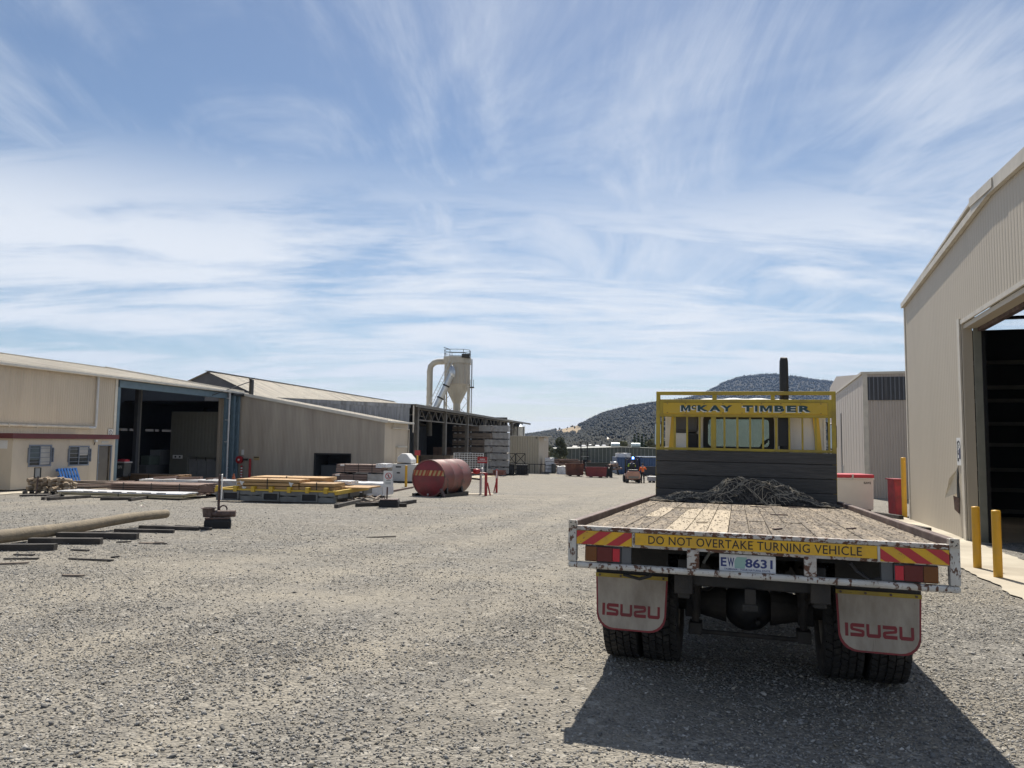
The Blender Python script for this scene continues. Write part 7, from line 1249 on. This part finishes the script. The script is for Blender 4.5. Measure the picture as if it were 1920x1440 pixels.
# trees
LEAFM = {}
def leafmat(n, c):
    if n not in LEAFM: LEAFM[n] = M(n, c, .7, var=.35, vscale=.6, dirt=tuple(x * 1.5 for x in c), damt=.4, dscale=.9)
    return LEAFM[n]
BARK = M('grey_bark', (.16, .13, .10), .9, bump=.4)
def foliage(cls, seed, per, size):
    r = np.random.default_rng(seed); P = []; 
    for c, rad_ in cls:
        n = int(per * rad_ ** 2); d = r.normal(0, 1, (n, 3)); d /= np.linalg.norm(d, axis=1)[:, None]; P.append(np.array(c) + d * np.array(rad_) * r.uniform(.55, 1.05, (n, 1)) * np.array([1, 1, .8]))
    P = np.concatenate(P); n = len(P); a = r.normal(0, 1, (n, 3)); a /= np.linalg.norm(a, axis=1)[:, None]; b = np.cross(a, r.normal(0, 1, (n, 3))); b /= np.linalg.norm(b, axis=1)[:, None]; s = size * r.uniform(.6, 1.5, (n, 1))
    V = np.stack([P - a * s, P + b * s * .6, P + a * s, P - b * s * .6], 1).reshape(-1, 3); F_ = (np.arange(n)[:, None] * 4 + np.arange(4)).tolist(); mb = MB(); mb.v = V.tolist(); mb.f = [tuple(f) for f in F_]; return mb
def tree(label, u, Y, vT, wpx, col, name='gum_tree', shape='round', seed=0, group=None, vB=None):
    b = at(u, 850, Y); z0 = G(b.x, Y) - .2; H = at(u, vT, Y).z - z0; w = wpx / FPX * Y / 2; q = random.Random(seed); t = thing(name, label, 'tree', (b.x, Y, z0), 0, group); cls = []
    tr = MB().tube([(0, 0, 0), (q.uniform(-.2, .2), 0, H * .3), (q.uniform(-.4, .4), 0, H * .75)], [H * .03, H * .022, H * .008], 8)
    if shape == 'round':
        for k in range(9):
            a = q.uniform(0, 6.28); rr2 = w * q.uniform(.2, .72); z = H * q.uniform(.38, .86); c = (rr2 * math.cos(a), rr2 * math.sin(a), z); cls.append((c, w * q.uniform(.28, .46))); tr.tube([(0, 0, H * .28), (c[0] * .5, c[1] * .5, z * .75), c], [H * .014, H * .009, H * .004], 5)
        cls.append(((0, 0, H * .86), w * .4))
    elif shape == 'poplar':
        for k in range(9): cls.append(((q.uniform(-.1, .1) * w, 0, H * (.14 + k * .098)), w * (.95 - abs(k - 3.2) * .11)))
    else:
        for k in range(6): cls.append(((q.uniform(-.6, .6) * w, q.uniform(-.4, .4) * w, H * q.uniform(.35, .75)), w * q.uniform(.35, .55)))
    part('trunk', tr, BARK, t); m_ = sum(r_ ** 2 for _, r_ in cls); part('crown', foliage(cls, seed, 4500 / max(m_, .01), max(.10, .055 * w)), leafmat(*col), t); return t
OLIVE, DKG, POP, GOLD = ('leaf_olive', (.075, .085, .045)), ('leaf_dark', (.04, .055, .03)), ('leaf_poplar', (.05, .075, .04)), ('leaf_khaki', (.12, .12, .05))
tree('tall open-crowned gum tree beyond the beige shed', 1050, 118, 818, 44, OLIVE, seed=1); tree('lower bushy gum beside the tall open-crowned one', 1030, 122, 833, 26, OLIVE, seed=2); tree('small golden-green bush below the tall gum tree', 1052, 112, 850, 20, GOLD, 'shrub', 'bush', seed=3); tree('dark rounded tree right of the tall gum, behind the green shed end', 1074, 150, 838, 20, DKG, seed=4)
for k, (u, vt, w_) in enumerate(((1190, 812, 9), (1197, 809, 8), (1204, 811, 8), (1211, 813, 8), (1222, 811, 9), (1230, 809, 9), (1238, 812, 9))): tree('slim upright poplar in the row behind the green shed', u, 190 + k, vt, w_, POP, 'poplar_tree', 'poplar', 20 + k, 'row of poplars')
for k, (u, vt, w_, c, lab) in enumerate(((1165, 827, 34, GOLD, 'broad khaki tree above the first roof ventilator'), (1145, 831, 18, DKG, 'small dark tree left of the first roof ventilator'), (1222, 822, 30, GOLD, 'khaki tree in front of the poplar row'), (1247, 824, 34, OLIVE, 'bushy olive tree seen through the headboard bars'), (1275, 826, 40, DKG, 'dark tree behind the truck cab'), (1320, 824, 50, GOLD, 'khaki tree beyond the cab window'), (1380, 826, 50, OLIVE, 'olive tree beyond the cab window'), (1440, 825, 46, DKG, 'dark tree beyond the right of the cab'), (1510, 826, 50, OLIVE, 'olive tree behind the right headboard bars'))): tree(lab, u, 170 + 3 * k, vt, w_, c, 'broad_tree', 'round', 40 + k)
for k, (u, v, w_, rc_) in enumerate(((1078, 838, 9, (.55, .53, .50)), (1032, 846, 9, (.30, .14, .11)), (1094, 836, 8, (.5, .5, .52)), (1108, 834, 7, (.62, .63, .64)), (1120, 836, 8, (.42, .45, .5)), (1132, 835, 7, (.55, .57, .6)), (1110, 829, 6, (.6, .6, .6)), (1137, 822.5, 9, (.66, .64, .6)), (1156, 820, 6, (.5, .5, .5)), (1125, 828, 6, (.5, .52, .56)), (1100, 827, 5, (.45, .46, .5)))):
    Yh = 300. + (840 - v) * 22; b = at(u, v + 3, Yh); w = w_ / FPX * Yh; h = w * .32; hs_ = thing('house', ['white-roofed', 'red-tiled', 'grey-roofed', 'bright pale', 'slate-blue roofed', 'light blue roofed', 'small pale', 'large cream', 'dull grey', 'blue-grey', 'tiny slate'][k] + ' house on the slope beyond the green shed', 'house', (b.x, Yh, b.z), .3 * ((k % 3) - 1), 'houses on the far slope')
    part('wall', MB().box((-w / 2, -w / 3, -h * 1.5), (w / 2, w / 3, h)), M('house_wall%d' % k, (.40, .37, .33) if k % 2 else (.55, .53, .50), .7), hs_); part('roof', MB().add([(-w * .56, -w * .4, h), (w * .56, -w * .4, h), (w * .56, w * .4, h), (-w * .56, w * .4, h), (-w * .4, 0, h * 1.9), (w * .4, 0, h * 1.9)], [(0, 1, 5, 4), (1, 2, 5), (2, 3, 4, 5), (3, 0, 4), (3, 2, 1, 0)]), M('house_roof%d' % k, rc_, .5), hs_)
    for x in (-.25, .2): part('window', MB().box((x * w - w * .07, -w / 3 - .05, h * .2), (x * w + w * .07, -w / 3 - .004, h * .75)), DGLASS, hs_)
# hills
def hill(name, sil, D, front, seed, clear=(), bias=0.):
    us = np.array([s[0] for s in sil], float); vs = np.array([s[1] for s in sil], float); U = np.linspace(us[0], us[-1], 150); Vv = np.interp(U, us, vs); r = np.random.default_rng(seed)
    rows = np.concatenate([np.linspace(0, 1, 26), np.linspace(1.05, 1.5, 6)]); pts = np.zeros((len(rows), len(U), 3)); colr = np.zeros((len(rows), len(U)))
    ph = r.uniform(0, 6, 6)
    for i, (u, v) in enumerate(zip(U, Vv)):
        top = at(u, v, D); dirx = top.x / D
        for j, s in enumerate(rows):
            Y = front + (D - front) * s; z = -3.5 + (top.z - 5 + 3.5) * (s ** 1.35 if s <= 1 else max(.2, 1 - (s - 1) * 1.5)); wob = (math.sin(u * .021 + ph[0] + s * 3) + .6 * math.sin(u * .055 + ph[1] - s * 5) + .4 * math.sin(u * .13 + ph[2])) * .02 * (top.z + 10) * math.sin(math.pi * min(1, s)) ; pts[j, i] = (dirx * Y, Y, z + wob)
            uu, vv = u, 0
            pj = Vector(pts[j, i]) - EYE; q = CM.transposed() @ pj; pu, pv = 960 + FPX * q.x / -q.z, 720 - FPX * q.y / -q.z
            for (cu, cv, ru, rv2) in clear:
                d = ((pu - cu) / ru) ** 2 + ((pv - cv) / rv2) ** 2 + .3 * math.sin(pu * .9) * math.sin(pv * 1.3)
                if d < 1 and s <= 1: colr[j, i] = 1
    nj, ni = len(rows), len(U); k = (np.arange(nj - 1)[:, None] * ni + np.arange(ni - 1)).ravel(); F_ = np.stack([k, k + 1, k + 1 + ni, k + ni], -1)
    me = bpy.data.meshes.new(name); me.from_pydata(pts.reshape(-1, 3).tolist(), [], F_.tolist()); me.shade_smooth(); ca = me.color_attributes.new('clearing', 'FLOAT_COLOR', 'POINT'); c4 = np.ones((nj * ni, 4), np.float32); c4[:, :3] = colr.reshape(-1, 1); ca.data.foreach_set('color', c4.ravel())
    tag(link(name, me, HILLM), kind='structure')
    # woodland: many small crowns standing on the slope
    n = 30000; fj = r.uniform(0, nj - 7.01, n) ** 1.0; fi = r.uniform(0, ni - 1.01, n); fj[:3200] = 25 - r.uniform(0, .5, 3200); j0, i0 = fj.astype(int), fi.astype(int); a, b = (fj - j0)[:, None], (fi - i0)[:, None]
    P = (pts[j0, i0] * (1 - a) + pts[j0 + 1, i0] * a) * (1 - b) + (pts[j0, i0 + 1] * (1 - a) + pts[j0 + 1, i0 + 1] * a) * b; cl = colr[j0, i0]; keep = (cl < .5) | (r.uniform(0, 1, n) < .04); P = P[keep]; n = len(P)
    base = np.array([[1, 0, 0], [.3, .9, .1], [-.8, .6, 0], [-.8, -.6, .1], [.3, -.9, 0], [0, 0, 1.25], [0, 0, -1.2]], float); tri = np.array([[i, (i + 1) % 5, 5] for i in range(5)] + [[(i + 1) % 5, i, 6] for i in range(5)])
    R = r.uniform(1.5, 3.4, n) * D / 2000; V = base[None] * r.uniform(.6, 1.3, (n, 7, 1)) * R[:, None, None]; V += P[:, None, :]; V[..., 2] += (R * .75)[:, None]
    me = bpy.data.meshes.new(name + '_trees'); T = (tri[None] + (np.arange(n) * 7)[:, None, None]).reshape(-1, 3); me.vertices.add(n * 7); me.vertices.foreach_set('co', V.reshape(-1)); me.loops.add(len(T) * 3); me.loops.foreach_set('vertex_index', T.reshape(-1).astype(np.int32)); me.polygons.add(len(T)); me.polygons.foreach_set('loop_start', np.arange(0, len(T) * 3, 3, dtype=np.int32)); me.update(calc_edges=True); me.shade_smooth()
    g = r.choice(4, n, p=[.4, .3, .2, .1]); pal = np.array([[.012, .015, .012], [.014, .017, .013], [.017, .019, .014], [.022, .022, .017]]); C4 = np.ones((n, 7, 4), np.float32); C4[..., :3] = (pal[g] * r.uniform(.8, 1.15, (n, 1)))[:, None, :]; ca = me.color_attributes.new('stone', 'FLOAT_COLOR', 'POINT'); ca.data.foreach_set('color', C4.ravel())
    tag(link('woodland', me, STONE), 'dark eucalypt woodland covering the ' + ('lower near hill' if D < 2000 else 'higher far hill'), 'woodland', kind='stuff')
m = bpy.data.materials.new('hill_ground'); m.use_nodes = True; N, L = m.node_tree.nodes, m.node_tree.links; HILLM = m
an = N.new('ShaderNodeAttribute'); an.attribute_name = 'clearing'; nz_ = N.new('ShaderNodeTexNoise'); nz_.inputs['Scale'].default_value = .02; geo = N.new('ShaderNodeNewGeometry'); L.new(geo.outputs['Position'], nz_.inputs['Vector']); mx1 = N.new('ShaderNodeMix'); mx1.data_type = 'RGBA'; mx1.inputs[6].default_value = (.020, .022, .017, 1); mx1.inputs[7].default_value = (.034, .031, .022, 1); L.new(nz_.outputs[0], mx1.inputs[0]); mx2 = N.new('ShaderNodeMix'); mx2.data_type = 'RGBA'; mx2.inputs[7].default_value = (.30, .225, .13, 1); L.new(an.outputs['Fac'], mx2.inputs[0]); L.new(mx1.outputs[2], mx2.inputs[6]); L.new(mx2.outputs[2], N['Principled BSDF'].inputs['Base Color']); N['Principled BSDF'].inputs['Roughness'].default_value = 1
hill('near_hill', [(820, 828), (900, 825), (940, 821), (985, 812), (1040, 803), (1080, 794), (1100, 786), (1130, 771), (1180, 758), (1230, 751), (1290, 743), (1340, 746), (1400, 753), (1480, 766), (1560, 776), (1700, 790), (1900, 800), (2200, 812)], 1500., 420., 5, ((1060, 805, 30, 10), (1140, 826, 18, 6)))
hill('far_hill', [(1050, 815), (1130, 800), (1200, 777), (1285, 747), (1325, 734), (1360, 714), (1400, 703), (1450, 700), (1500, 706), (1530, 711), (1570, 715), (1640, 730), (1750, 760), (1900, 790), (2200, 810)], 2700., 1600., 6)
# haze: the air between here and the hills
hz_ = MB().box((-4600, -4600, -6), (4600, 4600, 420)); hzo = part('haze', hz_, None); tag(hzo, 'thin pale summer haze between the yard and the hills', 'haze', kind='stuff')
m = bpy.data.materials.new('haze'); m.use_nodes = True; m.node_tree.nodes.clear(); pv = m.node_tree.nodes.new('ShaderNodeVolumePrincipled'); pv.inputs['Color'].default_value = (.42, .62, 1.0, 1); pv.inputs['Density'].default_value = .00008; mo_ = m.node_tree.nodes.new('ShaderNodeOutputMaterial'); m.node_tree.links.new(pv.outputs[0], mo_.inputs['Volume']); hzo.data.materials.append(m)
